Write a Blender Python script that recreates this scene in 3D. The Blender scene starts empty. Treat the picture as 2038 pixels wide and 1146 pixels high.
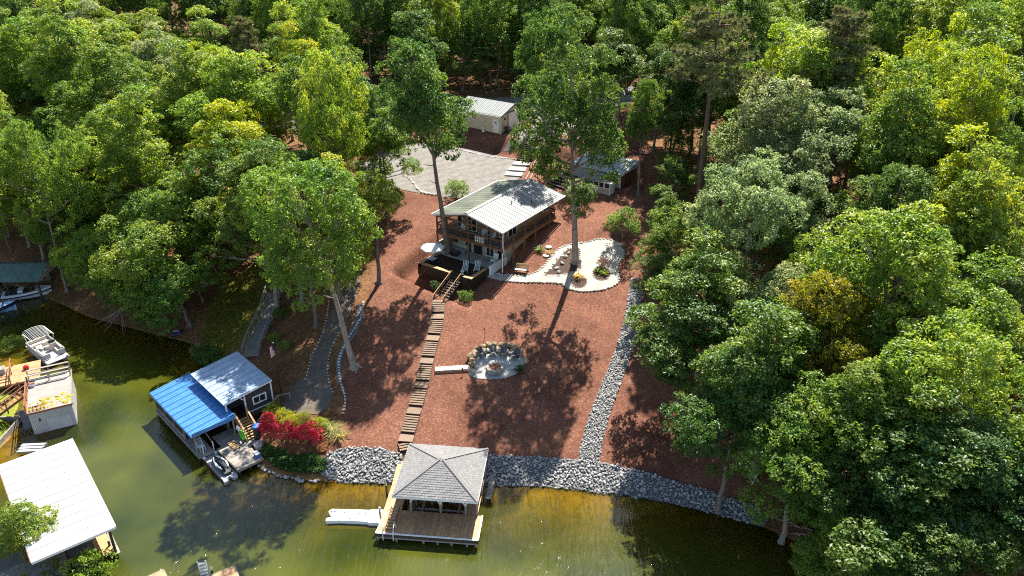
import bpy, math, random
import numpy as np
from mathutils import Vector, Matrix
R = math.radians
rng = random.Random(7)
NP = np.random.default_rng(11)
scene = bpy.context.scene
COL = scene.collection

# ------------------------------------------------------------------ camera, sky, sun, exposure
cam_data = bpy.data.cameras.new('camera')
cam = bpy.data.objects.new('camera', cam_data)
COL.objects.link(cam)
cam.location = (0, 0, 50)
cam.rotation_euler = (R(90-27.4), 0, 0)
cam_data.lens = 28.0
cam_data.sensor_width = 36.0
cam_data.clip_start = .5
cam_data.clip_end = 3000
scene.camera = cam
SUN_EL, SUN_AZ = R(53), R(16)          # the sun stands beyond the hill, a little to the right
world = bpy.data.worlds.new('World')
scene.world = world
world.use_nodes = True
wn = world.node_tree.nodes
wn.clear()
sky = wn.new('ShaderNodeTexSky')
sky.sky_type = 'NISHITA'
sky.sun_disc = False
sky.sun_elevation = SUN_EL
sky.sun_rotation = SUN_AZ
sky.air_density = 1.0
sky.dust_density = .6
bg = wn.new('ShaderNodeBackground')
bg.inputs['Strength'].default_value = .085
wo = wn.new('ShaderNodeOutputWorld')
world.node_tree.links.new(sky.outputs[0], bg.inputs[0])
world.node_tree.links.new(bg.outputs[0], wo.inputs[0])
sun_data = bpy.data.lights.new('sun', 'SUN')
sun_data.energy = 5.0
sun_data.angle = R(.53)
sun_data.color = (1.0, .95, .86)
sun = bpy.data.objects.new('sun', sun_data)
COL.objects.link(sun)
to_sun = Vector((math.sin(SUN_AZ)*math.cos(SUN_EL), math.cos(SUN_AZ)*math.cos(SUN_EL), math.sin(SUN_EL)))
sun.rotation_euler = (-to_sun).to_track_quat('-Z', 'Y').to_euler()
sun.location = to_sun*200
scene.view_settings.view_transform = 'Standard'
scene.view_settings.look = 'None'
scene.view_settings.gamma = 1
scene.view_settings.exposure = 1.4
scene.view_settings.use_curve_mapping = False
scene.render.engine = 'CYCLES'
scene.cycles.max_bounces = 6
scene.cycles.transparent_max_bounces = 12
scene.cycles.use_denoising = False
scene.cycles.filter_width = 1.1
scene.cycles.sample_clamp_indirect = 4

# ------------------------------------------------------------------ the lie of the land
MAIN_LAND = [(-260,150),(-112,112),(-75,100.5),(-66,96),(-60,92.5),(-54,88.5),(-47,85.5),(-42,83.5),(-37.5,81.5),(-34.5,78.5),(-33,75.5),(-31,72.5),(-29,69.5),(-27.2,65.5),(-25.6,62.0),(-23.6,59.4),(-21.6,58.2),(-17.3,57.5),(-11.1,57.2),(-1.8,56.9),(3.8,56.8),(10.1,55.8),(14.9,54.5),(19,52.9),(21.8,51.6),(24.5,49.6),(27,47.6),(29.5,45.8),(33,42.5),(37,36),(42,22),(60,-60),(700,-60),(700,800),(-700,800),(-700,150)]
NEIGHBOUR_LAND = [(-300,74),(-75,79),(-62,79.5),(-57.5,76),(-55.2,72.5),(-52.5,69.5),(-51.5,66),(-50.2,63.8),(-50.5,61.3),(-53,59),(-57,54),(-52,48),(-45,43.5),(-39.5,41.5),(-37.5,38),(-38,30),(-45,-60),(-300,-60)]
PROFILE_D = [-60,-25,-10,-4,0,1,3.2,28.5,37.4,47,60,100,160,250,700]
PROFILE_Z = [-5,-3.6,-2.2,-1.0,0,.42,1.3,7.8,9.8,11.3,12.0,13.4,17.5,25,58]
def signed_dist(x, y, poly):
    P = np.array(poly, float); Q = np.roll(P, -1, 0)
    best = np.full(x.shape, 1e18); inside = np.zeros(x.shape, bool)
    for (ax, ay), (bx, by) in zip(P, Q):
        ex, ey = bx-ax, by-ay
        t = np.clip(((x-ax)*ex+(y-ay)*ey)/(ex*ex+ey*ey), 0, 1)
        best = np.minimum(best, (x-ax-t*ex)**2+(y-ay-t*ey)**2)
        c = ((ay > y) != (by > y))
        if ey != 0: inside ^= c & (x < ex*(y-ay)/ey+ax)
    d = np.sqrt(best)
    return np.where(inside, d, -d)
def ramp(v, a, b):
    t = np.clip((v-a)/(b-a), 0, 1)
    return t*t*(3-2*t)
def ground_z(x, y):
    x = np.asarray(x, float); y = np.asarray(y, float)
    a = signed_dist(x, y, MAIN_LAND); b = signed_dist(x, y, NEIGHBOUR_LAND)
    # the hill is climbed from the front shore; the inlet on the left only cuts into it
    d = a+ramp(x, -30, -14)*np.clip(y-57.3-a, 0, None)*(a > 0)
    n = np.sin(x*.31+y*.12)*np.sin(y*.27-x*.1)
    wob = np.clip((a-6)/14, 0, 1)*np.clip((np.abs(x+2)-18)/14, 0, 1)
    za = np.interp(d, PROFILE_D, PROFILE_Z)+wob*.5*n
    za = za+2.1*ramp((x-1.2)*.5+(y-116)*.866, 0, 3.4)*(a > 0)          # bank up to the garage terrace
    hx = (x+1.11)*.833-(y-85.53)*.553; hy = (x+1.11)*.553+(y-85.53)*.833   # cut for the terrace under the house
    inside = np.minimum(np.minimum(hx+10.6, .2-hx), np.minimum(hy+6.5, 3.2-hy))
    cap = np.where(hy > 0, 7.62, 7.5+.24*hy)
    k = ramp(inside, -1.0, .2)
    za = np.where(za > cap, za+(cap-za)*k, za)
    zb = np.interp(b, [-60,-25,-10,-4,0,1.2,8,30,200], [-5,-3.6,-2.2,-1,0,.55,1.1,2.5,10])
    return np.where(a > b, za, np.where((a < 0) & (b < 0), np.maximum(za, zb), zb))


def gz(x, y):
    return float(ground_z(np.array([x]), np.array([y]))[0])

# ------------------------------------------------------------------ materials
def hexmix(a, k):
    return tuple(min(1, c*k) for c in a[:3])+(1,)

def mat(name, col, rough=.7, var=.25, scale=6., bump=.15, metal=0., spec=.4, second=None, rand=.0, stretch=None, bscale=None, attr=None, coat=0):
    """plain weathered surface: two tones mixed by noise, per-object shift, fine relief"""
    m = bpy.data.materials.new(name)
    m.use_nodes = True
    nt = m.node_tree
    N, L = nt.nodes, nt.links
    b = N['Principled BSDF']
    b.inputs['Roughness'].default_value = rough
    b.inputs['Metallic'].default_value = metal
    b.inputs['Specular IOR Level'].default_value = spec
    if coat: b.inputs['Coat Weight'].default_value = coat
    tc = N.new('ShaderNodeTexCoord')
    geo = N.new('ShaderNodeNewGeometry')
    mp = N.new('ShaderNodeMapping')
    L.new(geo.outputs['Position'], mp.inputs['Vector'])
    if stretch: mp.inputs['Scale'].default_value = stretch
    nz = N.new('ShaderNodeTexNoise')
    nz.inputs['Scale'].default_value = scale
    nz.inputs['Detail'].default_value = 5
    nz.inputs['Roughness'].default_value = .62
    L.new(mp.outputs[0], nz.inputs['Vector'])
    rp = N.new('ShaderNodeValToRGB')
    c2 = second if second else hexmix(col, 1+var)
    rp.color_ramp.elements[0].position = .32
    rp.color_ramp.elements[1].position = .68
    rp.color_ramp.elements[0].color = hexmix(col, 1-var if not second else 1)
    rp.color_ramp.elements[1].color = tuple(c2[:3])+(1,)
    L.new(nz.outputs['Fac'], rp.inputs[0])
    out = rp.outputs[0]
    if rand or attr:
        hv = N.new('ShaderNodeHueSaturation')
        mm = N.new('ShaderNodeMath'); mm.operation = 'MULTIPLY_ADD'
        if attr:
            at = N.new('ShaderNodeAttribute'); at.attribute_name = attr
            L.new(at.outputs['Fac'], mm.inputs[0])
        else:
            oi = N.new('ShaderNodeObjectInfo')
            L.new(oi.outputs['Random'], mm.inputs[0])
        mm.inputs[1].default_value = 2*rand
        mm.inputs[2].default_value = 1-rand
        L.new(mm.outputs[0], hv.inputs['Value'])
        L.new(out, hv.inputs['Color'])
        out = hv.outputs[0]
    L.new(out, b.inputs['Base Color'])
    if bump:
        bp = N.new('ShaderNodeBump')
        bp.inputs['Strength'].default_value = bump
        bp.inputs['Distance'].default_value = .03
        n2 = N.new('ShaderNodeTexNoise')
        n2.inputs['Scale'].default_value = bscale or scale*5
        n2.inputs['Detail'].default_value = 3
        L.new(mp.outputs[0], n2.inputs['Vector'])
        L.new(n2.outputs['Fac'], bp.inputs['Height'])
        L.new(bp.outputs[0], b.inputs['Normal'])
    return m

M = {}
def defmat(k, *a, **kw): M[k] = mat(k, *a, **kw)
defmat('deck_wood', (.16, .098, .056), .6, .22, 3, .3, rand=.14)
defmat('deck_brown', (.036, .021, .013), .65, .3, 3, .3, rand=.15)  # taken near black, so shade on the deck faces is in the colour
defmat('dock_wood', (.42, .24, .115), .6, .22, 2.5, .3, rand=.16, attr='tint')
defmat('grey_wood', (.27, .235, .20), .8, .25, 3, .3, rand=.16, attr='tint')
defmat('tan_wood', (.47, .29, .13), .6, .2, 4, .3, rand=.12)
defmat('dark_wood', (.05, .035, .028), .7, .3, 4, .3, rand=.15)
defmat('rust_wood', (.24, .10, .05), .7, .3, 4, .3, rand=.15)
defmat('cedar', (.17, .082, .036), .65, .25, 4, .25, rand=.12)
defmat('white_paint', (.78, .78, .76), .5, .06, 2, .05)
defmat('white_plastic', (.80, .79, .75), .45, .05, 2, .04)
defmat('white_roof', (.47, .46, .43), .6, .12, .5, .05, second=(.60, .60, .58), rand=.04)
defmat('pale_metal', (.245, .243, .228), .5, .14, .9, .05, metal=.0, spec=.35, rand=.10)
defmat('sage_metal', (.19, .205, .155), .45, .16, .6, .05, metal=.0, spec=.6, rand=.07)
defmat('garage_metal', (.25, .265, .25), .42, .1, 1, .05, spec=.6, rand=.05)
defmat('shed_metal', (.46, .465, .45), .45, .08, 1, .05, spec=.6, rand=.03)
defmat('blue_metal', (.06, .215, .50), .38, .15, 1, .05, spec=.7, rand=.05)
defmat('upper_blue', (.34, .43, .54), .34, .12, 1, .05, spec=.8, rand=.04)
defmat('green_metal', (.08, .14, .12), .5, .2, 1, .08, rand=.05)
defmat('taupe_siding', (.25, .20, .165), .75, .1, 2, .1, rand=.03)
defmat('bounce_tan_siding', (.42, .26, .15), .75, .1, 2, .1, rand=.03)  # house side wall tone, with bounced light put into its colour
defmat('cream_siding', (.60, .52, .37), .7, .08, 2, .08, rand=.03)
defmat('grey_siding', (.44, .44, .41), .7, .08, 2, .08, rand=.03)
defmat('mauve_siding', (.44, .37, .34), .7, .08, 2, .08, rand=.03)
defmat('dark_siding', (.055, .05, .05), .75, .2, 2, .1, rand=.06)
defmat('block_wall', (.46, .40, .32), .85, .15, 2, .15)
defmat('concrete', (.44, .41, .37), .85, .16, 1.4, .15)
defmat('white_concrete', (.40, .375, .34), .85, .12, 1.4, .15, rand=.05)
defmat('white_gravel', (.76, .73, .66), .9, .14, 16, .6, bscale=50)
defmat('slate_gravel', (.12, .125, .13), .9, .35, 9, .7, bscale=30)
defmat('glass', (.02, .025, .03), .06, .2, 1, 0, spec=.8)
defmat('screen', (.022, .022, .024), .5, .3, 2, 0)
defmat('black_metal', (.018, .018, .02), .45, .2, 3, .05)
defmat('steel', (.50, .51, .52), .35, .15, 3, .05, metal=.7)
defmat('shingle', (.20, .195, .19), .9, .14, 7, .5, bscale=60, rand=.12, attr='tint')
defmat('riprap', (.33, .315, .295), .85, .30, 3.5, .35, rand=.42, attr='tint', bscale=14)
defmat('stone', (.40, .37, .33), .85, .25, 3.5, .35, rand=.30, bscale=14)
defmat('boulder', (.31, .225, .13), .85, .3, 2.2, .4, rand=.28, bscale=12)
defmat('pale_stone', (.58, .53, .45), .85, .15, 4, .3, rand=.15, bscale=20)
defmat('edging', (.37, .335, .285), .85, .2, 4, .3, rand=.28, bscale=20)
defmat('rust', (.20, .065, .022), .7, .4, 8, .3)
defmat('ash', (.05, .045, .04), .9, .4, 8, .4)
defmat('grey_plastic', (.075, .078, .085), .5, .1, 3, .05)
defmat('green_stripe', (.10, .17, .10), .8, .1, 6, .1)
defmat('canvas', (.80, .78, .76), .8, .05, 4, .08)
defmat('moss_roof', (.30, .285, .26), .9, .2, .9, .25, second=(.235, .215, .195))
defmat('moss', (.30, .25, .02), .95, .35, 3, .6)
defmat('corrugated', (.46, .45, .42), .6, .2, 1.4, .1, second=(.56, .55, .53))
defmat('red', (.42, .02, .018), .45, .15, 4, .05)
defmat('blue', (.03, .14, .42), .45, .15, 4, .05)
defmat('pale_blue', (.36, .52, .78), .4, .1, 2, .05)
defmat('navy', (.012, .02, .06), .35, .15, 2, .05)
defmat('lime', (.13, .46, .03), .4, .1, 4, .05)
defmat('boat_white', (.74, .74, .73), .25, .05, 2, .02, spec=.6)
defmat('boat_grey', (.36, .36, .37), .5, .15, 3, .05)
defmat('beige_vinyl', (.56, .49, .41), .55, .1, 4, .08)
defmat('aluminium', (.42, .43, .44), .4, .12, 3, .05, metal=.4)
defmat('black_plastic', (.02, .022, .024), .4, .15, 3, .05)
defmat('bark', (.20, .165, .13), .95, .45, 2.2, .9, stretch=(3, 3, .5), rand=.25, bscale=9)
defmat('pale_bark', (.30, .25, .21), .95, .42, 2.2, .9, stretch=(3, 3, .5), rand=.1, bscale=9)
defmat('pine_bark', (.16, .10, .07), .95, .3, 2.2, .9, stretch=(3, 3, .5), rand=.15, bscale=9)
defmat('planter_soil', (.07, .04, .027), .95, .3, 6, .5)
defmat('stripe_red', (.5, .03, .04), .7, .1, 4, 0)

def leaf_mat(name, trans=.48, rough=.42, spec=.42):
    m = bpy.data.materials.new(name)
    m.use_nodes = True
    N, L = m.node_tree.nodes, m.node_tree.links
    N.clear()
    oi = N.new('ShaderNodeObjectInfo')
    at = N.new('ShaderNodeAttribute'); at.attribute_name = 'tint'
    mm = N.new('ShaderNodeMath'); mm.operation = 'MULTIPLY_ADD'
    mm.inputs[1].default_value = .85; mm.inputs[2].default_value = .68
    L.new(at.outputs['Fac'], mm.inputs[0])
    hm = N.new('ShaderNodeMath'); hm.operation = 'MULTIPLY_ADD'
    hm.inputs[1].default_value = -.085; hm.inputs[2].default_value = .537
    L.new(at.outputs['Fac'], hm.inputs[0])
    hv = N.new('ShaderNodeHueSaturation')
    L.new(oi.outputs['Color'], hv.inputs['Color'])
    L.new(mm.outputs[0], hv.inputs['Value'])
    L.new(hm.outputs[0], hv.inputs['Hue'])
    p = N.new('ShaderNodeBsdfPrincipled')
    p.inputs['Roughness'].default_value = rough
    p.inputs['Specular IOR Level'].default_value = spec
    L.new(hv.outputs[0], p.inputs['Base Color'])
    t = N.new('ShaderNodeBsdfTranslucent')
    h2 = N.new('ShaderNodeHueSaturation')
    h2.inputs['Value'].default_value = 1.5
    h2.inputs['Saturation'].default_value = 1.1
    h2.inputs['Hue'].default_value = .485
    L.new(hv.outputs[0], h2.inputs['Color'])
    L.new(h2.outputs[0], t.inputs['Color'])
    mx = N.new('ShaderNodeMixShader')
    mx.inputs[0].default_value = trans
    L.new(p.outputs[0], mx.inputs[1]); L.new(t.outputs[0], mx.inputs[2])
    o = N.new('ShaderNodeOutputMaterial')
    L.new(mx.outputs[0], o.inputs[0])
    return m
M['leaf'] = leaf_mat('leaf')
M['needle'] = leaf_mat('needle', .2, .6, .3)

# ------------------------------------------------------------------ builders
OFF = {}
class MB:
    """collects solids and links them as one mesh object"""
    def __init__(s): s.v, s.f, s.m, s.t = [], [], [], []
    def add(s, vs, fs, mi=0, tint=.5):
        o = len(s.v)
        s.v += [tuple(v) for v in vs]
        s.f += [tuple(i+o for i in f) for f in fs]
        s.m += [mi]*len(fs)
        s.t += [tint]*len(vs)
        return s
    def box(s, x0, x1, y0, y1, z0, z1, mi=0, tint=.5):
        vs = [(x, y, z) for z in (z0, z1) for x, y in ((x0, y0), (x1, y0), (x1, y1), (x0, y1))]
        return s.add(vs, [(3, 2, 1, 0), (4, 5, 6, 7), (0, 1, 5, 4), (1, 2, 6, 5), (2, 3, 7, 6), (3, 0, 4, 7)], mi, tint)
    def bar(s, p, q, w, h=None, mi=0, up=(0, 0, 1), tint=.5):
        p, q = Vector(p), Vector(q)
        d = (q-p).normalized()
        u = Vector(up)
        if abs(d.dot(u)) > .98: u = Vector((1, 0, 0))
        a = d.cross(u).normalized()*(w/2)
        b = a.cross(d).normalized()*((h or w)/2)
        vs = [p-a-b, p+a-b, p+a+b, p-a+b, q-a-b, q+a-b, q+a+b, q-a+b]
        return s.add(vs, [(3, 2, 1, 0), (4, 5, 6, 7), (0, 1, 5, 4), (1, 2, 6, 5), (2, 3, 7, 6), (3, 0, 4, 7)], mi, tint)
    def tube(s, pts, rads, n=8, mi=0, cap=True, tint=.5):
        pts = [Vector(p) for p in pts]
        if not hasattr(rads, '__len__'): rads = [rads]*len(pts)
        vs, fs = [], []
        for i, p in enumerate(pts):
            d = (pts[min(i+1, len(pts)-1)]-pts[max(i-1, 0)]).normalized()
            u = Vector((0, 0, 1)) if abs(d.z) < .95 else Vector((1, 0, 0))
            a = d.cross(u).normalized(); b = a.cross(d)
            for k in range(n):
                t = 2*math.pi*k/n
                vs.append(p+(a*math.cos(t)+b*math.sin(t))*rads[i])
        for i in range(len(pts)-1):
            for k in range(n):
                fs.append((i*n+k, i*n+(k+1) % n, (i+1)*n+(k+1) % n, (i+1)*n+k))
        if cap:
            fs.append(tuple(range(n))[::-1]); fs.append(tuple((len(pts)-1)*n+k for k in range(n)))
        return s.add(vs, fs, mi, tint)
    def prism(s, poly, z0, z1, mi=0, tint=.5):
        n = len(poly)
        if sum(poly[i][0]*poly[(i+1) % n][1]-poly[(i+1) % n][0]*poly[i][1] for i in range(n)) < 0: poly = poly[::-1]
        z0s = z0 if hasattr(z0, '__len__') else [z0]*n
        z1s = z1 if hasattr(z1, '__len__') else [z1]*n
        vs = [(p[0], p[1], z) for p, z in zip(poly, z0s)]+[(p[0], p[1], z) for p, z in zip(poly, z1s)]
        fs = [tuple(range(n))[::-1], tuple(range(n, 2*n))]+[(i, (i+1) % n, n+(i+1) % n, n+i) for i in range(n)]
        return s.add(vs, fs, mi, tint)
    def slab(s, a, b, c, d, t, mi=0, tint=.5):
        a, b, c, d = map(Vector, (a, b, c, d))
        n = (b-a).cross(d-a).normalized()*t
        vs = [a-n, b-n, c-n, d-n, a, b, c, d]
        return s.add(vs, [(3, 2, 1, 0), (4, 5, 6, 7), (0, 1, 5, 4), (1, 2, 6, 5), (2, 3, 7, 6), (3, 0, 4, 7)], mi, tint)
    def lathe(s, prof, c=(0, 0, 0), n=16, mi=0, tint=.5):
        vs, fs = [], []
        for r, z in prof:
            for k in range(n):
                t = 2*math.pi*k/n
                vs.append((c[0]+r*math.cos(t), c[1]+r*math.sin(t), c[2]+z))
        for i in range(len(prof)-1):
            for k in range(n):
                fs.append((i*n+k, i*n+(k+1) % n, (i+1)*n+(k+1) % n, (i+1)*n+k))
        fs.append(tuple(range(n))[::-1]); fs.append(tuple((len(prof)-1)*n+k for k in range(n)))
        return s.add(vs, fs, mi, tint)
    def rock(s, c, r, rg, mi=0, flat=.65, tint=.5):
        k = ICO
        q = Matrix.Rotation(rg.uniform(0, 6.3), 3, 'Z') @ Matrix.Rotation(rg.uniform(-.5, .5), 3, 'X')
        sx, sy, sz = rg.uniform(.75, 1.3), rg.uniform(.7, 1.05), flat*rg.uniform(.75, 1.15)
        vs = []
        for v in k[0]:
            j = rg.uniform(.78, 1.15)
            w = q @ Vector((v[0]*sx*j, v[1]*sy*j, v[2]*sz*j))
            vs.append((c[0]+w.x*r, c[1]+w.y*r, c[2]+w.z*r))
        return s.add(vs, k[1], mi, tint)
    def mesh(s, name, mats, off=(0, 0, 0), smooth=False):
        me = bpy.data.meshes.new(name)
        vs = [(v[0]-off[0], v[1]-off[1], v[2]-off[2]) for v in s.v]
        me.from_pydata(vs, [], s.f)
        for m in (mats if isinstance(mats, (list, tuple)) else [mats]):
            me.materials.append(M[m] if isinstance(m, str) else m)
        me.polygons.foreach_set('material_index', s.m)
        if len(set(s.t)) > 1 or mats in ('dock_wood', 'grey_wood', 'shingle', 'riprap'):
            at = me.attributes.new('tint', 'FLOAT', 'POINT')
            at.data.foreach_set('value', s.t)
        if smooth: me.polygons.foreach_set('use_smooth', [True]*len(me.polygons))
        me.update()
        return me
    def build(s, name, mats, parent=None, smooth=False, stuff=False, label=None):
        off = OFF.get(parent.name, (0, 0, 0)) if parent else (0, 0, 0)
        me = s.mesh(name, mats, off, smooth)
        o = bpy.data.objects.new(name, me)
        COL.objects.link(o)
        if parent:
            o.parent = parent
            OFF[o.name] = off
        if stuff: o['kind'] = 'stuff'
        if label: o['label'] = label
        return o

_t = (1+5**.5)/2
_iv = [(-1, _t, 0), (1, _t, 0), (-1, -_t, 0), (1, -_t, 0), (0, -1, _t), (0, 1, _t), (0, -1, -_t), (0, 1, -_t), (_t, 0, -1), (_t, 0, 1), (-_t, 0, -1), (-_t, 0, 1)]
_il = (1+_t*_t)**.5
ICO = ([tuple(c/_il for c in v) for v in _iv],
       [(0, 11, 5), (0, 5, 1), (0, 1, 7), (0, 7, 10), (0, 10, 11), (1, 5, 9), (5, 11, 4), (11, 10, 2), (10, 7, 6), (7, 1, 8),
        (3, 9, 4), (3, 4, 2), (3, 2, 6), (3, 6, 8), (3, 8, 9), (4, 9, 5), (2, 4, 11), (6, 2, 10), (8, 6, 7), (9, 8, 1)])

class Frame:
    """a level local frame in the world: origin and heading"""
    def __init__(s, o, deg):
        s.o, s.deg = Vector(o), deg
        a = R(deg)
        s.c, s.s = math.cos(a), math.sin(a)
    def w(s, x, y, z=0):
        return Vector((s.o.x+x*s.c-y*s.s, s.o.y+x*s.s+y*s.c, s.o.z+z))
    def g(s, x, y):
        """ground height in this frame"""
        p = s.w(x, y)
        return gz(p.x, p.y)-s.o.z
WORLD = Frame((0, 0, 0), 0)

def tag(o, label, cat, group=None):
    o['label'] = label; o['category'] = cat
    if group: o['group'] = group
    return o
def thing(name, label, cat, at=(0, 0, 0), frame=WORLD, group=None, rot=0):
    """an Empty at the thing's base; its parts are given in the frame's own coordinates"""
    o = bpy.data.objects.new(name, None)
    o.empty_display_size = .3
    COL.objects.link(o)
    o.location = frame.w(*at)
    o.rotation_euler = (0, 0, R(frame.deg+rot))
    OFF[o.name] = tuple(at)
    return tag(o, label, cat, group)
def structure(o):
    o['kind'] = 'structure'
    return o
MESH = {}
def piece(name, key, parent, loc, size, rot=(0, 0, 0)):
    """a copy of a shared unit block: boards, treads, blocks, stones"""
    if key not in MESH:
        mb = MB(); mb.box(-.5, .5, -.5, .5, -.5, .5)
        MESH[key] = mb.mesh(name, key)
    o = bpy.data.objects.new(name, MESH[key])
    COL.objects.link(o)
    off = OFF.get(parent.name, (0, 0, 0)) if parent else (0, 0, 0)
    o.location = (loc[0]-off[0], loc[1]-off[1], loc[2]-off[2])
    o.scale = size
    o.rotation_euler = rot
    if parent: o.parent = parent
    return o
STONES = {}
def stone(name, key, parent, loc, r, rot=None, flat=.6):
    k = (key, flat)
    if k not in STONES:
        STONES[k] = []
        for i in range(6):
            mb = MB(); mb.rock((0, 0, 0), 1, random.Random(i*7+3), flat=flat, tint=(i+.5)/6)
            STONES[k].append(mb.mesh(name, key))
    o = bpy.data.objects.new(name, rng.choice(STONES[k]))
    COL.objects.link(o)
    off = OFF.get(parent.name, (0, 0, 0)) if parent else (0, 0, 0)
    o.location = (loc[0]-off[0], loc[1]-off[1], loc[2]-off[2])
    o.scale = (r, r*rng.uniform(.8, 1.1), r*rng.uniform(.85, 1.1))
    o.rotation_euler = (0, 0, rng.uniform(0, 6.28) if rot is None else rot)
    if parent: o.parent = parent
    return o
def copy_thing(src, loc, rotz, label=None, scale=None):
    """a thing copied with its parts and sub-parts, mesh data shared"""
    def cp(o, par):
        c = o.copy(); COL.objects.link(c)
        if par: c.parent = par
        for ch in o.children: cp(ch, c)
        return c
    r = cp(src, None)
    r.location = loc
    r.rotation_euler = (0, 0, rotz)
    if scale: r.scale = (scale,)*3
    if label: r['label'] = label
    return r
def in_poly(x, y, poly):
    r = False
    for (ax, ay), (bx, by) in zip(poly, poly[1:]+poly[:1]):
        if (ay > y) != (by > y) and x < (bx-ax)*(y-ay)/(by-ay)+ax: r = not r
    return r
def xy(pts): return [(p[0], p[1]) for p in pts]
def resample(pts, step):
    """points every step metres along a plan polyline"""
    out, need = [tuple(pts[0][:2])], step
    for a, b in zip(pts[:-1], pts[1:]):
        d = math.hypot(b[0]-a[0], b[1]-a[1]); s = 0
        while d-s >= need:
            s += need; need = step
            out.append((a[0]+(b[0]-a[0])*s/d, a[1]+(b[1]-a[1])*s/d))
        need -= d-s
    return out
def smooth_line(pts, closed=False, k=2):
    pts = [tuple(p[:2]) for p in pts]
    for _ in range(k):
        q = []
        n = len(pts)
        for i in range(n if closed else n-1):
            a, b = pts[i], pts[(i+1) % n]
            q += [(a[0]*.75+b[0]*.25, a[1]*.75+b[1]*.25), (a[0]*.25+b[0]*.75, a[1]*.25+b[1]*.75)]
        pts = q if closed else [pts[0]]+q+[pts[-1]]
    return pts
def drape(name, poly, lift, m, step=.5, parent=None, skirt=.12, holes=()):
    """a sheet that lies on the ground inside a plan outline"""
    import bmesh
    bm = bmesh.new()
    bm.faces.new([bm.verts.new((x, y, 0)) for x, y in poly])
    x0, x1 = min(p[0] for p in poly), max(p[0] for p in poly)
    y0, y1 = min(p[1] for p in poly), max(p[1] for p in poly)
    x = x0+step
    while x < x1:
        bmesh.ops.bisect_plane(bm, geom=bm.verts[:]+bm.edges[:]+bm.faces[:], plane_co=(x, 0, 0), plane_no=(1, 0, 0)); x += step
    y = y0+step
    while y < y1:
        bmesh.ops.bisect_plane(bm, geom=bm.verts[:]+bm.edges[:]+bm.faces[:], plane_co=(0, y, 0), plane_no=(0, 1, 0)); y += step
    if holes:
        bmesh.ops.delete(bm, geom=[f for f in bm.faces if any(in_poly(f.calc_center_median().x, f.calc_center_median().y, h) for h in holes)], context='FACES')
    vs = bm.verts[:]
    zs = ground_z(np.array([v.co.x for v in vs]), np.array([v.co.y for v in vs]))
    for v, z in zip(vs, zs): v.co.z = z+lift
    edges = [e for e in bm.edges if e.is_boundary]
    r = bmesh.ops.extrude_edge_only(bm, edges=edges)
    for g in r['geom']:
        if isinstance(g, bmesh.types.BMVert): g.co.z -= lift+skirt
    bmesh.ops.recalc_face_normals(bm, faces=bm.faces[:])
    me = bpy.data.meshes.new(name); bm.to_mesh(me); bm.free()
    me.materials.append(M[m])
    o = bpy.data.objects.new(name, me); COL.objects.link(o)
    if parent:
        o.parent = parent
    return o

# ------------------------------------------------------------------ ground, lake
MULCH = xy([(-16.59, 89.38, 8.43), (-16.75, 84.21, 7.22), (-16.85, 78.34, 5.75), (-18.18, 75.24, 4.84), (-18.53, 72.06, 4.06), (-17.54, 68.1, 3.22), (-16.6, 65.5, 2.58), (-16.9, 63.05, 1.95), (-18, 60.71, 1.34), (-18.11, 59.95, 1.06), (-15.28, 60.18, 1.17), (-10.46, 59.89, 1.1), (-2.8, 59.46, 1.03), (6.19, 59.01, 1.04), (13.02, 57.28, 0.89), (18.9, 54.57, 0.63), (21.09, 54.52, 0.96), (20.26, 59.07, 2.07), (18.61, 62.72, 2.8), (17.7, 65.93, 3.5), (16.73, 69.32, 4.26), (16.32, 73.62, 5.31), (16.65, 79.81, 6.89), (17.98, 84.96, 8.18), (20.67, 90.53, 9.61), (20.55, 97.64, 10.78), (23.27, 106.81, 13.88)])+[(20,112),(21,122),(12,117),(3.5,124),(-9.5,128),(-9.2,121.3),(-16,117.5),(-18,106),(-16,101),(-19,96)]
MOSS = xy([(-37.87, 92.44, 3.04), (-33.56, 96.28, 4.11), (-28.49, 86.57, 3.24), (-31.56, 79.25, 1.2), (-34.93, 78.1, -0.14), (-37.82, 83.54, 0.71)])
LAWN = [(-300,78),(-56,78),(-51.5,69.5),(-50.2,62),(-53,58),(-300,50)]

def axis(lo, a, b, hi, fine, grow=1.16):
    mid = list(np.arange(a, b+1e-6, fine))
    l, r = [], []
    s, v = fine, a
    while v > lo: s *= grow; v -= s; l.append(v)
    s, v = fine, b
    while v < hi: s *= grow; v += s; r.append(v)
    return np.array(l[::-1]+mid+r)
def sheet(name, X, Y, zf, m, attrs):
    gx, gy = np.meshgrid(X, Y)
    z = zf(gx, gy)
    nx, ny = len(X), len(Y)
    co = np.stack([gx, gy, z], -1).reshape(-1, 3).astype('f4')
    i = np.arange(nx*ny).reshape(ny, nx)
    q = np.stack([i[:-1, :-1], i[:-1, 1:], i[1:, 1:], i[1:, :-1]], -1).reshape(-1, 4)
    me = bpy.data.meshes.new(name)
    me.vertices.add(len(co)); me.vertices.foreach_set('co', co.ravel())
    me.loops.add(q.size); me.loops.foreach_set('vertex_index', q.ravel().astype('i4'))
    me.polygons.add(len(q)); me.polygons.foreach_set('loop_start', np.arange(0, q.size, 4, dtype='i4'))
    me.polygons.foreach_set('use_smooth', np.ones(len(q), bool))
    for k, fn in attrs.items():
        at = me.attributes.new(k, 'FLOAT', 'POINT'); at.data.foreach_set('value', fn(gx, gy, z).ravel().astype('f4'))
    me.materials.append(m)
    me.update(); me.validate()
    o = bpy.data.objects.new(name, me); COL.objects.link(o)
    return structure(o)

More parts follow.
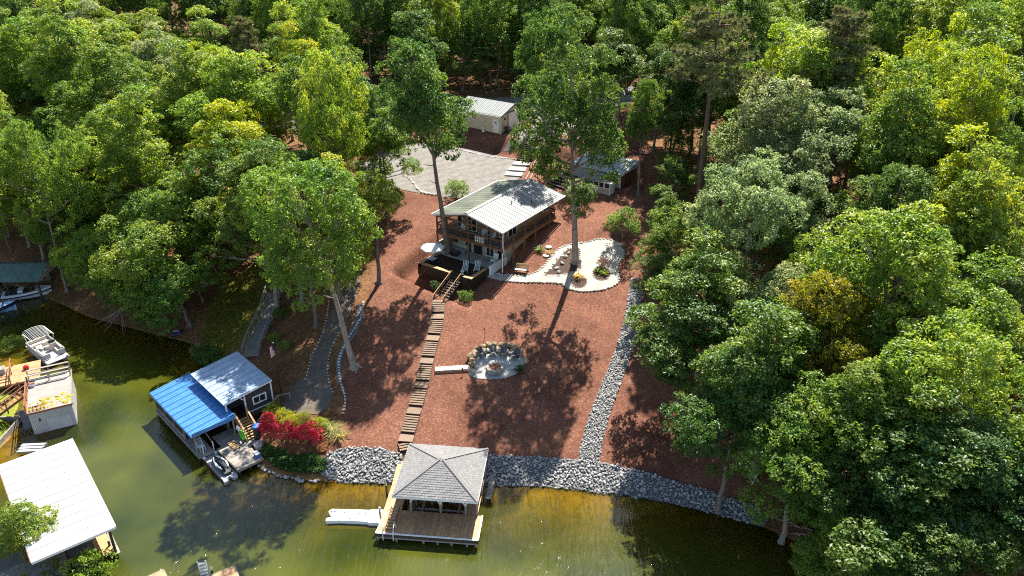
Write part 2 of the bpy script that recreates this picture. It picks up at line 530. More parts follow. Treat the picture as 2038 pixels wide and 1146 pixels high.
def ground_mat():
    m = bpy.data.materials.new('ground'); m.use_nodes = True
    N, L = m.node_tree.nodes, m.node_tree.links
    b = N['Principled BSDF']; b.inputs['Roughness'].default_value = .95; b.inputs['Specular IOR Level'].default_value = .15
    geo = N.new('ShaderNodeNewGeometry')
    def noise(sc, det=4, ro=.6):
        n = N.new('ShaderNodeTexNoise'); n.inputs['Scale'].default_value = sc; n.inputs['Detail'].default_value = det; n.inputs['Roughness'].default_value = ro
        L.new(geo.outputs['Position'], n.inputs['Vector']); return n.outputs['Fac']
    def ramp_(f, stops):
        r = N.new('ShaderNodeValToRGB')
        while len(r.color_ramp.elements) < len(stops): r.color_ramp.elements.new(.5)
        for e, (p, c) in zip(r.color_ramp.elements, stops): e.position = p; e.color = tuple(c)+(1,)
        L.new(f, r.inputs[0]); return r.outputs[0]
    def mixc(f, a, c, mode='MIX'):
        x = N.new('ShaderNodeMix'); x.data_type = 'RGBA'; x.blend_type = mode
        if isinstance(f, float): x.inputs[0].default_value = f
        else: L.new(f, x.inputs[0])
        L.new(a, x.inputs[6]); L.new(c, x.inputs[7]); return x.outputs[2]
    def attr(n):
        a = N.new('ShaderNodeAttribute'); a.attribute_name = n; return a.outputs['Fac']
    def edge(a, w=.5, sc=1.6):
        x = N.new('ShaderNodeMath'); x.operation = 'MULTIPLY_ADD'; L.new(noise(sc, 3), x.inputs[0]); x.inputs[1].default_value = w; L.new(a, x.inputs[2])
        r = N.new('ShaderNodeMapRange'); L.new(x.outputs[0], r.inputs[0]); r.inputs[1].default_value = .5+w/2-.12; r.inputs[2].default_value = .5+w/2+.12; return r.outputs[0]
    chips = ramp_(noise(5, 8, .85), [(.32, (.055, .025, .018)), (.45, (.155, .064, .041)), (.55, (.235, .103, .066)), (.65, (.45, .29, .20))])
    broad = ramp_(noise(.35, 4, .65), [(.3, (.74, .72, .72)), (.7, (1.1, 1.08, 1.02))])
    mulch = mixc(1.0, chips, broad, 'MULTIPLY')
    mp = N.new('ShaderNodeMapping'); mp.inputs['Rotation'].default_value = (0, 0, R(12)); mp.inputs['Scale'].default_value = (1.5, .35, 1)
    L.new(geo.outputs['Position'], mp.inputs['Vector'])
    dn = N.new('ShaderNodeTexNoise'); dn.inputs['Scale'].default_value = .8; dn.inputs['Detail'].default_value = 7; dn.inputs['Roughness'].default_value = .7
    L.new(mp.outputs[0], dn.inputs['Vector'])
    drift = ramp_(dn.outputs['Fac'], [(.50, (0, 0, 0)), (.72, (.45, .45, .45))])
    straw = ramp_(noise(6, 6, .8), [(.3, (.10, .045, .026)), (.55, (.25, .115, .065)), (.72, (.43, .26, .15))])
    mulch = mixc(drift, mulch, straw)
    damp = ramp_(noise(.13, 5, .7), [(.34, (.66, .62, .62)), (.5, (1, 1, 1))])
    mulch = mixc(1.0, mulch, damp, 'MULTIPLY')
    litter = ramp_(noise(2.6, 6, .75), [(.28, (.055, .032, .018)), (.48, (.17, .088, .042)), (.62, (.27, .14, .06)), (.75, (.34, .20, .10))])
    lb = ramp_(noise(.22, 3), [(.35, (.65, .62, .6)), (.65, (1.05, 1, 1))])
    litter = mixc(1.0, litter, lb, 'MULTIPLY')
    moss = ramp_(noise(3.2, 5, .7), [(.3, (.06, .055, .012)), (.55, (.16, .14, .02)), (.75, (.26, .20, .04))])
    grass = ramp_(noise(3.5, 5, .7), [(.3, (.06, .10, .012)), (.5, (.16, .20, .025)), (.7, (.32, .26, .07))])
    bed = ramp_(noise(1.3, 6, .7), [(.3, (.22, .13, .025)), (.5, (.42, .27, .05)), (.7, (.52, .36, .08))])
    c = mixc(edge(attr('moss'), .7, .9), litter, moss)
    c = mixc(edge(attr('grass'), .5), c, grass)
    c = mixc(edge(attr('mulch'), .45), c, mulch)
    c = mixc(attr('bed'), c, bed)
    L.new(c, b.inputs['Base Color'])
    bp = N.new('ShaderNodeBump'); bp.inputs['Strength'].default_value = .8; bp.inputs['Distance'].default_value = .05
    L.new(noise(9, 5, .75), bp.inputs['Height']); L.new(bp.outputs[0], b.inputs['Normal'])
    return m
def soft(poly, w=.6):
    return lambda x, y, z: np.clip(signed_dist(x, y, poly)/w+.5, 0, 1)
ground = sheet('ground', axis(-900, -62, 34, 900, .5), axis(-80, 38, 128, 1300, .5), ground_z, ground_mat(),
      {'mulch': soft(MULCH), 'moss': soft(MOSS, 3), 'grass': soft(LAWN, 1), 'bed': lambda x, y, z: np.clip((.02-z)/.2, 0, 1)})

def water_mat():
    m = bpy.data.materials.new('lake_water'); m.use_nodes = True
    N, L = m.node_tree.nodes, m.node_tree.links
    N.clear()
    geo = N.new('ShaderNodeNewGeometry')
    mp = N.new('ShaderNodeMapping'); mp.inputs['Rotation'].default_value = (0, 0, R(-24)); mp.inputs['Scale'].default_value = (2.1, .42, 1)
    L.new(geo.outputs['Position'], mp.inputs['Vector'])
    n1 = N.new('ShaderNodeTexNoise'); n1.inputs['Scale'].default_value = 1.25; n1.inputs['Detail'].default_value = 4; n1.inputs['Roughness'].default_value = .55; n1.inputs['Distortion'].default_value = .5
    L.new(mp.outputs[0], n1.inputs['Vector'])
    calm = N.new('ShaderNodeTexNoise'); calm.inputs['Scale'].default_value = .07; calm.inputs['Detail'].default_value = 2
    L.new(geo.outputs['Position'], calm.inputs['Vector'])
    cr = N.new('ShaderNodeMapRange'); cr.inputs[1].default_value = .38; cr.inputs[2].default_value = .62; cr.inputs[3].default_value = .25; cr.inputs[4].default_value = .9
    L.new(calm.outputs['Fac'], cr.inputs[0])
    bp = N.new('ShaderNodeBump'); bp.inputs['Distance'].default_value = .1
    L.new(cr.outputs[0], bp.inputs['Strength']); L.new(n1.outputs['Fac'], bp.inputs['Height'])
    gl = N.new('ShaderNodeBsdfGlossy'); gl.inputs['Roughness'].default_value = .05
    L.new(bp.outputs[0], gl.inputs['Normal'])
    fr = N.new('ShaderNodeFresnel'); fr.inputs['IOR'].default_value = 1.55
    L.new(bp.outputs[0], fr.inputs['Normal'])
    murk = N.new('ShaderNodeBsdfDiffuse')
    cn = N.new('ShaderNodeTexNoise'); cn.inputs['Scale'].default_value = .085; cn.inputs['Detail'].default_value = 3
    L.new(geo.outputs['Position'], cn.inputs['Vector'])
    rp = N.new('ShaderNodeValToRGB'); rp.color_ramp.elements[0].position = .35; rp.color_ramp.elements[1].position = .68
    rp.color_ramp.elements[0].color = (.020, .030, .006, 1); rp.color_ramp.elements[1].color = (.084, .090, .009, 1)
    L.new(cn.outputs['Fac'], rp.inputs[0]); L.new(rp.outputs[0], murk.inputs['Color'])
    tr = N.new('ShaderNodeBsdfTransparent'); tr.inputs['Color'].default_value = (.80, .74, .26, 1)
    dp = N.new('ShaderNodeAttribute'); dp.attribute_name = 'murk'
    body = N.new('ShaderNodeMixShader')
    L.new(dp.outputs['Fac'], body.inputs[0]); L.new(tr.outputs[0], body.inputs[1]); L.new(murk.outputs[0], body.inputs[2])
    mx = N.new('ShaderNodeMixShader')
    L.new(fr.outputs[0], mx.inputs[0]); L.new(body.outputs[0], mx.inputs[1]); L.new(gl.outputs[0], mx.inputs[2])
    o = N.new('ShaderNodeOutputMaterial'); L.new(mx.outputs[0], o.inputs[0])
    return m
water = sheet('lake_water', axis(-900, -90, 60, 900, 1.0), axis(-400, 20, 120, 190, 1.0), lambda x, y: x*0, water_mat(),
      {'murk': lambda x, y, z: np.clip(-ground_z(x, y)/2.2, .1, 1)**.7})

# ------------------------------------------------------------------ gravel, paths, rock banks
LOT = [(-9.1,121.2),(1.2,115.2),(2.6,110.5),(-1.6,104.4),(-3.9,103.0),(-7.5,101.6),(-11,102.8),(-15,104.0),(-20,107),(-24,113),(-20,121),(-14,123.5)]
def gravel_mat(name, a, b_, dark):
    m = mat(name, a, .95, .2, 9, .6, second=b_, bscale=26)
    N, L = m.node_tree.nodes, m.node_tree.links
    bsdf = N['Principled BSDF']
    src = bsdf.inputs['Base Color'].links[0].from_socket
    geo = N.new('ShaderNodeNewGeometry')
    n = N.new('ShaderNodeTexNoise'); n.inputs['Scale'].default_value = 1.3; n.inputs['Detail'].default_value = 7; n.inputs['Roughness'].default_value = .75
    L.new(geo.outputs['Position'], n.inputs['Vector'])
    r = N.new('ShaderNodeValToRGB'); r.color_ramp.elements[0].position = .36; r.color_ramp.elements[1].position = .6
    r.color_ramp.elements[0].color = tuple(dark)+(1,); r.color_ramp.elements[1].color = (1, 1, 1, 1)
    L.new(n.outputs['Fac'], r.inputs[0])
    x = N.new('ShaderNodeMix'); x.data_type = 'RGBA'; x.blend_type = 'MULTIPLY'; x.inputs[0].default_value = 1
    L.new(src, x.inputs[6]); L.new(r.outputs[0], x.inputs[7])
    wv = N.new('ShaderNodeTexWave'); wv.inputs['Scale'].default_value = .16; wv.inputs['Distortion'].default_value = 9; wv.inputs['Detail'].default_value = 3; wv.inputs['Detail Scale'].default_value = .6
    mw = N.new('ShaderNodeMapping'); mw.inputs['Rotation'].default_value = (0, 0, R(52))
    L.new(geo.outputs['Position'], mw.inputs['Vector']); L.new(mw.outputs[0], wv.inputs['Vector'])
    r2 = N.new('ShaderNodeValToRGB'); r2.color_ramp.elements[0].position = .1; r2.color_ramp.elements[1].position = .45
    r2.color_ramp.elements[0].color = (.90, .89, .88, 1); r2.color_ramp.elements[1].color = (1, 1, 1, 1)
    L.new(wv.outputs['Fac'], r2.inputs[0])
    x2 = N.new('ShaderNodeMix'); x2.data_type = 'RGBA'; x2.blend_type = 'MULTIPLY'; x2.inputs[0].default_value = 1
    L.new(x.outputs[2], x2.inputs[6]); L.new(r2.outputs[0], x2.inputs[7]); L.new(x2.outputs[2], bsdf.inputs['Base Color'])
    M[name] = m
gravel_mat('lot_gravel', (.15, .135, .12), (.29, .27, .24), (.68, .66, .64))
gravel_mat('drive_gravel', (.16, .148, .132), (.27, .25, .225), (.72, .7, .7))
gravel_mat('path_gravel', (.105, .082, .063), (.205, .165, .128), (.7, .68, .66))
gravel_mat('pale_path', (.37, .345, .30), (.50, .47, .41), (.86, .84, .82))
structure(drape('gravel_lot', smooth_line(LOT, True), .05, 'lot_gravel', 1.0))
DRIVE = [(4.4,117.4),(7.0,121.4),(12.2,117.8),(15.6,123.5),(11.6,127.6),(13.4,131),(22,139),(40,150),(60,160),(58,166),(36,156),(18,146),(6,142),(-10,140),(-26,139),(-50,143),(-50,137),(-28,132),(-12,133.0),(-6.8,131.6),(-3.0,129.6),(3.6,125.6),(-1.4,118.3)]
structure(drape('gravel_driveway', DRIVE, .055, 'drive_gravel', 1.0))
TRAIL_L = [(-21.48, 82.29, 5.55), (-21.07, 77.97, 4.79), (-21.38, 75.08, 4.1), (-21.8, 73.27, 3.61), (-21.62, 70.3, 3.11), (-21.77, 69.46, 2.92)]
TRAIL_M = [(-18.86, 76.62, 5.05), (-19.35, 75.48, 4.69), (-19.73, 73.26, 4.13), (-19.56, 71.13, 3.71), (-18.92, 68.55, 3.23), (-18.23, 67.33, 3.01)]
TRAIL = smooth_line(xy([(-22.11, 69.79, 2.89), (-23.26, 68.84, 2.4), (-23.45, 66.94, 2.04), (-23.38, 66, 1.9), (-21.6, 65.09, 2.14), (-19.97, 64.6, 2.25), (-18.74, 64.77, 2.37), (-18.23, 66.15, 2.73), (-18.23, 67.33, 3.01), (-18.92, 68.55, 3.23), (-19.56, 71.13, 3.71), (-19.73, 73.26, 4.13), (-19.26, 75.62, 4.74), (-18.61, 77.84, 5.38), (-18.19, 81.06, 6.22), (-18.13, 84.54, 7.06), (-18.18, 87.33, 7.7), (-19.66, 87.96, 7.39), (-19.79, 84.24, 6.54), (-20.78, 80.21, 5.36), (-21.07, 77.97, 4.79), (-21.38, 75.08, 4.1), (-21.8, 73.27, 3.61), (-21.62, 70.3, 3.11)]), True, 1)
structure(drape('gravel_trail', TRAIL, .05, 'path_gravel', .7))
TRAIL2 = smooth_line(xy([(-18.84, 73.22, 4.28), (-18.6, 70.62, 3.73), (-18.01, 68.47, 3.28), (-17.63, 68.65, 3.35), (-18.24, 71.65, 4), (-17.95, 73.83, 4.54), (-17.07, 76, 5.16), (-16.79, 77.93, 5.66), (-17.27, 80.44, 6.22), (-17.76, 80.54, 6.17), (-17.66, 77.66, 5.49)]), True, 1)
structure(drape('river_rock_strip', TRAIL2, .05, 'slate_gravel', .7))

PAD = smooth_line(xy([(-2.35, 85.47, 7.32), (-1.25, 83.96, 7.35), (0.65, 83.67, 7.37), (2.9, 83.65, 7.37), (4.97, 83.55, 7.36), (5.85, 83.45, 7.34), (6.34, 82.66, 7.15), (7.25, 82.11, 7.04), (8.87, 81.86, 7.04), (10.93, 82.18, 7.2), (12.29, 82.96, 7.46), (12.73, 83.81, 7.69), (12.59, 85.28, 8.03), (12.73, 86.59, 8.32), (13.81, 88.19, 8.71), (13.6, 89.59, 9.02), (13.17, 90.82, 9.28), (12.42, 91.48, 9.4), (10.55, 91.68, 9.38), (9.49, 91.02, 9.19), (7.59, 90.8, 9.08), (6.44, 90.43, 8.98), (5.53, 89.64, 8.79), (4.86, 88.37, 8.49), (4.08, 86.92, 8.16), (3.19, 85.6, 7.86), (2.22, 84.97, 7.71), (0.96, 84.72, 7.64), (-0.42, 84.84, 7.64), (-1.75, 85.89, 7.52)]), True, 2)
BED = smooth_line(xy([(3.71, 84.79, 7.67), (5.55, 84.68, 7.65), (6.17, 85.11, 7.78), (7.01, 85.08, 7.79), (8.38, 85.86, 8.01), (8.51, 86.81, 8.22), (8.15, 87.79, 8.43), (8.42, 89.15, 8.74), (8.35, 89.96, 8.92), (6.91, 89.81, 8.85), (6.24, 88.93, 8.64), (5.7, 87.87, 8.39), (4.91, 86.53, 8.08), (4.02, 85.32, 7.8)]), True, 1)
structure(drape('white_gravel_path', PAD, .07, 'pale_path', .5, holes=[BED]))
structure(drape('tree_bed', BED, .05, 'planter_soil', .5))
def edging(name, label, line, key, step, size, closed=False, flat=.6, cat='edging'):
    t = thing(name, label, cat, (line[0][0], line[0][1], gz(*line[0][:2])))
    pts = resample(list(line)+([line[0]] if closed else []), step)
    for i, p in enumerate(pts):
        q = pts[min(i+1, len(pts)-1)]
        a = math.atan2(q[1]-p[1], q[0]-p[0])
        stone('edging_stone', key, t, (p[0], p[1], gz(*p)+size*.25), size*rng.uniform(.8, 1.15), rot=a, flat=flat)
    return t
edging('stone_edging', 'rounded stones edging the white gravel path below the house', PAD, 'edging', .43, .23, True)
edging('stone_edging', 'small stones ringing the planted bed at the tall tree trunk', BED, 'edging', .36, .17, True)
edging('stone_edging', 'pale stones along the left side of the shaded gravel trail', smooth_line(TRAIL_L), 'pale_stone', .5, .14)
edging('stone_edging', 'pale stones down the middle between gravel trail and rock strip', smooth_line(TRAIL_M), 'pale_stone', .5, .14)
edging('stone_edging', 'pale stones along the edge of the mulch lawn beside the leaning tree', smooth_line([(-17.13, 80.67, 6.29), (-16.87, 78.5, 5.79), (-17.72, 75.86, 5.05), (-18.18, 74.24, 4.61), (-18.5, 72.2, 4.1), (-18.27, 70.58, 3.75), (-17.76, 68.79, 3.38), (-17.06, 67.1, 2.99), (-16.8, 66.13, 2.74), (-16.84, 64.5, 2.32)]), 'pale_stone', .42, .19)
edging('stone_edging', 'pale rocks along the back of the gravel lot under the bank', smooth_line([(-10.57, 121.22, 12.14), (-8.92, 120.05, 12.1), (-6.51, 118.68, 12.05), (-4.52, 117.13, 11.99), (-2.59, 116.29, 11.95), (-0.68, 115.88, 11.92), (1.29, 115.26, 11.89)]), 'pale_stone', .5, .26)
edging('stone_edging', 'pale rocks along the front of the gravel lot left of the house', smooth_line([(-15.22, 108.86, 11.53), (-14.01, 106.99, 11.44), (-12.99, 103.91, 11.24), (-11.67, 103.08, 11.11), (-10.26, 102.8, 11.07)]), 'pale_stone', .55, .28)
edging('stone_edging', 'timber-like stone line along the right side of the upper drive', [(15.8,123.6),(14.2,120.8),(12.4,117.6),(11.2,115.2)], 'pale_stone', .5, .16)

ROCKS_L = xy([(-17.55, 60.04, 1.1), (-16.47, 60.48, 1.28), (-15.35, 60.7, 1.35), (-12.45, 60.58, 1.33), (-10.36, 59.89, 1.1), (-10.56, 57.14, -0.01), (-12.03, 57, -0.06), (-13.45, 57.18, -0.03), (-15.3, 57.09, -0.08), (-16.76, 57.43, -0.01), (-18, 58.14, 0.33)])
ROCKS_R = xy([(-3.19, 59.81, 1.17), (-0.91, 59.74, 1.16), (2.9, 59.52, 1.1), (6.2, 59.21, 1.12), (8.99, 58.67, 1.09), (12.59, 57.5, 0.94), (16.03, 56.01, 0.75), (18.94, 54.75, 0.7), (21.32, 53.53, 0.64), (22.22, 52.16, 0.29), (21.75, 51.58, -0.01), (18.98, 52.66, -0.06), (15.7, 53.91, -0.06), (12.29, 55.04, -0.04), (9.18, 55.56, -0.1), (4.66, 56.4, -0.07), (1.9, 56.75, -0.02), (-2.96, 56.67, -0.07)])
CH = smooth_line([(14.74, 83.79, 7.77), (14, 80.02, 6.78), (13.29, 76.85, 5.95), (12.21, 73.14, 4.96), (10.7, 69.34, 3.94), (9.24, 65.8, 2.98), (8.07, 62.47, 2.09), (7.12, 58.77, 1.01)])
def strip(line, w0, w1):
    l, r = [], []
    for i, p in enumerate(line):
        a, b = line[max(i-1, 0)], line[min(i+1, len(line)-1)]
        d = math.hypot(b[0]-a[0], b[1]-a[1]); nx, ny = -(b[1]-a[1])/d, (b[0]-a[0])/d
        w = w0+(w1-w0)*i/(len(line)-1)
        l.append((p[0]+nx*w, p[1]+ny*w)); r.append((p[0]-nx*w, p[1]-ny*w))
    return l+r[::-1]
CHAN = strip(CH, .8, 1.0)
def rock_bank(name, poly, spacing, rmin, rmax, nbig, key='riprap'):
    """a bank of loose angular stone: the largest ones are stones of their own, the rest one mass"""
    base = structure(drape(name, poly, .03, 'slate_gravel', .6))
    x0, x1 = min(p[0] for p in poly), max(p[0] for p in poly)
    y0, y1 = min(p[1] for p in poly), max(p[1] for p in poly)
    pts = []
    y = y0
    while y < y1:
        x = x0
        while x < x1:
            px, py = x+rng.uniform(-.5, .5)*spacing, y+rng.uniform(-.5, .5)*spacing
            if in_poly(px, py, poly): pts.append((px, py))
            x += spacing
        y += spacing*.9
    zs = ground_z(np.array([p[0] for p in pts]), np.array([p[1] for p in pts]))
    rs = [rmin+(rmax-rmin)*rng.random()**1.7 for _ in pts]
    order = sorted(range(len(pts)), key=lambda i: -rs[i])
    mb = MB()
    for k, i in enumerate(order):
        c = (pts[i][0], pts[i][1], max(zs[i], -.12)+.05+rng.uniform(0, .12))
        if k < nbig: stone('stone', key, base, c, rs[i], flat=.7)
        else: mb.rock(c, rs[i]*(.75 if rng.random() < .3 else 1), rng, flat=.7, tint=rng.random()*(.35 if c[2] < .3 else 1))
    o = mb.build('small_stones', key, base, stuff=True)
    return base
rock_bank('riprap_bank', ROCKS_L, .22, .085, .20, 140)
rock_bank('riprap_bank', ROCKS_R, .22, .085, .20, 160)
rock_bank('rock_channel', CHAN, .19, .08, .155, 150)
RIM = resample(smooth_line([(-25.2,60.6),(-23.4,59.2),(-21.6,58.0),(-19.5,57.6),(-17.6,57.3)]), .34)
t = thing('shore_stones', 'line of grey stones at the water edge below the ivy bank', 'stones', (-21.6, 58.0, 0))
for p in RIM: stone('stone', 'riprap', t, (p[0]+rng.uniform(-.2, .2), p[1]+rng.uniform(-.2, .2), .05), rng.uniform(.16, .28))

# ------------------------------------------------------------------ the house
HF = Frame((-1.11, 85.53, 7.83), -33.6)
house = thing('house', 'two storey lake house with pale metal gable roof and wraparound wooden deck', 'house', (-5, 7, 0), HF)
XW0, XW1, YW0, YW1 = -8.5, -1.15, 2.4, 13.9
mb = MB()
for x0, x1, y0, y1 in ((XW0, XW1, YW0, YW0+.2), (XW0, XW1, YW1-.2, YW1), (XW0, XW0+.2, YW0+.2, YW1-.2), (XW1-.2, XW1, YW0+.2, YW1-.2)):
    mb.box(x0, x1, y0, y1, -.9, 2.72)
mb.build('lower_wall', 'block_wall', house)
RX, RZ, EZ = -5.15, 6.42, 5.20
slope = (RZ-EZ)/5.1
def roofz(x): return RZ-abs(x-RX)*slope
mb = MB()
zt = roofz(XW1)-.16
for y0, y1 in ((YW0+.02, YW0+.2), (YW1-.2, YW1-.02)):
    mb.add([(x, y, z) for y in (y0, y1) for x, z in ((XW0+.02, 2.96), (XW1-.02, 2.96), (XW1-.02, zt), (RX, RZ-.16), (XW0+.02, roofz(XW0)-.16))],
           [(0, 1, 2, 3, 4), (9, 8, 7, 6, 5), (0, 5, 6, 1), (1, 6, 7, 2), (2, 7, 8, 3), (3, 8, 9, 4), (4, 9, 5, 0)])
wall_f = mb.build('upper_wall', 'taupe_siding', house)
mb = MB()
mb.box(XW1-.2, XW1-.02, YW0+.2, YW1-.2, 2.96, zt)
side = mb.build('side_wall', 'bounce_tan_siding', house, label='clapboard side wall along the walkway, tan put in for bounced light')
mb = MB(); mb.box(XW0+.02, XW0+.2, YW0+.2, YW1-.2, 2.96, roofz(XW0)-.16); mb.build('side_wall', 'taupe_siding', house)
for i in range(11):     # clapboards on the long side that shows, tinted tan for bounced light
    z = 3.0+i*.17
    piece('clapboard', 'bounce_tan_siding', house, (XW1+.0, (YW0+YW1)/2, z+.08), (.03, YW1-YW0-.1, .155), (0, R(6), 0))
NP_ = 16
pw = 14.4/NP_
for sgn, key in ((1, 'pale_metal'), (-1, 'sage_metal')):
    k = 'house_panel'+key
    mb = MB()
    L_ = 5.3
    mb.box(0, L_, 0, pw-.004, -.05, 0)
    mb.box(0, L_, pw-.05, pw-.006, 0, .05)
    mb.box(0, L_, pw*.5-.02, pw*.5+.02, 0, .035)
    MESH[k] = mb.mesh('roof_panel', key)
    for i in range(NP_):
        o = bpy.data.objects.new('roof_panel', MESH[k]); COL.objects.link(o); o.parent = house
        off = OFF[house.name]
        y = -.1+i*pw
        o.location = (RX-off[0], (y if sgn > 0 else y+pw)-off[1], RZ-off[2])
        o.rotation_euler = (0, math.atan(slope), 0) if sgn > 0 else (0, math.atan(slope), math.pi)
mb = MB()
for s in (-1, 1): mb.slab((RX, -.14, RZ+.07), (RX+s*.24, -.14, RZ+.03), (RX+s*.24, 14.36, RZ+.03), (RX, 14.36, RZ+.07), .02 if s > 0 else -.02)
mb.build('ridge_cap', 'pale_metal', house)
for s in (1, -1):
    mb = MB()
    for y in (-.13, 14.33): mb.bar((RX, y, RZ-.10), (RX+s*5.25, y, RZ-.10-5.25*slope), .05, .2)
    mb.build('rake_board', 'white_paint', house)
for x in (.16, -10.46):
    mb = MB(); mb.bar((x, -.1, EZ-.06), (x, 14.3, EZ-.06), .13, .12); mb.build('gutter', 'white_paint', house)
mb = MB(); mb.tube([(.16, -.05, 5.1), (.16, -.05, 4.9), (.05, .0, 4.6), (.05, .0, 3.1), (.22, -.05, 2.85), (.22, -.05, 2.6), (.02, -.08, 2.45), (.02, -.08, -.05)], .065, 6)
mb.build('downspout', 'white_paint', house)
for px, py in ((-1.6, 8.9), (-2.2, 7.4), (-3.1, 6.6)):
    mb = MB(); mb.tube([(px, py, roofz(px)-.05), (px, py, roofz(px)+.32)], .06, 8); mb.lathe([(.1, .30), (.1, .38)], (px, py, roofz(px)), 8)
    mb.build('vent_pipe', 'black_metal', house)
# porch truss, posts, beams
def post(x, y, z0, z1, w=.16, key='cedar'):
    mb = MB(); mb.box(x-w/2, x+w/2, y-w/2, y+w/2, z0, z1); return mb.build('post', key, house)
DZ = 2.90
for x in (-9.85, -5.05, -.08): post(x, .08, HF.g(x, .08)-.2, roofz(x)-.2)
for x in (-8.3, -1.75): post(x, .08, DZ, roofz(x)-.2)
post(-9.85, 4.6, HF.g(-9.85, 4.6)-.2, 4.95); post(-8.3, .9, HF.g(-8.3, .9)-.2, DZ-.1)
for y in (2.44, 4.93, 7.41, 10.7): post(-.08, y, HF.g(-.08, y)-.2, 4.02 if y < 10 else 3.98)
mb = MB(); mb.bar((-9.9, .1, 5.0), (-.1, .1, 5.0), .14, .22); mb.build('tie_beam', 'cedar', house)
for s in (-1, 1):
    mb = MB(); mb.bar((-5.05+s*.1, .1, 5.35), (-5.05+s*1.2, .1, 6.05), .1, .14); mb.build('brace', 'cedar', house)
    mb = MB(); mb.bar((-5.05+s*.1, .1, 4.5), (-5.05+s*.75, .1, 5.0), .1, .12); mb.build('brace', 'cedar', house)
    mb = MB(); mb.bar((RX, .12, RZ-.3), (RX+s*4.9, .12, RZ-.3-4.9*slope), .1, .18); mb.build('rafter', 'cedar', house)
for a, b in (((-10.0, 0, 2.76), (.0, 0, 2.76)), ((.0, 0, 2.76), (.0, 12.3, 2.76)), ((-10.0, 0, 2.76), (-10.0, 4.7, 2.76)), ((-10., 4.7, 2.76), (-8.5, 4.7, 2.76)), ((0, 12.3, 2.76), (-1.1, 12.3, 2.76))):
    mb = MB(); mb.bar(a, b, .07, .28); mb.build('rim_beam', 'cedar', house)
mb = MB()
y = .05
while y < 2.3: mb.box(-9.95, -.06, y, y+.135, DZ-.03, DZ, tint=rng.random()); y += .145
while y < 12.2: mb.box(-1.1, -.06, y, y+.135, DZ-.03, DZ, tint=rng.random()); y += .145
y = 2.45
while y < 4.6: mb.box(-9.95, -8.52, y, y+.135, DZ-.03, DZ, tint=rng.random()); y += .145
mb.build('deck_boards', 'grey_wood', house, stuff=True)
mb = MB()
for i in range(9): mb.bar((-9.6+i*1.15, .1, 2.66), (-9.6+i*1.15, 2.35, 2.66), .06, .2)
mb.build('joists', 'deck_brown', house)
def rail(a, b):
    a, b = Vector(a), Vector(b)
    mb = MB(); mb.bar(a+Vector((0, 0, 1.08)), b+Vector((0, 0, 1.08)), .15, .05)
    r = mb.build('railing', 'cedar', house)
    mb = MB(); mb.bar(a+Vector((0, 0, .12)), b+Vector((0, 0, .12)), .07, .09); mb.bar(a+Vector((0, 0, 1.0)), b+Vector((0, 0, 1.0)), .05, .09); mb.build('rail_board', 'cedar', r)
    mb = MB(); n = int((b-a).length/.13)
    for i in range(1, n):
        p = a.lerp(b, i/n); mb.box(p.x-.014, p.x+.014, p.y-.014, p.y+.014, p.z+.14, p.z+1.0)
    mb.build('balusters', 'black_metal', r, stuff=True)
for a, b in zip((-9.85, -8.3, -5.05, -1.75), (-8.3, -5.05, -1.75, -.08)): rail((a, .04, DZ), (b, .04, DZ))
ys = [.08, 2.44, 4.93, 7.41, 10.7, 12.2]
for a, b in zip(ys[:-1], ys[1:]): rail((-.06, a, DZ), (-.06, b, DZ))
rail((-9.93, .1, DZ), (-9.93, 4.6, DZ)); rail((-9.93, 4.65, DZ), (-8.55, 4.65, DZ)); rail((-.06, 12.22, DZ), (-1.1, 12.22, DZ))
def window(parent, c, w, h, face, key='white_paint', panes=1, name='window', fw=.09, d=.05, label=None):
    """framed glass set proud of a wall; face is '-y' or '+x'"""
    x, y, z = c
    def B(mb, u0, u1, z0, z1, t0, t1):
        if face == '-y': mb.box(x+u0, x+u1, y-t1, y-t0, z+z0, z+z1)
        else: mb.box(x+t0, x+t1, y+u0, y+u1, z+z0, z+z1)
    mb = MB()
    B(mb, -w/2, w/2, -h/2, -h/2+fw, .0, d); B(mb, -w/2, w/2, h/2-fw, h/2, .0, d)
    B(mb, -w/2, -w/2+fw, -h/2+fw, h/2-fw, .0, d); B(mb, w/2-fw, w/2, -h/2+fw, h/2-fw, .0, d)
    for i in range(1, panes): B(mb, -w/2+w*i/panes-.03, -w/2+w*i/panes+.03, -h/2+fw, h/2-fw, .0, d-.003)
    f = mb.build(name, key, parent, label=label)
    for i in range(panes):
        mb = MB(); B(mb, -w/2+w*i/panes+(fw if i == 0 else .03), -w/2+w*(i+1)/panes-(fw if i == panes-1 else .03), -h/2+fw, h/2-fw, .005, .02); mb.build('pane', 'glass', f)
    return f
window(house, (-6.2, YW0, 3.95), 1.5, 1.95, '-y', panes=2); window(house, (-8.0, YW0, 4.0), .8, 1.8, '-y'); window(house, (-3.2, YW0, 3.95), 1.3, 1.9, '-y', panes=2); window(house, (-1.75, YW0, 3.95), .7, 1.5, '-y')
window(house, (XW1+.02, 3.75, 3.92), 1.9, 1.95, '+x', panes=2, name='sliding_door')
window(house, (XW1+.02, 11.6, 4.15), 1.5, .95, '+x', panes=2); window(house, (XW1+.02, 6.9, 4.5), .8, .4, '+x'); window(house, (XW1+.02, 9.6, 4.45), .9, .5, '+x')
window(house, (-3.5, YW0, .95), 1.25, 1.5, '-y', panes=2); window(house, (-5.3, YW0, .85), 1.5, 1.7, '-y', key='mauve_siding'); window(house, (-6.8, YW0, 1.0), .8, 1.9, '-y', key='navy', name='door'); window(house, (-2.05, YW0, 1.0), .85, 2.0, '-y', key='pale_blue', name='door')
mb = MB(); mb.box(-9.6, -1.3, -.25, 2.4, -.5, -.02); mb.build('patio_slab', 'concrete', house)
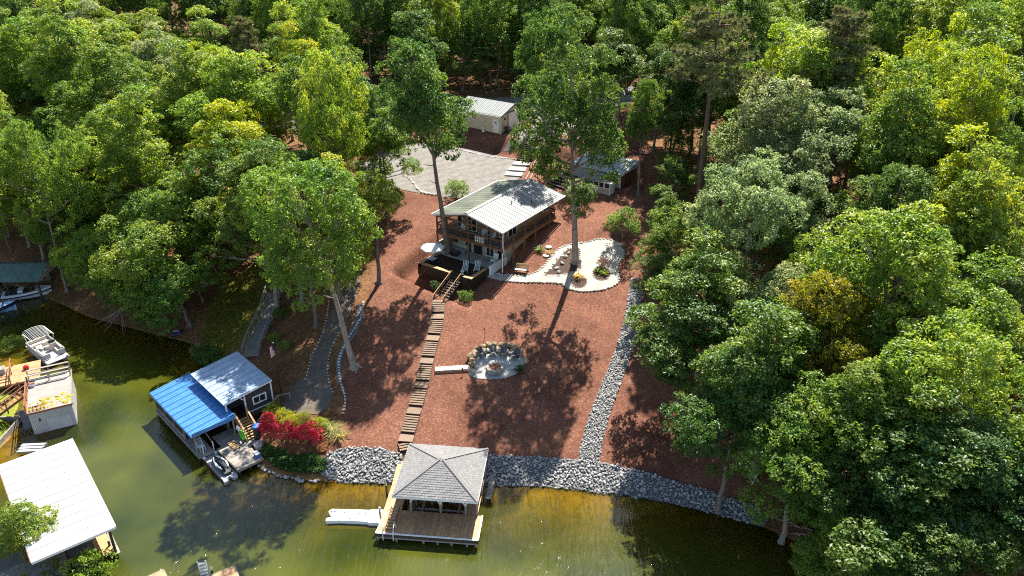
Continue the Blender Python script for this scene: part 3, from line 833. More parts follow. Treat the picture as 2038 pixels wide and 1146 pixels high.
mb = MB(); mb.box(-1.3, -1.0, -1.0, 2.4, -.7, .85); mb.build('knee_wall', 'white_paint', house)
mb = MB(); mb.box(-9.9, -9.6, -.2, 4.5, -.6, 1.5); mb.build('retaining_wall', 'block_wall', house)

# furniture of the house porch
def adirondack(key):
    mb = MB()
    t_ = thing('lounge_chair', '', 'chair', (0, 0, 0))
    for i in range(5): mb.bar((-.28+i*.14, -.05, .34), (-.28+i*.14, .32, .28), .12, .03) if False else None
    seat = MB(); seat.slab((-.3, -.35, .38), (.3, -.35, .38), (.3, .22, .27), (-.3, .22, .27), .03); seat.build('seat', key, t_)
    back = MB()
    for i in range(5): 
        x = -.25+i*.125
        back.bar((x, .2, .26), (x*1.25, .55, 1.02-.05*abs(i-2)), .115, .03, up=(0, 1, 0))
    back.build('backrest', key, t_)
    for s in (-1, 1):
        a = MB(); a.box(s*.38-.07, s*.38+.07, -.42, .35, .56, .59); a.build('armrest', key, t_)
        l = MB(); l.bar((s*.34, -.36, 0), (s*.34, -.36, .56), .08, .05); l.build('leg', key, t_)
        l = MB(); l.bar((s*.34, .5, 0), (s*.34, -.3, .34), .05, .1); l.build('leg', key, t_)
    return t_
def put(o, frame, x, y, z, rot, label, group=None):
    o.location = frame.w(x, y, z); o.rotation_euler = (0, 0, R(frame.deg+rot)); o['label'] = label
    if group: o['group'] = group
    return o
ch_w = adirondack('white_plastic')
put(ch_w, HF, -4.1, 1.7, DZ, 5, 'white slatted chair on the upper deck in the middle of the porch')
put(copy_thing(ch_w, (0, 0, 0), 0), HF, -2.7, 1.5, DZ, -25, 'white slatted chair on the upper deck nearest the downspout corner')
put(copy_thing(ch_w, (0, 0, 0), 0), HF, -7.2, 1.8, DZ, 20, 'white slatted chair on the upper deck behind the leaning tall trunk')
t = thing('porch_table', 'low white slatted table with towels on the upper deck rail', 'table', (-3.4, .75, DZ), HF)
mb = MB()
for i in range(6): mb.box(-4.0, -2.8, .45+i*.11, .53+i*.11, DZ+.48, DZ+.51)
mb.build('tabletop', 'white_plastic', t)
for x in (-3.9, -2.9):
    for y in (.5, 1.0): m2 = MB(); m2.box(x-.03, x+.03, y-.03, y+.03, DZ, DZ+.48); m2.build('leg', 'white_plastic', t)
t = thing('drying_rack', 'white slatted rack hanging outside the upper deck railing', 'rack', (-3.3, -.1, DZ), HF)
mb = MB()
for i in range(5): mb.box(-3.9+i*.28, -3.82+i*.28, -.13, -.09, DZ+.15, DZ+.95)
mb.build('slats', 'white_plastic', t); mb = MB()
for z in (.35, .75): mb.box(-3.95, -2.65, -.15, -.132, DZ+z, DZ+z+.06)
mb.build('cross_bar', 'white_plastic', t)
t = thing('porch_chair', 'white cushioned chair at the right end of the lower patio', 'chair', (-2.3, 1.5, 0), HF)
mb = MB(); mb.box(-2.65, -1.95, 1.2, 1.85, .25, .5); mb.build('seat', 'white_plastic', t)
mb = MB(); mb.slab((-2.65, 1.8, .5), (-1.95, 1.8, .5), (-1.95, 2.0, 1.1), (-2.65, 2.0, 1.1), .12); mb.build('backrest', 'white_plastic', t)
for x in (-2.6, -2.0): mb = MB(); mb.box(x-.04, x+.04, 1.25, 1.8, 0, .25); mb.build('leg', 'white_plastic', t)
t = thing('corner_sofa', 'pale grey corner sofa under the upper deck at the left', 'sofa', (-8.6, 1.2, 0), HF)
mb = MB(); mb.box(-9.4, -8.7, -.1, 2.2, .05, .45); mb.box(-8.7, -6.9, 1.5, 2.2, .05, .45); mb.build('seat', 'boat_grey', t)
mb = MB(); mb.box(-9.58, -9.4, -.1, 2.35, .05, .9); mb.box(-9.4, -6.9, 2.2, 2.37, .05, .9); mb.build('backrest', 'grey_siding', t)
o = MB().box(-8.6, -6.4, -.1, 1.45, -.018, -.003); o = o.build('patio_rug', 'concrete'); o.rotation_euler = (0, 0, R(HF.deg)); o.location = HF.o; tag(o, 'pale rug on the patio in front of the corner sofa', 'rug')
t = thing('coffee_table', 'square black table in front of the corner sofa', 'table', (-7.6, .6, 0), HF)
mb = MB(); mb.box(-8.2, -7.0, .1, 1.1, .36, .42); mb.build('tabletop', 'black_metal', t)
mb = MB(); mb.box(-8.0, -7.2, .25, .95, 0, .36); mb.build('base', 'black_metal', t)

# ------------------------------------------------------------------ lower deck, its bench, stairs
deck = thing('sun_deck', 'dark wooden lower deck with sunlit perimeter bench in front of the house', 'deck', (-5.4, -2.4, -.8), HF)
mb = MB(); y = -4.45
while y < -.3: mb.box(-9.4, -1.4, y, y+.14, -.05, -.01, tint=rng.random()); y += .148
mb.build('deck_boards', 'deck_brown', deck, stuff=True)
for a, b in (((-9.4, -4.5), (-1.4, -4.5)), ((-9.4, -4.45), (-9.4, -.3)), ((-1.4, -4.45), (-1.4, -.3))):
    for k in range(4):
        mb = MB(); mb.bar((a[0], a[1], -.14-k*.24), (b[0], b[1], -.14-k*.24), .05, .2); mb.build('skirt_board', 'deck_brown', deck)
for x in (-9.3, -6.9, -4.5, -2.9, -1.5):
    mb = MB(); mb.box(x-.07, x+.07, -4.42, -4.28, HF.g(x, -4.35)-.3, -.05); mb.build('post', 'deck_brown', deck)
def bench(a, b, inward):
    a, b = Vector((*a, 0)), Vector((*b, 0)); n = Vector((*inward, 0))
    r = None
    for k in range(3):
        mb = MB(); p, q = a+n*(.08+.165*k), b+n*(.08+.165*k)
        mb.bar((p.x, p.y, .50), (q.x, q.y, .50), .15, .045)
        r = mb.build('bench_board', 'tan_wood', deck)  # lighter tan puts the sun on the seat top into the colour
    mb = MB(); mb.bar((a.x, a.y, .22), (b.x, b.y, .22), .05, .44); mb.build('bench_back', 'deck_brown', deck)  # outer face near black, its shade put into the colour
bench((-9.4, -4.45), (-9.4, -.9), (1, 0)); bench((-8.8, -4.5), (-4.4, -4.5), (0, 1)); bench((-2.6, -4.5), (-1.9, -4.5), (0, 1)); bench((-1.4, -4.45), (-1.4, -1.2), (-1, 0))
stairs = thing('deck_stairs', 'steep wooden stair with handrails from the lower deck to the mulch', 'stairs', (-3.5, -4.6, -1.6), HF)
nst = 10
for i in range(nst):
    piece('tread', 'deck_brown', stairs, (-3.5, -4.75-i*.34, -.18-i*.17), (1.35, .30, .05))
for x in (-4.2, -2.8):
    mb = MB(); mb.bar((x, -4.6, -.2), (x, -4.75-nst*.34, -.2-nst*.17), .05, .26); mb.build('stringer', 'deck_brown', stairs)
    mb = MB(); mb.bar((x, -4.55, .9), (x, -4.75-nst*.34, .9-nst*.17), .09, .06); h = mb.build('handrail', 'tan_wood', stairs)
    mb = MB(); mb.bar((x, -4.55, .5), (x, -4.75-nst*.34, .5-nst*.17), .05, .06); mb.build('mid_rail', 'deck_brown', h)
    for i in (0, 3, 6, 9.6):
        mb = MB(); mb.box(x-.04, x+.04, -4.65-i*.34, -4.57-i*.34, -.5-i*.17, .88-i*.17); mb.build('post', 'deck_brown', stairs)

# umbrella table, two loungers
t = thing('patio_umbrella', 'open white patio umbrella over the table at the deck corner', 'umbrella', (-8.55, -2.6, 0), HF)
mb = MB(); mb.tube([(-8.55, -2.6, 0), (-8.5, -2.6, 2.55)], .03, 8); mb.build('pole', 'white_paint', t)
for k in range(8):
    a0, a1 = 2*math.pi*k/8, 2*math.pi*(k+1)/8
    c = Vector((-8.5, -2.6, 2.6)); r_ = 1.45
    p = c+Vector((r_*math.cos(a0), r_*math.sin(a0), -.5)); q = c+Vector((r_*math.cos(a1), r_*math.sin(a1), -.5))
    mid = (p+q)/2+Vector((0, 0, .03))
    m2 = MB(); m2.add([c, p, mid, q, p-Vector((0, 0, .16)), q-Vector((0, 0, .16)), mid-Vector((0, 0, .14))], [(0, 1, 2), (0, 2, 3), (1, 4, 6, 2), (2, 6, 5, 3)]); m2.build('canopy_panel', 'canvas', t)
mb = MB(); mb.lathe([(.3, 0), (.3, .06), (.06, .12), (.05, .3)], (-8.55, -2.6, 0), 14); mb.build('base', 'black_metal', t)
t = thing('patio_table', 'square pale blue topped table under the white umbrella', 'table', (-8.4, -2.9, 0), HF)
mb = MB(); mb.box(-8.95, -7.95, -3.35, -2.45, .70, .74); mb.build('tabletop', 'pale_blue', t)
for x in (-8.85, -8.05):
    for y in (-3.25, -2.55): mb = MB(); mb.box(x-.025, x+.025, y-.025, y+.025, 0, .70); mb.build('leg', 'black_metal', t)
def dining_chair():
    t_ = thing('metal_chair', '', 'chair')
    mb = MB(); mb.box(-.22, .22, -.22, .22, .43, .46); mb.build('seat', 'black_metal', t_)
    mb = MB()
    for k in range(4): mb.box(-.2+k*.12, -.16+k*.12, .2, .225, .46, .88)
    mb.box(-.22, .22, .2, .23, .86, .9); mb.build('backrest', 'black_metal', t_)
    for x in (-.2, .2):
        for y in (-.2, .2): l = MB(); l.box(x-.015, x+.015, y-.015, y+.015, 0, .43); l.build('leg', 'black_metal', t_)
    return t_
c0 = dining_chair()
put(c0, HF, -7.5, -2.8, 0, -90, 'black metal chair on the house side of the umbrella table')
put(copy_thing(c0, (0, 0, 0), 0), HF, -8.3, -3.75, 0, 180, 'black metal chair between umbrella table and front bench')
put(copy_thing(c0, (0, 0, 0), 0), HF, -8.4, -2.0, 0, 0, 'black metal chair behind the umbrella table near the tall trunk')
def striped_lounger():
    t_ = thing('sun_lounger', '', 'lounger')
    fr = MB()
    for x in (-.33, .33): fr.bar((x, -.95, .3), (x, .35, .3), .05, .05)
    fr.build('frame', 'white_plastic', t_)
    for k in range(7):
        x = -.27+k*.09
        s_ = MB(); s_.bar((x, -.95, .33), (x, .3, .33), .085, .03); s_.bar((x, .3, .34), (x, .95, .72), .085, .03)
        s_.build('fabric_stripe', 'canvas' if k % 2 == 0 else 'green_stripe', t_)
    for x in (-.33, .33):
        for y in (-.85, .35): l = MB(); l.box(x-.025, x+.025, y-.025, y+.025, 0, .3); l.build('leg', 'white_plastic', t_)
    return t_
l0 = striped_lounger()
put(l0, HF, -4.15, -1.9, 0, 30, 'green and white striped sun lounger nearest the umbrella')
put(copy_thing(l0, (0, 0, 0), 0), HF, -2.95, -1.1, 0, 30, 'green and white striped sun lounger nearest the downspout')
t = thing('side_stool', 'small round white stool on the dark deck near the loungers', 'stool', (-3.6, -3.2, 0), HF)
mb = MB(); mb.lathe([(.2, .40), (.24, .42), (.24, .46), (.1, .47)], (-3.6, -3.2, 0), 14); mb.build('top', 'white_plastic', t)
mb = MB(); mb.tube([(-3.6, -3.2, 0), (-3.6, -3.2, .4)], [.16, .06], 8); mb.build('leg', 'white_plastic', t)
t = thing('glider_bench', 'white two seat garden bench on the mulch beside the white path', 'bench', (1.08, 85.43, 7.82), rot=-15)
b0 = OFF[t.name]
def rel(x, y, z): return (b0[0]+x, b0[1]+y, b0[2]+z)
mb = MB()
for k in range(4): mb.bar(rel(-.75, -.25+k*.14, .45), rel(.75, -.25+k*.14, .45), .12, .03)
mb.build('seat', 'white_plastic', t)
mb = MB()
for k in range(3): mb.bar(rel(-.75, .33+k*.05, .6+k*.16), rel(.75, .33+k*.05, .6+k*.16), .03, .13)
mb.build('backrest', 'tan_wood', t)
for s in (-1, 1):
    mb = MB(); mb.bar(rel(s*.75, -.35, 0), rel(s*.75, -.3, .65), .06, .06); mb.bar(rel(s*.75, .4, 0), rel(s*.75, .45, .95), .06, .06); mb.bar(rel(s*.75, -.35, .65), rel(s*.75, .42, .65), .07, .04); mb.build('leg', 'dark_wood', t)
mb = MB(); mb.bar(rel(-.85, -.3, .1), rel(.85, -.3, .1), .08, .08); mb.bar(rel(-.85, .4, .1), rel(.85, .4, .1), .08, .08); mb.build('base', 'dark_wood', t)
t = thing('door_mat_slab', 'grey slab between the deck corner and the white gravel path', 'slab', (-1.99, 85.4, 7.36), rot=-30)
b0 = OFF[t.name]
for k in range(3):
    mb = MB(); mb.box(b0[0]-1.3+k*.9, b0[0]-.45+k*.9, b0[1]-.6, b0[1]+.7, b0[2]-.1, b0[2]+.12); mb.build('slab', 'concrete', t)

# ------------------------------------------------------------------ the long stairway down to the dock
way = [(-8.45,80.7,6.1), (-8.32, 78.12, 5.87), (-8.42, 76.41, 5.43), (-8.9, 72.7, 4.48), (-9.34, 67.9, 3.24), (-9.85, 64.1, 2.26), (-10.29, 61.13, 1.49), (-9.95,60.2,1.2), (-10.05,58.9,1.0)]
path = resample(xy(way), .1)
stairway = thing('garden_stairway', 'long brown timber stairway climbing the mulch slope from dock to house', 'stairway', (path[-1][0], path[-1][1], gz(*path[-1])))
s, n, side_l, side_r = 0.0, 0, [], []
i = 0
zc = gz(*path[0])+.12
while i < len(path)-14:
    landing = (n % 8 == 7)
    ln = 12 if landing else 3
    a, b = path[i], path[min(i+ln, len(path)-1)]
    ang = math.atan2(b[1]-a[1], b[0]-a[0])
    c = ((a[0]+b[0])/2, (a[1]+b[1])/2)
    z = min(zc, gz(*c)+.2) if not landing else min(zc, max(gz(*b), gz(*c))+.16)
    zc = z-(.0 if landing else .015)
    if landing: piece('landing', 'deck_wood', stairway, (c[0], c[1], z), (1.16, 1.42, .06), (0, 0, ang))
    else: piece('tread', 'deck_wood', stairway, (c[0], c[1], z), (.235, 1.38, .055), (0, 0, ang))
    side_l.append((c[0]-math.sin(ang)*.7, c[1]+math.cos(ang)*.7, z-.16)); side_r.append((c[0]+math.sin(ang)*.7, c[1]-math.cos(ang)*.7, z-.16))
    i += ln; n += 1
for sd in (side_l, side_r):
    mb = MB()
    for a, b in zip(sd[:-1], sd[1:]): mb.bar(a, b, .05, .2)
    mb.build('stringer', 'deck_brown', stairway)

# ------------------------------------------------------------------ boat dock with hip roof
DF = Frame((-11.45, 50.0, 0), -5.7)
dock = thing('boat_dock', 'wooden boat dock with grey shingled hip roof and white edge trim', 'dock', (4.3, 3, 0), DF)
FZ = .90
mb = MB()
x = 0.04
while x < 8.6: mb.box(x, x+.138, .04, 2.85, FZ-.04, FZ, tint=rng.random()); x += .145
x = 6.95
while x < 8.2: mb.box(x, x+.138, 2.86, 7.6, FZ-.04, FZ, tint=rng.random()); x += .145
mb.build('deck_boards', 'dock_wood', dock, stuff=True)
for a, b in (((0, 0), (8.65, 0)), ((8.65, 0), (8.65, 2.9)), ((0, 0), (.3, 2.6))):
    mb = MB(); mb.bar((a[0], a[1], FZ+.0), (b[0], b[1], FZ+.0), .12, .06); mb.build('edge_trim', 'white_paint', dock)
    mb = MB(); mb.bar((a[0], a[1], FZ-.22), (b[0], b[1], FZ-.22), .07, .36); mb.build('rim_board', 'dark_wood', dock)
mb = MB(); mb.bar((0, 0, FZ-.48), (8.65, 0, FZ-.48), .06, .14); mb.build('lower_beam', 'grey_wood', dock)
for x in (.1, 1.7, 4.0, 5.2, 6.4, 7.7, 8.5):
    for y in (.12, 2.7):
        mb = MB(); mb.tube([(x, y, -2.5), (x, y, FZ-.1)], .1, 8); mb.build('pile', 'grey_wood', dock)
# roof: eave ring and apex
ez, az, o_ = 3.45, 4.8, .0
E_ = [(1.15, 1.75), (8.45, 1.75), (8.45, 8.75), (1.15, 8.75)]
ap0, ap1 = Vector((4.65, 5.25, az)), Vector((4.95, 5.25, az))
apx = [ap0, ap1]
def slope_tiles(a, b, c, d, key, nrow, wid, parent, name):
    """courses of tabs on a slope; a-b is the eave, d-c the top"""
    a, b, c, d = map(Vector, (a, b, c, d))
    nrm = (b-a).cross(d-a).normalized()
    mb = MB()
    for r in range(nrow):
        f0, f1 = r/nrow, min(1, (r+1.12)/nrow)
        l0, r0, l1, r1 = a.lerp(d, f0), b.lerp(c, f0), a.lerp(d, f1), b.lerp(c, f1)
        n = max(1, int((r0-l0).length/wid))
        for k in range(n):
            u0, u1 = k/n, (k+1)/n
            g = .012/max(.02, (r0-l0).length)
            p0, p1 = l0.lerp(r0, u0+g), l0.lerp(r0, u1-g)
            q0, q1 = l1.lerp(r1, u0+g), l1.lerp(r1, u1-g)
            up = nrm*(.030+.012*rng.random()); lo = nrm*.004
            mb.add([p0+lo, p1+lo, p0+up, p1+up, q0+lo, q1+lo], [(0, 1, 3, 2), (2, 3, 5, 4), (0, 2, 4), (1, 5, 3)], tint=rng.random())
    return mb.build(name, key, parent, stuff=True)
corners = [Vector((x, y, ez)) for x, y in E_]
tops = [(ap0, ap1), (ap1, ap1), (ap1, ap0), (ap0, ap0)]
for k in range(4):
    a, b = corners[k], corners[(k+1) % 4]
    tr, tl = tops[k][1], tops[k][0]
    mb = MB()
    if (tr-tl).length < .01:
        mb.add([a, b, tr, a-Vector((0, 0, .08)), b-Vector((0, 0, .08)), tr-Vector((0, 0, .08))], [(0, 1, 2), (5, 4, 3), (0, 3, 4, 1)])
    else: mb.slab(a, b, tr, tl, .08)
    rp_ = mb.build('roof_slope', 'dark_wood', dock)
    slope_tiles(a, b, tr, tl, 'shingle', 17, .30, rp_, 'shingles')
    e2 = a; top = tl
    mb = MB(); mb.bar(e2+Vector((0, 0, .05)), top+Vector((0, 0, .05)), .22, .04, tint=.4); mb.build('hip_cap', 'shingle', dock)
    mb = MB(); mb.bar(a-Vector((0, 0, .10)), b-Vector((0, 0, .10)), .06, .2); mb.build('fascia', 'white_paint', dock)
for x, y in ((2.4, 2.95), (5.0, 2.95), (7.2, 2.95), (8.2, 2.95), (2.4, 8.2), (5.0, 8.2), (7.2, 8.2), (8.2, 8.2), (2.4, 5.6), (8.2, 5.6)):
    mb = MB(); mb.box(x-.08, x+.08, y-.08, y+.08, -2.4, ez-.15); mb.build('post', 'grey_wood', dock)
for x, s in ((2.4, 1), (5.0, -1), (5.0, 1), (7.2, -1), (7.2, 1)):
    mb = MB(); mb.bar((x, 2.85, 1.9), (x+s*.6, 2.6, ez-.25), .08, .1); mb.build('brace', 'white_paint', dock)  # white stands in for sunlight on the timber braces
mb = MB()
for y in (2.0, 3.2, 5.6, 8.2): mb.bar((1.4, y, ez-.3), (8.2, y, ez-.3), .1, .2)
mb.build('roof_beam', 'dark_wood', dock)
mb = MB()
gl_ = [(-11.56, 50.12, 0.9), (-11.27, 51.65, 0.9), (-10.89, 55.91, 0.9), (-10.77, 58.89, 0.9)]
for k in range(60):
    y0 = gl_[0][1]+.9+(59.2-gl_[0][1]-.9)*k/60
    xl = float(np.interp(y0, [q[1] for q in gl_], [q[0] for q in gl_])); xr = xl+1.55
    mb.add([(xl, y0, FZ-.035), (xr, y0-.1, FZ-.035), (xr, y0+.03, FZ-.035), (xl, y0+.13, FZ-.035), (xl, y0, FZ+.006), (xr, y0-.1, FZ+.006), (xr, y0+.03, FZ+.006), (xl, y0+.13, FZ+.006)],
           [(3, 2, 1, 0), (4, 5, 6, 7), (0, 1, 5, 4), (1, 2, 6, 5), (2, 3, 7, 6), (3, 0, 4, 7)], tint=rng.random())
wo_ = mb.build('gangway', 'dock_wood'); tag(wo_, 'plank gangway along the left side of the shingled boat dock', 'gangway')
t = thing('boat_lift', 'boat lift hanging in the dark slip under the shingled roof', 'boat lift', (5, 5.5, 0), DF)
for x in (3.2, 6.4):
    mb = MB(); mb.bar((x, 3.3, .25), (x, 7.8, .25), .2, .16); mb.build('bunk', 'grey_wood', t)
for y in (4.0, 7.2):
    mb = MB(); mb.bar((2.6, y, .12), (7.0, y, .12), .12, .14); mb.build('cross_beam', 'steel', t)
    for x in (2.65, 6.95): mb = MB(); mb.tube([(x, y, .15), (x, y, 3.1)], .02, 6); mb.build('cable', 'steel', t)
mb = MB(); mb.box(4.75, 5.15, 3.0, 3.3, 2.75, 3.0); mb.build('motor', 'white_plastic', t)
t = thing('fender_buoy', 'white fender hanging on a rope in the middle of the dock slip', 'fender', (4.95, 3.35, 1.0), DF)
mb = MB(); mb.lathe([(.02, 0), (.12, .1), (.13, .5), (.02, .62)], (4.95, 3.35, 1.0), 10); mb.build('body', 'white_plastic', t)
mb = MB(); mb.tube([(4.95, 3.35, 1.6), (4.95, 3.35, 3.1)], .02, 6); mb.build('rope', 'white_plastic', t)
mb = MB(); mb.lathe([(.2, 0), (.22, .05), (.2, .1)], (4.95, 3.35, 1.95), 10); mb.build('disc', 'white_plastic', t)
# ladder, rails, lamp on the dock
t = thing('dock_ladder', 'wooden boarding ladder leaning over the left end of the dock', 'ladder', (1.1, .6, FZ), DF)
for x in (.72, 1.42): mb = MB(); mb.bar((x, .25, FZ+.05), (x+.12, 2.4, FZ+.75), .06, .09); mb.build('rail', 'dark_wood', t)
for k in range(7): 
    f = .12+k*.13
    mb = MB(); mb.bar((.74+.12*f, .25+2.15*f, FZ+.08+.7*f), (1.40+.12*f, .25+2.15*f, FZ+.08+.7*f), .13, .04); mb.build('rung', 'tan_wood', t)
for x, nm in ((.62, 'left'), (1.5, 'right')):
    t = thing('grab_rail', 'bent white grab rail on the %s side of the dock ladder' % nm, 'grab rail', (x, .2, FZ), DF)
    mb = MB(); mb.tube([(x, .75, FZ), (x, .72, FZ+.55), (x, .5, FZ+.72), (x, .15, FZ+.6), (x, -.12, FZ+.2), (x, -.16, FZ-.6)], .04, 8); mb.build('tube', 'white_paint', t)
t = thing('mooring_post', 'mooring post with white cap beside the white jet ski port', 'post', (-11.33, 51.77, 0.9))
b0 = OFF[t.name]
mb = MB(); mb.tube([(b0[0], b0[1], -2), (b0[0], b0[1], 1.9)], .09, 8); mb.build('shaft', 'grey_wood', t); mb = MB(); mb.lathe([(.11, 0), (.12, .12), (.02, .26)], (b0[0], b0[1], 1.9), 10); mb.build('cap', 'white_plastic', t)
t = thing('mooring_post', 'dark mooring post standing in shallow water left of the gangway', 'post', (-11.23, 54.93, 0))
b0 = OFF[t.name]
mb = MB(); mb.tube([(b0[0], b0[1], -1.5), (b0[0], b0[1], 1.7)], .09, 8); mb.build('shaft', 'dark_wood', t); mb = MB(); mb.lathe([(.1, 0), (.1, .04)], (b0[0], b0[1], 1.7), 8); mb.build('cap', 'black_metal', t)
t = thing('side_pier', 'small grey pier on the right side behind the shingled roof', 'pier', (8.9, 6.0, 0), DF)
mb = MB(); y = 5.4
while y < 8.6: mb.box(8.62, 9.15, y, y+.138, .55, .6, tint=rng.random()); y += .145
mb.build('deck_boards', 'grey_wood', t, stuff=True)
for y in (5.6, 7.0, 8.3): mb = MB(); mb.tube([(9.1, y, -1.5), (9.1, y, .8)], .07, 8); mb.build('pile', 'grey_wood', t)

# white drive-on port
FF = Frame((-11.39, 51.69, 0), 176.5)
t = thing('jet_ski_port', 'white plastic drive-on jet ski port floating beside the dock', 'jet ski port', (2.2, -.7, 0), FF)
mb = MB(); mb.prism([(0, 0), (1.0, 0), (1.15, -.12), (3.6, -.12), (4.75, .02), (4.8, -.3), (4.2, -.52), (4.55, -.72), (4.8, -1.1), (4.6, -1.45), (1.2, -1.52), (1.1, -1.62), (0, -1.62)], -.05, .36); mb.build('body', 'white_plastic', t)
mb = MB(); mb.prism([(.1, .02), (1.0, .02), (1.15, -.1), (3.6, -.10), (4.6, 0), (4.6, -1.2), (.1, -1.5)], -.2, -.04); mb.build('underside', 'rust_wood', t)
for k in range(4):
    for y in (-.38, -1.05):
        mb = MB(); mb.lathe([(.07, .361), (.07, .375), (.035, .378)], (1.5+k*.62, y, 0), 8); mb.build('socket', 'black_plastic', t)
for k in range(2): mb = MB(); mb.lathe([(.1, .361), (.1, .40), (.05, .41)], (4.25+k*.28, -1.15, 0), 8); mb.build('bow_roller', 'grey_plastic', t)
mb = MB(); mb.box(-.3, .0, -1.3, -.3, .25, .55); mb.build('hinge_plate', 'black_plastic', t)

# ------------------------------------------------------------------ fire pit
t = structure(drape('fire_pit_patio', smooth_line(xy([(-4.68, 69.86, 3.78), (-3.91, 69.11, 3.6), (-2.81, 68.97, 3.57), (-1.51, 69.02, 3.59), (0.05, 69.35, 3.68), (1.11, 70.3, 3.93), (1.55, 71.62, 4.27), (0.59, 72.34, 4.45), (-1.83, 72.64, 4.52), (-3.71, 72.22, 4.4), (-4.52, 71.24, 4.14)]), True, 2), .07, 'white_concrete', .4))
pc = Vector((-1.79, 70.11, 3.87))
t = thing('fire_pit', 'round stone block fire pit with rusty bowl on the pale patio', 'fire pit', tuple(pc))
for r_, z in ((.78, .14), (.76, .36)):
    for k in range(14):
        a = 2*math.pi*(k+.5*(z > .2))/14
        piece('block', 'edging', t, (pc.x+r_*math.cos(a), pc.y+r_*math.sin(a), pc.z+z+.06), (.33, .26, .2), (0, 0, a+math.pi/2))
mb = MB(); mb.lathe([(.62, .45), (.62, .5), (.56, .5), (.5, .2), (.1, .14)], tuple(pc), 20); mb.build('fire_bowl', 'rust', t)
mb = MB()
for k in range(5): mb.tube([(pc.x+rng.uniform(-.35, .1), pc.y+rng.uniform(-.3, .3), pc.z+.3), (pc.x+rng.uniform(0, .35), pc.y+rng.uniform(-.3, .3), pc.z+.42)], .06, 6)
mb.build('logs', 'tan_wood', t)
bw = [(-4.27, 70.27, 3.89), (-4.31, 71.24, 4.14), (-4.02, 71.94, 4.32), (-3.61, 72.51, 4.47), (-3.08, 72.86, 4.57), (-2.38, 73.15, 4.64), (-1.57, 73.21, 4.67), (-0.76, 73.13, 4.65), (-0.05, 72.84, 4.58), (0.59, 72.48, 4.49), (0.96, 71.98, 4.36)]
t = thing('boulder_wall', 'curved wall of tan boulders behind the fire pit seats', 'boulder wall', bw[5])
line = resample(smooth_line(bw, False, 1), .62)
for k, p in enumerate(line):
    for lv in range(2):
        r_ = rng.uniform(.42, .64)*(1 if lv == 0 else .85)
        stone('boulder', 'boulder', t, (p[0]+rng.uniform(-.12, .12), p[1]+lv*.35+rng.uniform(-.1, .1), gz(*p)+.08+lv*.34), r_, flat=.7)
for k in range(16):
    p = line[int(k*len(line)/16)]
    stone('boulder', 'stone', t, (p[0]*.9+pc.x*.1+rng.uniform(-.2, .2), p[1]-.42+rng.uniform(-.15, .15), gz(*p)+.1), rng.uniform(.2, .34), flat=.8)
stn = stone('boulder', 'boulder', None, Vector((1.44, 71.48, 4.24))+Vector((0, 0, .1)), .55, flat=.45)
tag(stn, 'flat tan boulder at the right end of the fire pit patio', 'boulder')
ch_g = adirondack('grey_plastic')
for k, (px, lab, rot) in enumerate((((958,707), 'leftmost of the four', 35), ((982,704), 'second from the left of the four', 8), ((1003,706), 'third from the left of the four', -10), ((1024,712), 'rightmost of the four', -40))):
    c_ = ch_g if k == 0 else copy_thing(ch_g, (0, 0, 0), 0)
    q = [(-3.27, 72.08, 4.36), (-1.99, 72.28, 4.43), (-0.86, 72.2, 4.41), (0.27, 71.77, 4.31)][k]
    c_.location = (q[0], q[1], q[2]+.08); c_.rotation_euler = (0, 0, R(rot)); c_['label'] = 'dark grey slatted chair by the fire pit, '+lab
    c_['group'] = 'chairs around the fire pit'
FP = Frame((-8.07, 70.24, 3.85), 4)
t = thing('concrete_walk', 'pale concrete walk with red-brown edge from stairway to fire pit', 'walkway', (1.6, 0, 0), FP)
for k in range(4):
    p = FP.w(.45+k*.92, 0)
    piece('walk_slab', 'white_concrete', t, (.45+k*.92, 0, gz(p.x, p.y)-FP.o.z+.12), (.9, .78, .14))
mb = MB(); a, b = FP.w(0, -.44), FP.w(3.8, -.44)
mb.bar((0, -.44, gz(a.x, a.y)-FP.o.z+.02), (3.7, -.44, gz(b.x, b.y)-FP.o.z+.02), .08, .34); mb.build('edge_board', 'rust_wood', t)
for lab, q, cat in (('thin black lamp stake on the mulch left behind the boulders', (-3.01, 74.47, 4.98), 'lamp'), ('thin black lamp stake on the mulch right behind the boulders', (0.55, 74, 4.88), 'lamp'), ('short black lamp stake below the pale concrete walk', (-5.14, 69.73, 3.75), 'lamp')):
    t = thing('garden_lamp', lab, cat, q)
    h = 1.3 if q[1] > 71 else .5
    mb = MB(); mb.tube([(q[0], q[1], q[2]), (q[0], q[1], q[2]+h)], .02, 6); mb.build('stake', 'black_metal', t)
    mb = MB(); mb.lathe([(.05, 0), (.07, .14), (.1, .15), (.02, .24)], (q[0], q[1], q[2]+h), 8); mb.build('lantern', 'black_metal', t)

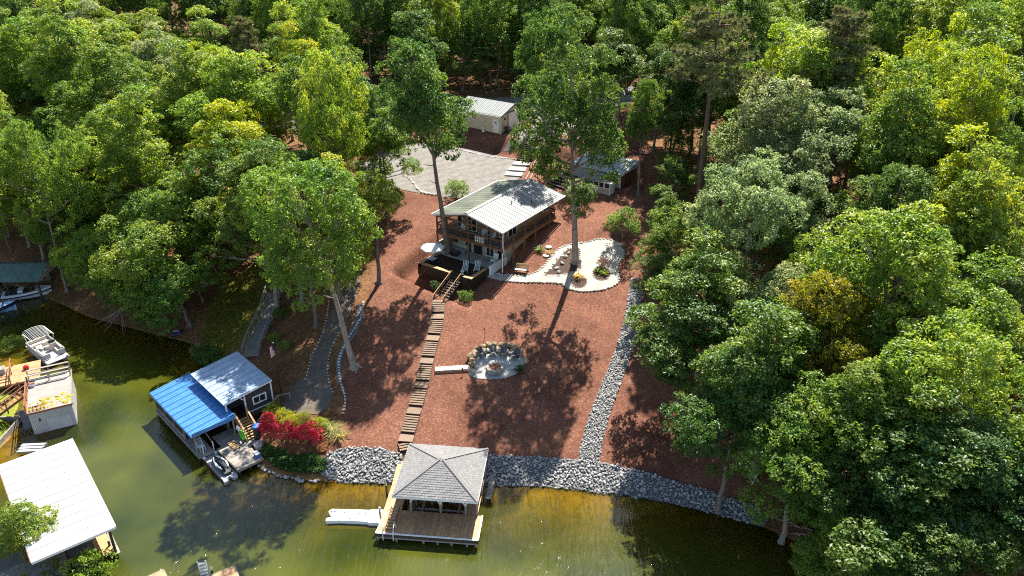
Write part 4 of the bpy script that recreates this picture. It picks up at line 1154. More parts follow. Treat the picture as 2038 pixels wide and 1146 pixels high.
# ------------------------------------------------------------------ garage
GF = Frame((-1.72, 121.2, 14.2), -33.6)
garage = thing('garage', 'cream clapboard garage with pale metal roof and white roll-up door', 'garage', (-4.2, 3.4, 0), GF)
mb = MB()
mb.add([(x, y, z) for x in (-8.45, 0) for y, z in ((0, -.8), (6.85, -.8), (6.85, 2.85), (3.45, 3.95), (0, 2.85))],
       [(4, 3, 2, 1, 0), (5, 6, 7, 8, 9), (0, 1, 6, 5), (1, 2, 7, 6), (2, 3, 8, 7), (3, 4, 9, 8), (4, 0, 5, 9)])
mb.build('wall', 'cream_siding', garage)
for k in range(17): piece('clapboard', 'cream_siding', garage, (-4.225, -.012, .1+k*.165), (8.4, .035, .155), (R(-7), 0, 0))
for k in range(17):
    piece('clapboard', 'cream_siding', garage, (.012, 1.0, .1+k*.165), (.035, 1.7, .155), (0, R(6), 0)); piece('clapboard', 'cream_siding', garage, (.012, 6.1, .1+k*.165), (.035, 1.35, .155), (0, R(6), 0))
for x in (-8.45, 0):
    for y in (0, 6.85): mb = MB(); mb.box(x-.07, x+.07, y-.07, y+.07, -.5, 2.85); mb.build('corner_board', 'white_paint' if x < -1 else 'cream_siding', garage)
gs = (3.95-2.85)/3.45
for s, key in ((-1, 'garage_metal'), (1, 'garage_metal')):
    kk = 'garage_panel'
    if kk not in MESH:
        mb = MB(); mb.box(0, .745, 0, 3.85, .0, .05); mb.box(.70, .745, 0, 3.85, .05, .10); mb.box(.33, .37, 0, 3.85, .05, .075); MESH[kk] = mb.mesh('roof_panel', key)
    for i in range(12):
        o = bpy.data.objects.new('roof_panel', MESH[kk]); COL.objects.link(o); o.parent = garage
        off = OFF[garage.name]
        o.location = ((-8.72+i*.75 if s > 0 else -8.72+(i+1)*.75)-off[0], 3.43-off[1], 4.0-off[2])
        o.rotation_euler = (-math.atan(gs), 0, 0) if s > 0 else (-math.atan(gs), 0, math.pi)
for s in (-1, 1):
    mb = MB(); mb.bar((.3, 3.43, 3.93), (.3, 3.43+s*3.85, 3.93-3.85*gs), .05, .16); mb.build('rake_board', 'dark_wood', garage)
mb = MB(); mb.box(-8.7, .3, -.42, -.36, 2.66, 2.8); mb.build('gutter', 'white_paint', garage)
mb = MB()
rd = MB()
for k in range(8): rd.box(.02, .06, 2.0, 5.1, .02+k*.35, .355+k*.35)
rdo = rd.build('garage_door', 'white_paint', garage)
mb = MB(); mb.box(.02, .09, 1.86, 2.0, 0, 2.95); mb.box(.02, .09, 5.1, 5.24, 0, 2.95); mb.box(.02, .09, 1.86, 5.24, 2.82, 2.95); mb.build('door_frame', 'black_metal', garage)
mb = MB(); mb.box(-1.35, -.45, -.08, -.02, .05, 2.1); d = mb.build('door', 'white_paint', garage)
mb = MB(); mb.box(-1.42, -.38, -.06, -.02, 2.1, 2.2); mb.box(-1.44, -1.35, -.065, -.02, .05, 2.2); mb.box(-.45, -.36, -.065, -.02, .05, 2.2); mb.build('frame', 'white_paint', d)
mb = MB(); mb.box(-1.08, -.78, -.1, -.08, 1.5, 1.8); mb.build('pane', 'glass', d)
mb = MB(); mb.lathe([(.03, 0), (.04, .03), (.02, .05)], (-.53, -.1, 1.0), 8); mb.build('handle', 'steel', d)
for y in (1.0, 6.1): mb = MB(); mb.box(.05, .22, y-.1, y+.1, 2.0, 2.3); mb.build('wall_lamp', 'black_metal', garage)
t = thing('trash_bin', 'dark green wheeled bin beside the white garage door', 'bin', (.55, .9, 0), GF)
mb = MB(); mb.add([(x, y, z) for z, w in ((.05, .22), (.95, .31)) for x, y in ((.55-w, .9-w), (.55+w, .9-w), (.55+w, .9+w), (.55-w, .9+w))], [(3, 2, 1, 0), (4, 5, 6, 7), (0, 1, 5, 4), (1, 2, 6, 5), (2, 3, 7, 6), (3, 0, 4, 7)]); mb.build('body', 'black_plastic', t)
mb = MB(); mb.box(.22, .9, .56, 1.25, .95, 1.03); mb.build('lid', 'black_plastic', t)
for y in (.65, 1.15): mb = MB(); mb.tube([(.2, y-.03, .1), (.2, y+.03, .1)], .1, 10); mb.build('wheel', 'black_plastic', t)
t = thing('garden_statue', 'small white statue on the mulch below the garage wall', 'statue', (-4.51, 122.62, 14.15))
b0 = OFF[t.name]
mb = MB(); mb.lathe([(.22, 0), (.24, .1), (.16, .2)], b0, 10); mb.build('plinth', 'white_plastic', t); mb = MB(); mb.lathe([(.14, .2), (.2, .45), (.12, .62), (.14, .75), (.03, .86)], b0, 10); mb.build('figure', 'white_plastic', t)
spots = [(-9.72, 124.38, 13.39), (-6.58, 122.59, 13.34), (-8.41, 122.08, 12.28), (-4.93, 120.14, 12.23), (-2.56, 118.65, 12.14), (-0.08, 118.82, 13.2)]
for k, q in enumerate(spots):
    lab = ['leftmost, under the garage corner', 'near the middle of the garage wall', 'lower left, close to the gravel lot', 'lower middle of the bank', 'lowest, above the pale lot rocks', 'rightmost, near the top of the steps'][k]
    t = thing('bank_lamp', 'small dark stake lamp on the mulch bank, '+lab, 'lamp', q, group='stake lamps on the mulch bank')
    mb = MB(); mb.tube([(q[0], q[1], q[2]-.1), (q[0]+.1, q[1], q[2]+.6)], .04, 6); mb.build('stake', 'black_metal', t)
    mb = MB(); mb.lathe([(.07, 0), (.13, .12), (.16, .14), (.03, .3)], (q[0]+.1, q[1], q[2]+.58), 8); mb.build('lantern', 'black_metal', t)

# ------------------------------------------------------------------ steps from the lot, slabs, timber terraces
SF = Frame((0, 109.2, 11.5), 0)
for k, q in enumerate(((0.29, 109.57, 11.58), (0.81, 111.48, 11.69), (1.42, 113.65, 11.8))):
    o = MB().box(-1.25, 1.25, -.75, .75, 0, .18).build('paving_slab', 'white_concrete')
    o.location = (q[0], q[1], q[2]+.02); o.rotation_euler = (0, 0, R(-33.6+22))
    tag(o, 'large white concrete slab at the lot edge behind the house roof, '+('lowest of three', 'middle of three', 'highest of three')[k], 'slab', 'white slabs below the dark steps')
q0, q1 = Vector((1.66, 114.65, 11.86)), Vector((2.83, 117.52, 13.45))
t = thing('entry_steps', 'dark wooden steps with railing climbing from slabs to the drive', 'steps', tuple(q0))
dv = Vector((q1.x-q0.x, q1.y-q0.y, 0)); ln = dv.length; dv.normalize(); nv = Vector((-dv.y, dv.x, 0)); ang = math.atan2(dv.y, dv.x)
zt = gz(q1.x, q1.y)+.35
for k in range(9):
    f = (k+.5)/9
    c = q0+dv*(ln*f)
    piece('tread', 'deck_brown', t, (c.x, c.y, q0.z+.12+(zt-q0.z-.12)*(k+1)/9), (.42, 1.9, .07), (0, 0, ang))
    piece('riser', 'dark_wood', t, (c.x-dv.x*.16, c.y-dv.y*.16, q0.z+.02+(zt-q0.z-.12)*(k+1)/9), (.04, 1.85, .16), (0, 0, ang))
for s in (-1, 1):
    a = q0+nv*s; b = q0+dv*(ln+1.4)+nv*s
    for k in range(4):
        p = a.lerp(b, k/3); zz = q0.z+(zt-q0.z)*min(1, k/3*(ln+1.4)/ln)
        mb = MB(); mb.box(p.x-.06, p.x+.06, p.y-.06, p.y+.06, zz-.4, zz+1.05); mb.build('post', 'deck_brown', t)
        if k < 3:
            p2 = a.lerp(b, (k+1)/3); z2 = q0.z+(zt-q0.z)*min(1, (k+1)/3*(ln+1.4)/ln)
            mb = MB()
            for h in (.45, .75, 1.02): mb.bar((p.x, p.y, zz+h), (p2.x, p2.y, z2+h), .05, .09)
            mb.build('handrail', 'deck_brown', t)
qa = Vector((2.93, 118.85, 14.15))
t = thing('entry_arbor', 'dark metal arbor gate at the top of the entry steps', 'arbor', tuple(qa))
for s in (-1, 1):
    p = qa+nv*s*1.0
    for e in (0, .5): mb = MB(); mb.tube([(p.x+dv.x*e, p.y+dv.y*e, p.z), (p.x+dv.x*e, p.y+dv.y*e, p.z+2.3)], .05, 6); mb.build('post', 'black_metal', t)
mb = MB()
for k in range(7):
    e = -.3+k*.2; a = qa+nv*1.25+dv*e; b = qa-nv*1.25+dv*e
    mb.bar((a.x, a.y, qa.z+2.35), (b.x, b.y, qa.z+2.35), .06, .09)
mb.build('slats', 'black_metal', t)
ta, tb = Vector((6.94, 105.13, 11.38)), Vector((5.26, 108.82, 11.54))
t = thing('timber_terraces', 'dark timber terrace steps between house roof and tan shed', 'terraces', tuple(ta))
for k in range(6):
    f = k/5
    a = Vector((4.88, 106.27, 11.41)).lerp(Vector((6.8, 110.71, 11.65)), f); b = Vector((7.7, 103.73, 11.3)).lerp(Vector((9.39, 107.98, 11.54)), f)
    for h in range(2):
        mb = MB(); mb.bar((a.x, a.y, gz(a.x, a.y)+.05+h*.17), (b.x, b.y, gz(b.x, b.y)+.05+h*.17), .2, .165); mb.build('timber', 'dark_wood', t)
ra, rb = Vector((0.07, 107.35, 11.46)), Vector((3.33, 115.24, 11.98))
t = thing('pipe_handrail', 'pair of thin pale pipes on the mulch beside the slabs', 'handrail', tuple(ra))
for s in (0, .6):
    mb = MB(); a = ra+Vector((s+1.9, 0, .3)); b = rb+Vector((s+.3, -.5, .3)); mb.tube([a, b], .035, 6); mb.build('pipe', 'steel', t)

# ------------------------------------------------------------------ sheds
SH = Frame((13.6, 102.0, 10.95), -33.6)
shed = thing('shed', 'grey shed with white metal roof and cedar end wall under tall trees', 'shed', (-4.4, 5.5, 0), SH)
mb = MB(); mb.box(-8.0, -.3, 2.9, 7.9, -1, 2.45); mb.build('wall', 'grey_siding', shed)
for k in range(14): piece('clapboard', 'grey_siding', shed, (-4.15, 2.885, .1+k*.165), (7.6, .03, .155), (R(-7), 0, 0))
for k in range(12): piece('cedar_board', 'cedar', shed, (-.28, 3.1+k*.41, 1.05), (.05, .40, 2.75))
for y in (2.9, 7.9): mb = MB(); mb.box(-.34, -.2, y-.06, y+.06, -.3, 2.46); mb.build('corner_board', 'white_paint', shed)
mb = MB()
kk = 'shed_panel'
mb.box(0, .835, 0, 5.85, 0, .05); mb.box(.80, .835, 0, 5.85, .05, .09); MESH[kk] = mb.mesh('roof_panel', 'shed_metal')
for i in range(10):
    o = bpy.data.objects.new('roof_panel', MESH[kk]); COL.objects.link(o); o.parent = shed; off = OFF[shed.name]
    o.location = (-8.3+i*.84-off[0], 2.5-off[1], 2.5-off[2]); o.rotation_euler = (R(4), 0, 0)
mb = MB(); mb.box(.08, .14, 2.5, 8.3, 2.42, 2.62); mb.build('rake_board', 'white_paint', shed)
gh = thing('garden_shed', 'small mauve potting shed with white framed windows against the grey shed', 'shed', (-1.6, .8, 0), SH)
mb = MB(); mb.box(-2.95, -.35, 0, 1.5, -.4, 2.0); mb.build('wall', 'mauve_siding', gh)
for k in range(7): piece('clapboard', 'mauve_siding', gh, (-1.65, -.012, .08+k*.165), (2.5, .03, .155), (R(-7), 0, 0))
for k in range(3): window(gh, (-2.5+k*.85, 0, 1.55), .82, .8, '-y', fw=.08)
mb = MB(); mb.box(-3.02, -2.9, -.06, .04, -.1, 2.02); mb.build('corner_board', 'white_paint', gh); mb = MB(); mb.box(-.4, -.28, -.06, .04, -.1, 2.02); mb.build('corner_board', 'white_paint', gh)
mb = MB(); mb.box(-.34, -.30, .3, 1.2, 0, 1.9); mb.build('door', 'white_paint', gh)
kk = 'garden_panel'; mb = MB(); mb.box(0, .46, 0, 2.0, 0, .04); mb.box(.42, .46, 0, 2.0, .04, .08); MESH[kk] = mb.mesh('roof_panel', 'sage_metal')
MESH[kk].materials[0] = M['pale_metal']
for i in range(7):
    o = bpy.data.objects.new('roof_panel', MESH[kk]); COL.objects.link(o); o.parent = gh; off = OFF[gh.name]
    o.location = (-3.25+i*.465-off[0], -.25-off[1], 2.02-off[2]); o.rotation_euler = (R(14), 0, 0)

# blue and white roofs half hidden beyond the left trees
LH = Frame((-19.5, 121.5, 13.2), -20)
t = thing('blue_roof_house', 'low neighbouring house with pale metal roof glimpsed between trees left of the lot', 'house', (-3, 3, 0), LH)
mb = MB(); mb.box(-9, 0, 0, 6.5, -2, 2.6); mb.build('wall', 'grey_siding', t)
for k in range(11):
    mb = MB(); mb.slab((-9.4+k*.9, -.4, 2.65), (-8.52+k*.9, -.4, 2.65), (-8.52+k*.9, 3.3, 3.7), (-9.4+k*.9, 3.3, 3.7), .05); mb.build('roof_panel', 'shed_metal', t)
    mb = MB(); mb.slab((-8.52+k*.9, 6.9, 2.65), (-9.4+k*.9, 6.9, 2.65), (-9.4+k*.9, 3.3, 3.7), (-8.52+k*.9, 3.3, 3.7), .05); mb.build('roof_panel', 'shed_metal', t)
bq = (-21.62, 122.57, 11.71)
t = thing('blue_tarp', 'bright blue tarp over a heap beside the neighbouring roof', 'tarp', bq)
mb = MB()
vs = []
for j in range(5):
    for i in range(7): vs.append((bq[0]-1.6+i*.53, bq[1]-1+j*.5, bq[2]+.1+1.0*math.sin(math.pi*i/6)*math.sin(math.pi*j/4)**.6*(.8+.3*rng.random())))
mb.add(vs, [(j*7+i, j*7+i+1, (j+1)*7+i+1, (j+1)*7+i) for j in range(4) for i in range(6)]); mb.build('cover', 'blue', t)

# ------------------------------------------------------------------ blue roofed boathouse
BF = Frame((-30.08, 60.17, 0), -46.5)
bh = thing('boathouse', 'dark boathouse with two blue metal roofs over slip and upper room', 'boathouse', (-5, 4.5, 0), BF)
def sloped_panels(n, x0, x1, y0, z0, y1, z1, key, name='roof_panel'):
    w = (x1-x0)/n; L_ = math.hypot(y1-y0, z1-z0)
    k = name+key
    mb = MB(); mb.box(0, w-.004, 0, L_, 0, .04)
    for r in range(3): mb.box(w*(r+.5)/3-.02, w*(r+.5)/3+.02, 0, L_, .04, .07)
    mb.box(w-.05, w-.004, 0, L_, .04, .09)
    MESH[k] = mb.mesh(name, key)
    for i in range(n):
        o = bpy.data.objects.new(name, MESH[k]); COL.objects.link(o); o.parent = bh; off = OFF[bh.name]
        o.location = (x0+i*w-off[0], y0-off[1], z0-off[2]); o.rotation_euler = (math.atan2(z1-z0, y1-y0), 0, 0)
sloped_panels(11, -10.4, -.3, 0, 2.75, 4.35, 3.25, 'blue_metal')
sloped_panels(8, -8.5, -1.0, 3.85, 4.25, 9.0, 4.75, 'upper_blue')
for (x0, x1, y0, y1, z0, z1) in ((-10.4, -.3, -.06, .0, 2.6, 2.8), (-.3, -.24, 0, 4.35, 2.72, 3.22)):
    mb = MB(); mb.box(x0, x1, y0, y1, z0, z1-.06); mb.build('fascia', 'blue_metal', bh)
mb = MB(); mb.bar((-1.0, 3.85, 4.2), (-1.0, 9.0, 4.7), .06, .14); mb.build('fascia', 'white_paint', bh)
mb = MB(); mb.bar((-8.5, 3.82, 4.2), (-1.0, 3.82, 4.2), .06, .14); mb.build('fascia', 'white_paint', bh)
for z0, z1, key in ((.45, 1.05, 'grey_wood'), (1.05, 2.1, 'screen'), (2.1, 2.7, 'tan_wood')):
    mb = MB(); mb.box(-10.1, -3.2, .25, .31, z0, z1); mb.build('side_panel', key, bh)
    mb = MB(); mb.box(-10.16, -10.1, .25, 4.2, z0, z1); mb.build('side_panel', key, bh)
for x in (-10.1, -7.8, -5.5, -3.2, -.5):
    mb = MB(); mb.box(x-.07, x+.07, .18, .32, -1.5, 2.68); mb.build('post', 'grey_wood', bh)
for x in (-8, -5, -2, -.5):
    mb = MB(); mb.box(x-.07, x+.07, 4.1, 4.24, -1.5, 3.1); mb.build('post', 'grey_wood', bh)
mb = MB(); mb.bar((-.45, .25, 2.62), (-.45, 4.2, 3.05), .1, .2); mb.build('header_beam', 'tan_wood', bh)
mb = MB(); mb.bar((-10, .3, 2.6), (-.4, .3, 2.6), .1, .16); mb.build('header_beam', 'tan_wood', bh)
for s, x in ((-1, -.5), (1, -.5)):
    mb = MB(); mb.bar((-.45, 1.3, 2.75), (-.45, 1.9, .75), .07, .07); mb.build('brace', 'grey_wood', bh) if s > 0 else None
DKZ = .75
def planks(x0, x1, y0, y1, z, along='x', key='grey_wood', name='deck_boards', parent=None):
    mb = MB()
    if along == 'x':
        y = y0
        while y < y1-.05: mb.box(x0, x1, y, min(y+.138, y1), z-.04, z, tint=rng.random()); y += .145
    else:
        x = x0
        while x < x1-.05: mb.box(x, min(x+.138, x1), y0, y1, z-.04, z, tint=rng.random()); x += .145
    return mb.build(name, key, parent, stuff=True)
planks(-4.2, .3, .05, 1.5, DKZ, 'y', parent=bh); planks(.32, 4.65, 1.85, 4.4, DKZ, 'y', parent=bh); planks(-10, -4.2, .05, .6, DKZ, 'y', parent=bh); planks(-1.8, .3, 2.3, 4.4, DKZ, 'y', parent=bh); planks(.3, 2.2, 4.42, 6.0, DKZ, 'y', parent=bh)
for a, b in (((.32, 1.85), (4.65, 1.85)), ((4.65, 1.85), (4.65, 4.4)), ((4.65, 4.4), (2.2, 4.4)), ((-10, .05), (.3, .05)), ((.3, .05), (.3, 1.5)), ((-4.2, 1.5), (.3, 1.5))):
    mb = MB(); mb.bar((a[0], a[1], DKZ-.14), (b[0], b[1], DKZ-.14), .06, .22); mb.build('rim_board', 'grey_wood', bh)
for x, y in ((.5, 2.0), (4.5, 2.0), (4.5, 4.2), (2.5, 2.0), (-4, .2), (-8, .2), (0, .2), (4.5, 3.1)):
    mb = MB(); mb.tube([(x, y, -2), (x, y, DKZ-.05)], .1, 7); mb.build('pile', 'dark_wood', bh)
mb = MB(); mb.box(-10, -1.8, 4.25, 4.35, .0, 3.0); mb.build('back_wall', 'dark_siding', bh)
# upper room and porch
FLZ = 2.15
mb = MB(); mb.box(-8.2, -2.9, 4.5, 8.75, FLZ-.1, 4.2); mb.build('room_wall', 'dark_siding', bh)
mb = MB(); mb.box(-2.9, -1.25, 6.1, 8.75, FLZ-.1, 4.25); mb.build('room_wall', 'dark_siding', bh)
for k in range(12): piece('clapboard', 'dark_siding', bh, (-1.235, 7.43, FLZ+.08+k*.165), (.03, 2.6, .155), (0, R(6), 0))
planks(-2.9, -.7, 4.4, 6.08, FLZ, 'y', 'deck_brown', parent=bh)
mb = MB(); mb.box(-8.2, -.7, 4.45, 8.75, FLZ-.32, FLZ-.1); mb.build('floor_beam', 'dark_wood', bh)
mb = MB(); mb.box(-1.3, -1.16, 6.0, 8.85, FLZ-.16, FLZ-.02); mb.build('base_trim', 'white_paint', bh)
window(bh, (-1.215, 7.5, 3.15), 1.5, .95, '+x', panes=2, fw=.14)
for y in (4.0, 5.95, 8.85): mb = MB(); mb.box(-1.2, -1.08, y-.06, y+.06, FLZ-.1 if y > 4.5 else 3.3, 4.3+.09*(y-4)); mb.build('post', 'white_paint', bh)
mb = MB(); mb.bar((-1.14, 5.95, 3.7), (-1.14, 5.4, 4.25), .06, .08); mb.build('brace', 'white_paint', bh)
for x in (-7.5, -5, -2.5):
    for y in (5, 8.5): mb = MB(); mb.box(x-.1, x+.1, y-.1, y+.1, -1.0, FLZ-.3); mb.build('pier', 'dark_wood', bh)
bs = thing('boathouse_stairs', 'sunlit plank stairs from boathouse porch down to its dock', 'stairs', (.3, 5.2, DKZ), BF)
for k in range(8): piece('tread', 'tan_wood', bs, (-.55+k*.24, 5.15, FLZ-.05-k*.17), (.23, 1.15, .05))
for y in (4.52, 5.78):
    mb = MB(); mb.bar((-.75, y, FLZ-.1), (1.35, y, DKZ+.02), .06, .24); mb.build('stringer', 'tan_wood', bs)
    mb = MB(); mb.bar((-.75, y, FLZ+.95), (1.35, y, DKZ+1.0), .16, .06); h = mb.build('handrail', 'tan_wood', bs)
    for f in (0, .5, 1): mb = MB(); mb.box(-.79+2.1*f, -.69+2.1*f, y-.05, y+.05, FLZ-.2-1.4*f, FLZ+.95-1.35*f); mb.build('post', 'tan_wood', bs)
# jet ski on its float
t = thing('jet_ski_float', 'grey floating port under the jet ski beside the boathouse dock', 'jet ski port', (2.5, 1.1, 0), BF)
mb = MB(); mb.prism([(.05, .45), (4.4, .42), (4.95, .3), (4.8, .75), (4.3, .95), (4.3, 1.15), (4.85, 1.3), (4.7, 1.72), (4.4, 1.8), (.1, 1.8)], -.1, .3); mb.build('body', 'boat_grey', t)
mb = MB(); mb.bar((.05, .43, .1), (4.4, .40, .1), .05, .16); mb.build('bumper', 'rust_wood', t)
for y in (.5, 1.7): mb = MB(); mb.lathe([(.16, .3), (.18, .42), (.1, .5)], (.25, y, 0), 10); mb.build('cleat', 'white_plastic', t)
JF = Frame(BF.w(2.55, 1.12, .3), BF.deg)
t = thing('jet_ski', 'black and white jet ski parked on the grey float', 'jet ski', (0, 0, 0), JF)
prof = [(-1.55, .40, .30), (-1.2, .52, .38), (-.4, .56, .46), (.4, .54, .52), (1.0, .42, .52), (1.45, .16, .46), (1.6, .03, .42)]
prof = [(-x, w, h) for x, w, h in prof]
mb = MB()
for x, w, h in prof: mb.v += [(x, -w*.55, .0), (x, -w, h*.6), (x, -w*.75, h), (x, w*.75, h), (x, w, h*.6), (x, w*.55, .0)]; mb.t += [.5]*6
for i in range(len(prof)-1):
    for k in range(6): mb.f.append((i*6+k, i*6+(k+1) % 6, (i+1)*6+(k+1) % 6, (i+1)*6+k)); mb.m.append(0)
mb.f += [tuple(range(6)), tuple(range((len(prof)-1)*6, len(prof)*6))[::-1]]; mb.m += [0, 0]
mb.build('hull', 'black_plastic', t, smooth=False)
mb = MB(); mb.prism([(-1.3, -.1), (-.2, -.24), (.7, -.2), (.8, .2), (-.2, .24), (-1.3, .1)], .44, [.5, .6, .66, .66, .6, .5]); 
mb.build('deck', 'black_plastic', t)
for s in (-1, 1):
    mb = MB(); mb.tube([(-1.25, s*.12, .52), (-.6, s*.34, .56), (.2, s*.46, .56), (.75, s*.36, .56), (1.05, s*.3, .52)], [.04, .09, .12, .10, .05], 6); mb.build('side_panel', 'boat_white', t)
mb = MB(); mb.tube([(-.1, 0, .62), (.35, 0, .80), (1.0, 0, .78), (1.2, 0, .66)], [.12, .17, .17, .1], 8); mb.build('seat', 'grey_plastic', t)
mb = MB(); mb.bar((-.2, -.36, .92), (-.2, .36, .92), .05, .05); mb.bar((-.2, 0, .6), (-.2, 0, .92), .12, .1); mb.build('handlebar', 'black_metal', t)
# things on the boathouse dock
t = thing('deck_chair', 'white framed folding chair on the boathouse slip walkway', 'chair', (-.9, .75, DKZ), BF)
for s in (-.25, .25):
    mb = MB(); mb.tube([(-1.3, .75+s, DKZ+1.0), (-.75, .75+s, DKZ+.42), (-.3, .75+s, DKZ+.42)], .025, 6); mb.tube([(-.3, .75+s, DKZ), (-.4, .75+s, DKZ+.5)], .025, 6); mb.tube([(-.95, .75+s, DKZ), (-.8, .75+s, DKZ+.5)], .025, 6); mb.build('frame', 'white_plastic', t)
for k in range(3): mb = MB(); mb.box(-.85+k*.2, -.72+k*.2, .5, 1.0, DKZ+.43, DKZ+.45); mb.build('strap', 'white_plastic', t)
for k in range(3): mb = MB(); mb.bar((-.9-k*.15, .5, DKZ+.58+k*.16), (-.9-k*.15, 1.0, DKZ+.58+k*.16), .1, .02); mb.build('strap', 'white_plastic', t)
for k, (x, y, lab) in enumerate(((.12, .62, 'left'), (.12, 1.62, 'right'))):
    t = thing('guide_pole', 'white guide pole at the bow of the jet ski float, %s one' % lab, 'pole', (x, y, 0), BF)
    mb = MB(); mb.tube([(x, y, -.5), (x, y, 1.6)], .05, 7); mb.build('shaft', 'white_plastic', t); mb = MB(); mb.lathe([(.06, 0), (.07, .05), (.02, .1)], (x, y, 1.6), 8); mb.build('cap', 'white_plastic', t)
t = thing('ring_float', 'bright green inflatable ring leaning against the boathouse stairs', 'float', (.75, 4.38, DKZ), BF)
mb = MB(); n1_, n2_ = 20, 8
for i in range(n1_):
    for j in range(n2_):
        a, b = 2*math.pi*i/n1_, 2*math.pi*j/n2_
        r_ = .40+.14*math.cos(b)
        mb.v.append((.75+r_*math.cos(a), 4.34+.14*math.sin(b), DKZ+.56+r_*math.sin(a))); mb.t.append(.5)
for i in range(n1_):
    for j in range(n2_): mb.f.append((i*n2_+j, i*n2_+(j+1) % n2_, ((i+1) % n1_)*n2_+(j+1) % n2_, ((i+1) % n1_)*n2_+j)); mb.m.append(0)
mb.build('ring', 'lime', t, smooth=True); mb = MB(); mb.tube([(.75, 4.34, DKZ+1.08), (.75, 4.3, DKZ+1.16)], .03, 6); mb.build('valve', 'white_plastic', t)
for k, (x, lab) in enumerate(((-.1, 'left'), (.28, 'right'))):
    t = thing('paddle', 'white paddle board fin shape hung on the stair side, %s one' % lab, 'paddle', (x, 4.38, DKZ+.6), BF)
    mb = MB(); mb.lathe([(.02, 0), (.13, .15), (.14, .4), (.03, .6)], (x, 4.33, DKZ+.7), 8); mb.build('blade', 'white_plastic', t); mb = MB(); mb.tube([(x, 4.33, DKZ), (x, 4.33, DKZ+.7)], .02, 6); mb.build('shaft', 'white_plastic', t)
t = thing('storage_bin', 'tall black bin with bright blue lid beside the red shrubs', 'bin', (1.55, 5.55, DKZ), BF)
mb = MB(); mb.lathe([(.36, 0), (.42, 1.35), (.40, 1.4)], (1.55, 5.55, DKZ), 14); mb.build('body', 'black_plastic', t); mb = MB(); mb.lathe([(.42, 1.4), (.45, 1.46), (.40, 1.56), (.1, 1.6)], (1.55, 5.55, DKZ), 14); mb.build('lid', 'blue', t)
t = thing('round_table', 'small round stone table with a dark closed umbrella pole', 'table', (2.75, 5.05, DKZ), BF)
mb = MB(); mb.lathe([(.22, -.6), (.25, 0), (.5, .1), (.54, .5), (.5, .54)], (2.75, 5.05, DKZ-.2), 18); mb.build('top', 'mauve_siding', t); mb = MB(); mb.tube([(2.75, 5.05, DKZ+.3), (2.75, 5.05, DKZ+2.2)], .035, 6); mb.build('pole', 'black_metal', t)
t = thing('cooler', 'blue cooler with white lid at the dock corner by the shore', 'cooler', (4.0, 4.15, DKZ), BF)
mb = MB(); mb.box(3.7, 4.3, 3.95, 4.33, DKZ, DKZ+.36); mb.build('body', 'blue', t); mb = MB(); mb.box(3.68, 4.32, 3.93, 4.35, DKZ+.36, DKZ+.44); mb.build('lid', 'white_plastic', t)
t = thing('boat_cradle', 'small wooden slatted cradle lying on the boathouse dock', 'cradle', (.9, 3.2, DKZ), BF)
for k in range(6): mb = MB(); mb.box(.35+k*.24, .47+k*.24, 2.9, 3.6, DKZ+.1, DKZ+.14); mb.build('slat', 'tan_wood', t)
for y in (2.95, 3.5): mb = MB(); mb.box(.3, 1.75, y, y+.07, DKZ, DKZ+.1); mb.build('runner', 'dark_wood', t)
# handrail from dock to bank
hr = [(-25.21, 64, 1.9), (-24.56, 65.92, 2.4), (-23.82, 66.9, 3), (-22.66, 67.06, 3.2)]
t = thing('ramp_railing', 'weathered wooden railing rising from bin to the gravel bank', 'railing', (hr[0][0], hr[0][1], 1))
for a, b in zip(hr[:-1], hr[1:]):
    mb = MB(); mb.bar(a, b, .12, .06); mb.build('handrail', 'grey_wood', t)
for a in hr: mb = MB(); mb.box(a[0]-.05, a[0]+.05, a[1]-.05, a[1]+.05, min(gz(a[0], a[1]), a[2]-.9)-.2, a[2]); mb.build('post', 'grey_wood', t)
mb = MB()
for a, b in zip(hr[:-1], hr[1:]):
    for k in range(8):
        f = k/8; x, y, z = a[0]+(b[0]-a[0])*f, a[1]+(b[1]-a[1])*f, a[2]+(b[2]-a[2])*f; mb.box(x-.015, x+.015, y-.015, y+.015, z-.9, z)
mb.build('balusters', 'dark_wood', t, stuff=True)
# stairs and walkway behind the boathouse
ls = [(-29.59, 76.59, 1.37), (-29.81, 78.65, 1.57), (-29.81, 81.5, 1.91), (-29.64, 84.23, 2.42), (-29.77, 87.06, 2.97), (-29.89, 88.84, 3.31)]
pth = resample(xy(ls), .34)
t = thing('bank_stairs', 'weathered grey stairs with railing climbing the left bank behind the boathouse', 'stairs', ls[0])
zl = gz(*pth[0])+.3; rl, rr = [], []
for i in range(len(pth)-1):
    a, b = pth[i], pth[i+1]; ang = math.atan2(b[1]-a[1], b[0]-a[0]); z = max(zl, gz(*a)+.25)
    flat_ = (i % 8) in (0, 1, 2)
    zl = z+(.0 if flat_ else .06)
    piece('tread', 'grey_wood', t, (a[0], a[1], z), (.33, 1.7, .05), (0, 0, ang))
    if i % 5 == 0:
        rl.append((a[0]-math.sin(ang)*.9, a[1]+math.cos(ang)*.9, z)); rr.append((a[0]+math.sin(ang)*.9, a[1]-math.cos(ang)*.9, z))
for rs_ in (rl, rr):
    for a in rs_: mb = MB(); mb.box(a[0]-.05, a[0]+.05, a[1]-.05, a[1]+.05, a[2]-.8, a[2]+1.0); mb.build('post', 'grey_wood', t)
    for a, b in zip(rs_[:-1], rs_[1:]):
        mb = MB(); mb.bar((a[0], a[1], a[2]+1.0), (b[0], b[1], b[2]+1.0), .14, .05); mb.bar((a[0], a[1], a[2]+.5), (b[0], b[1], b[2]+.5), .04, .1); mb.build('handrail', 'grey_wood', t)
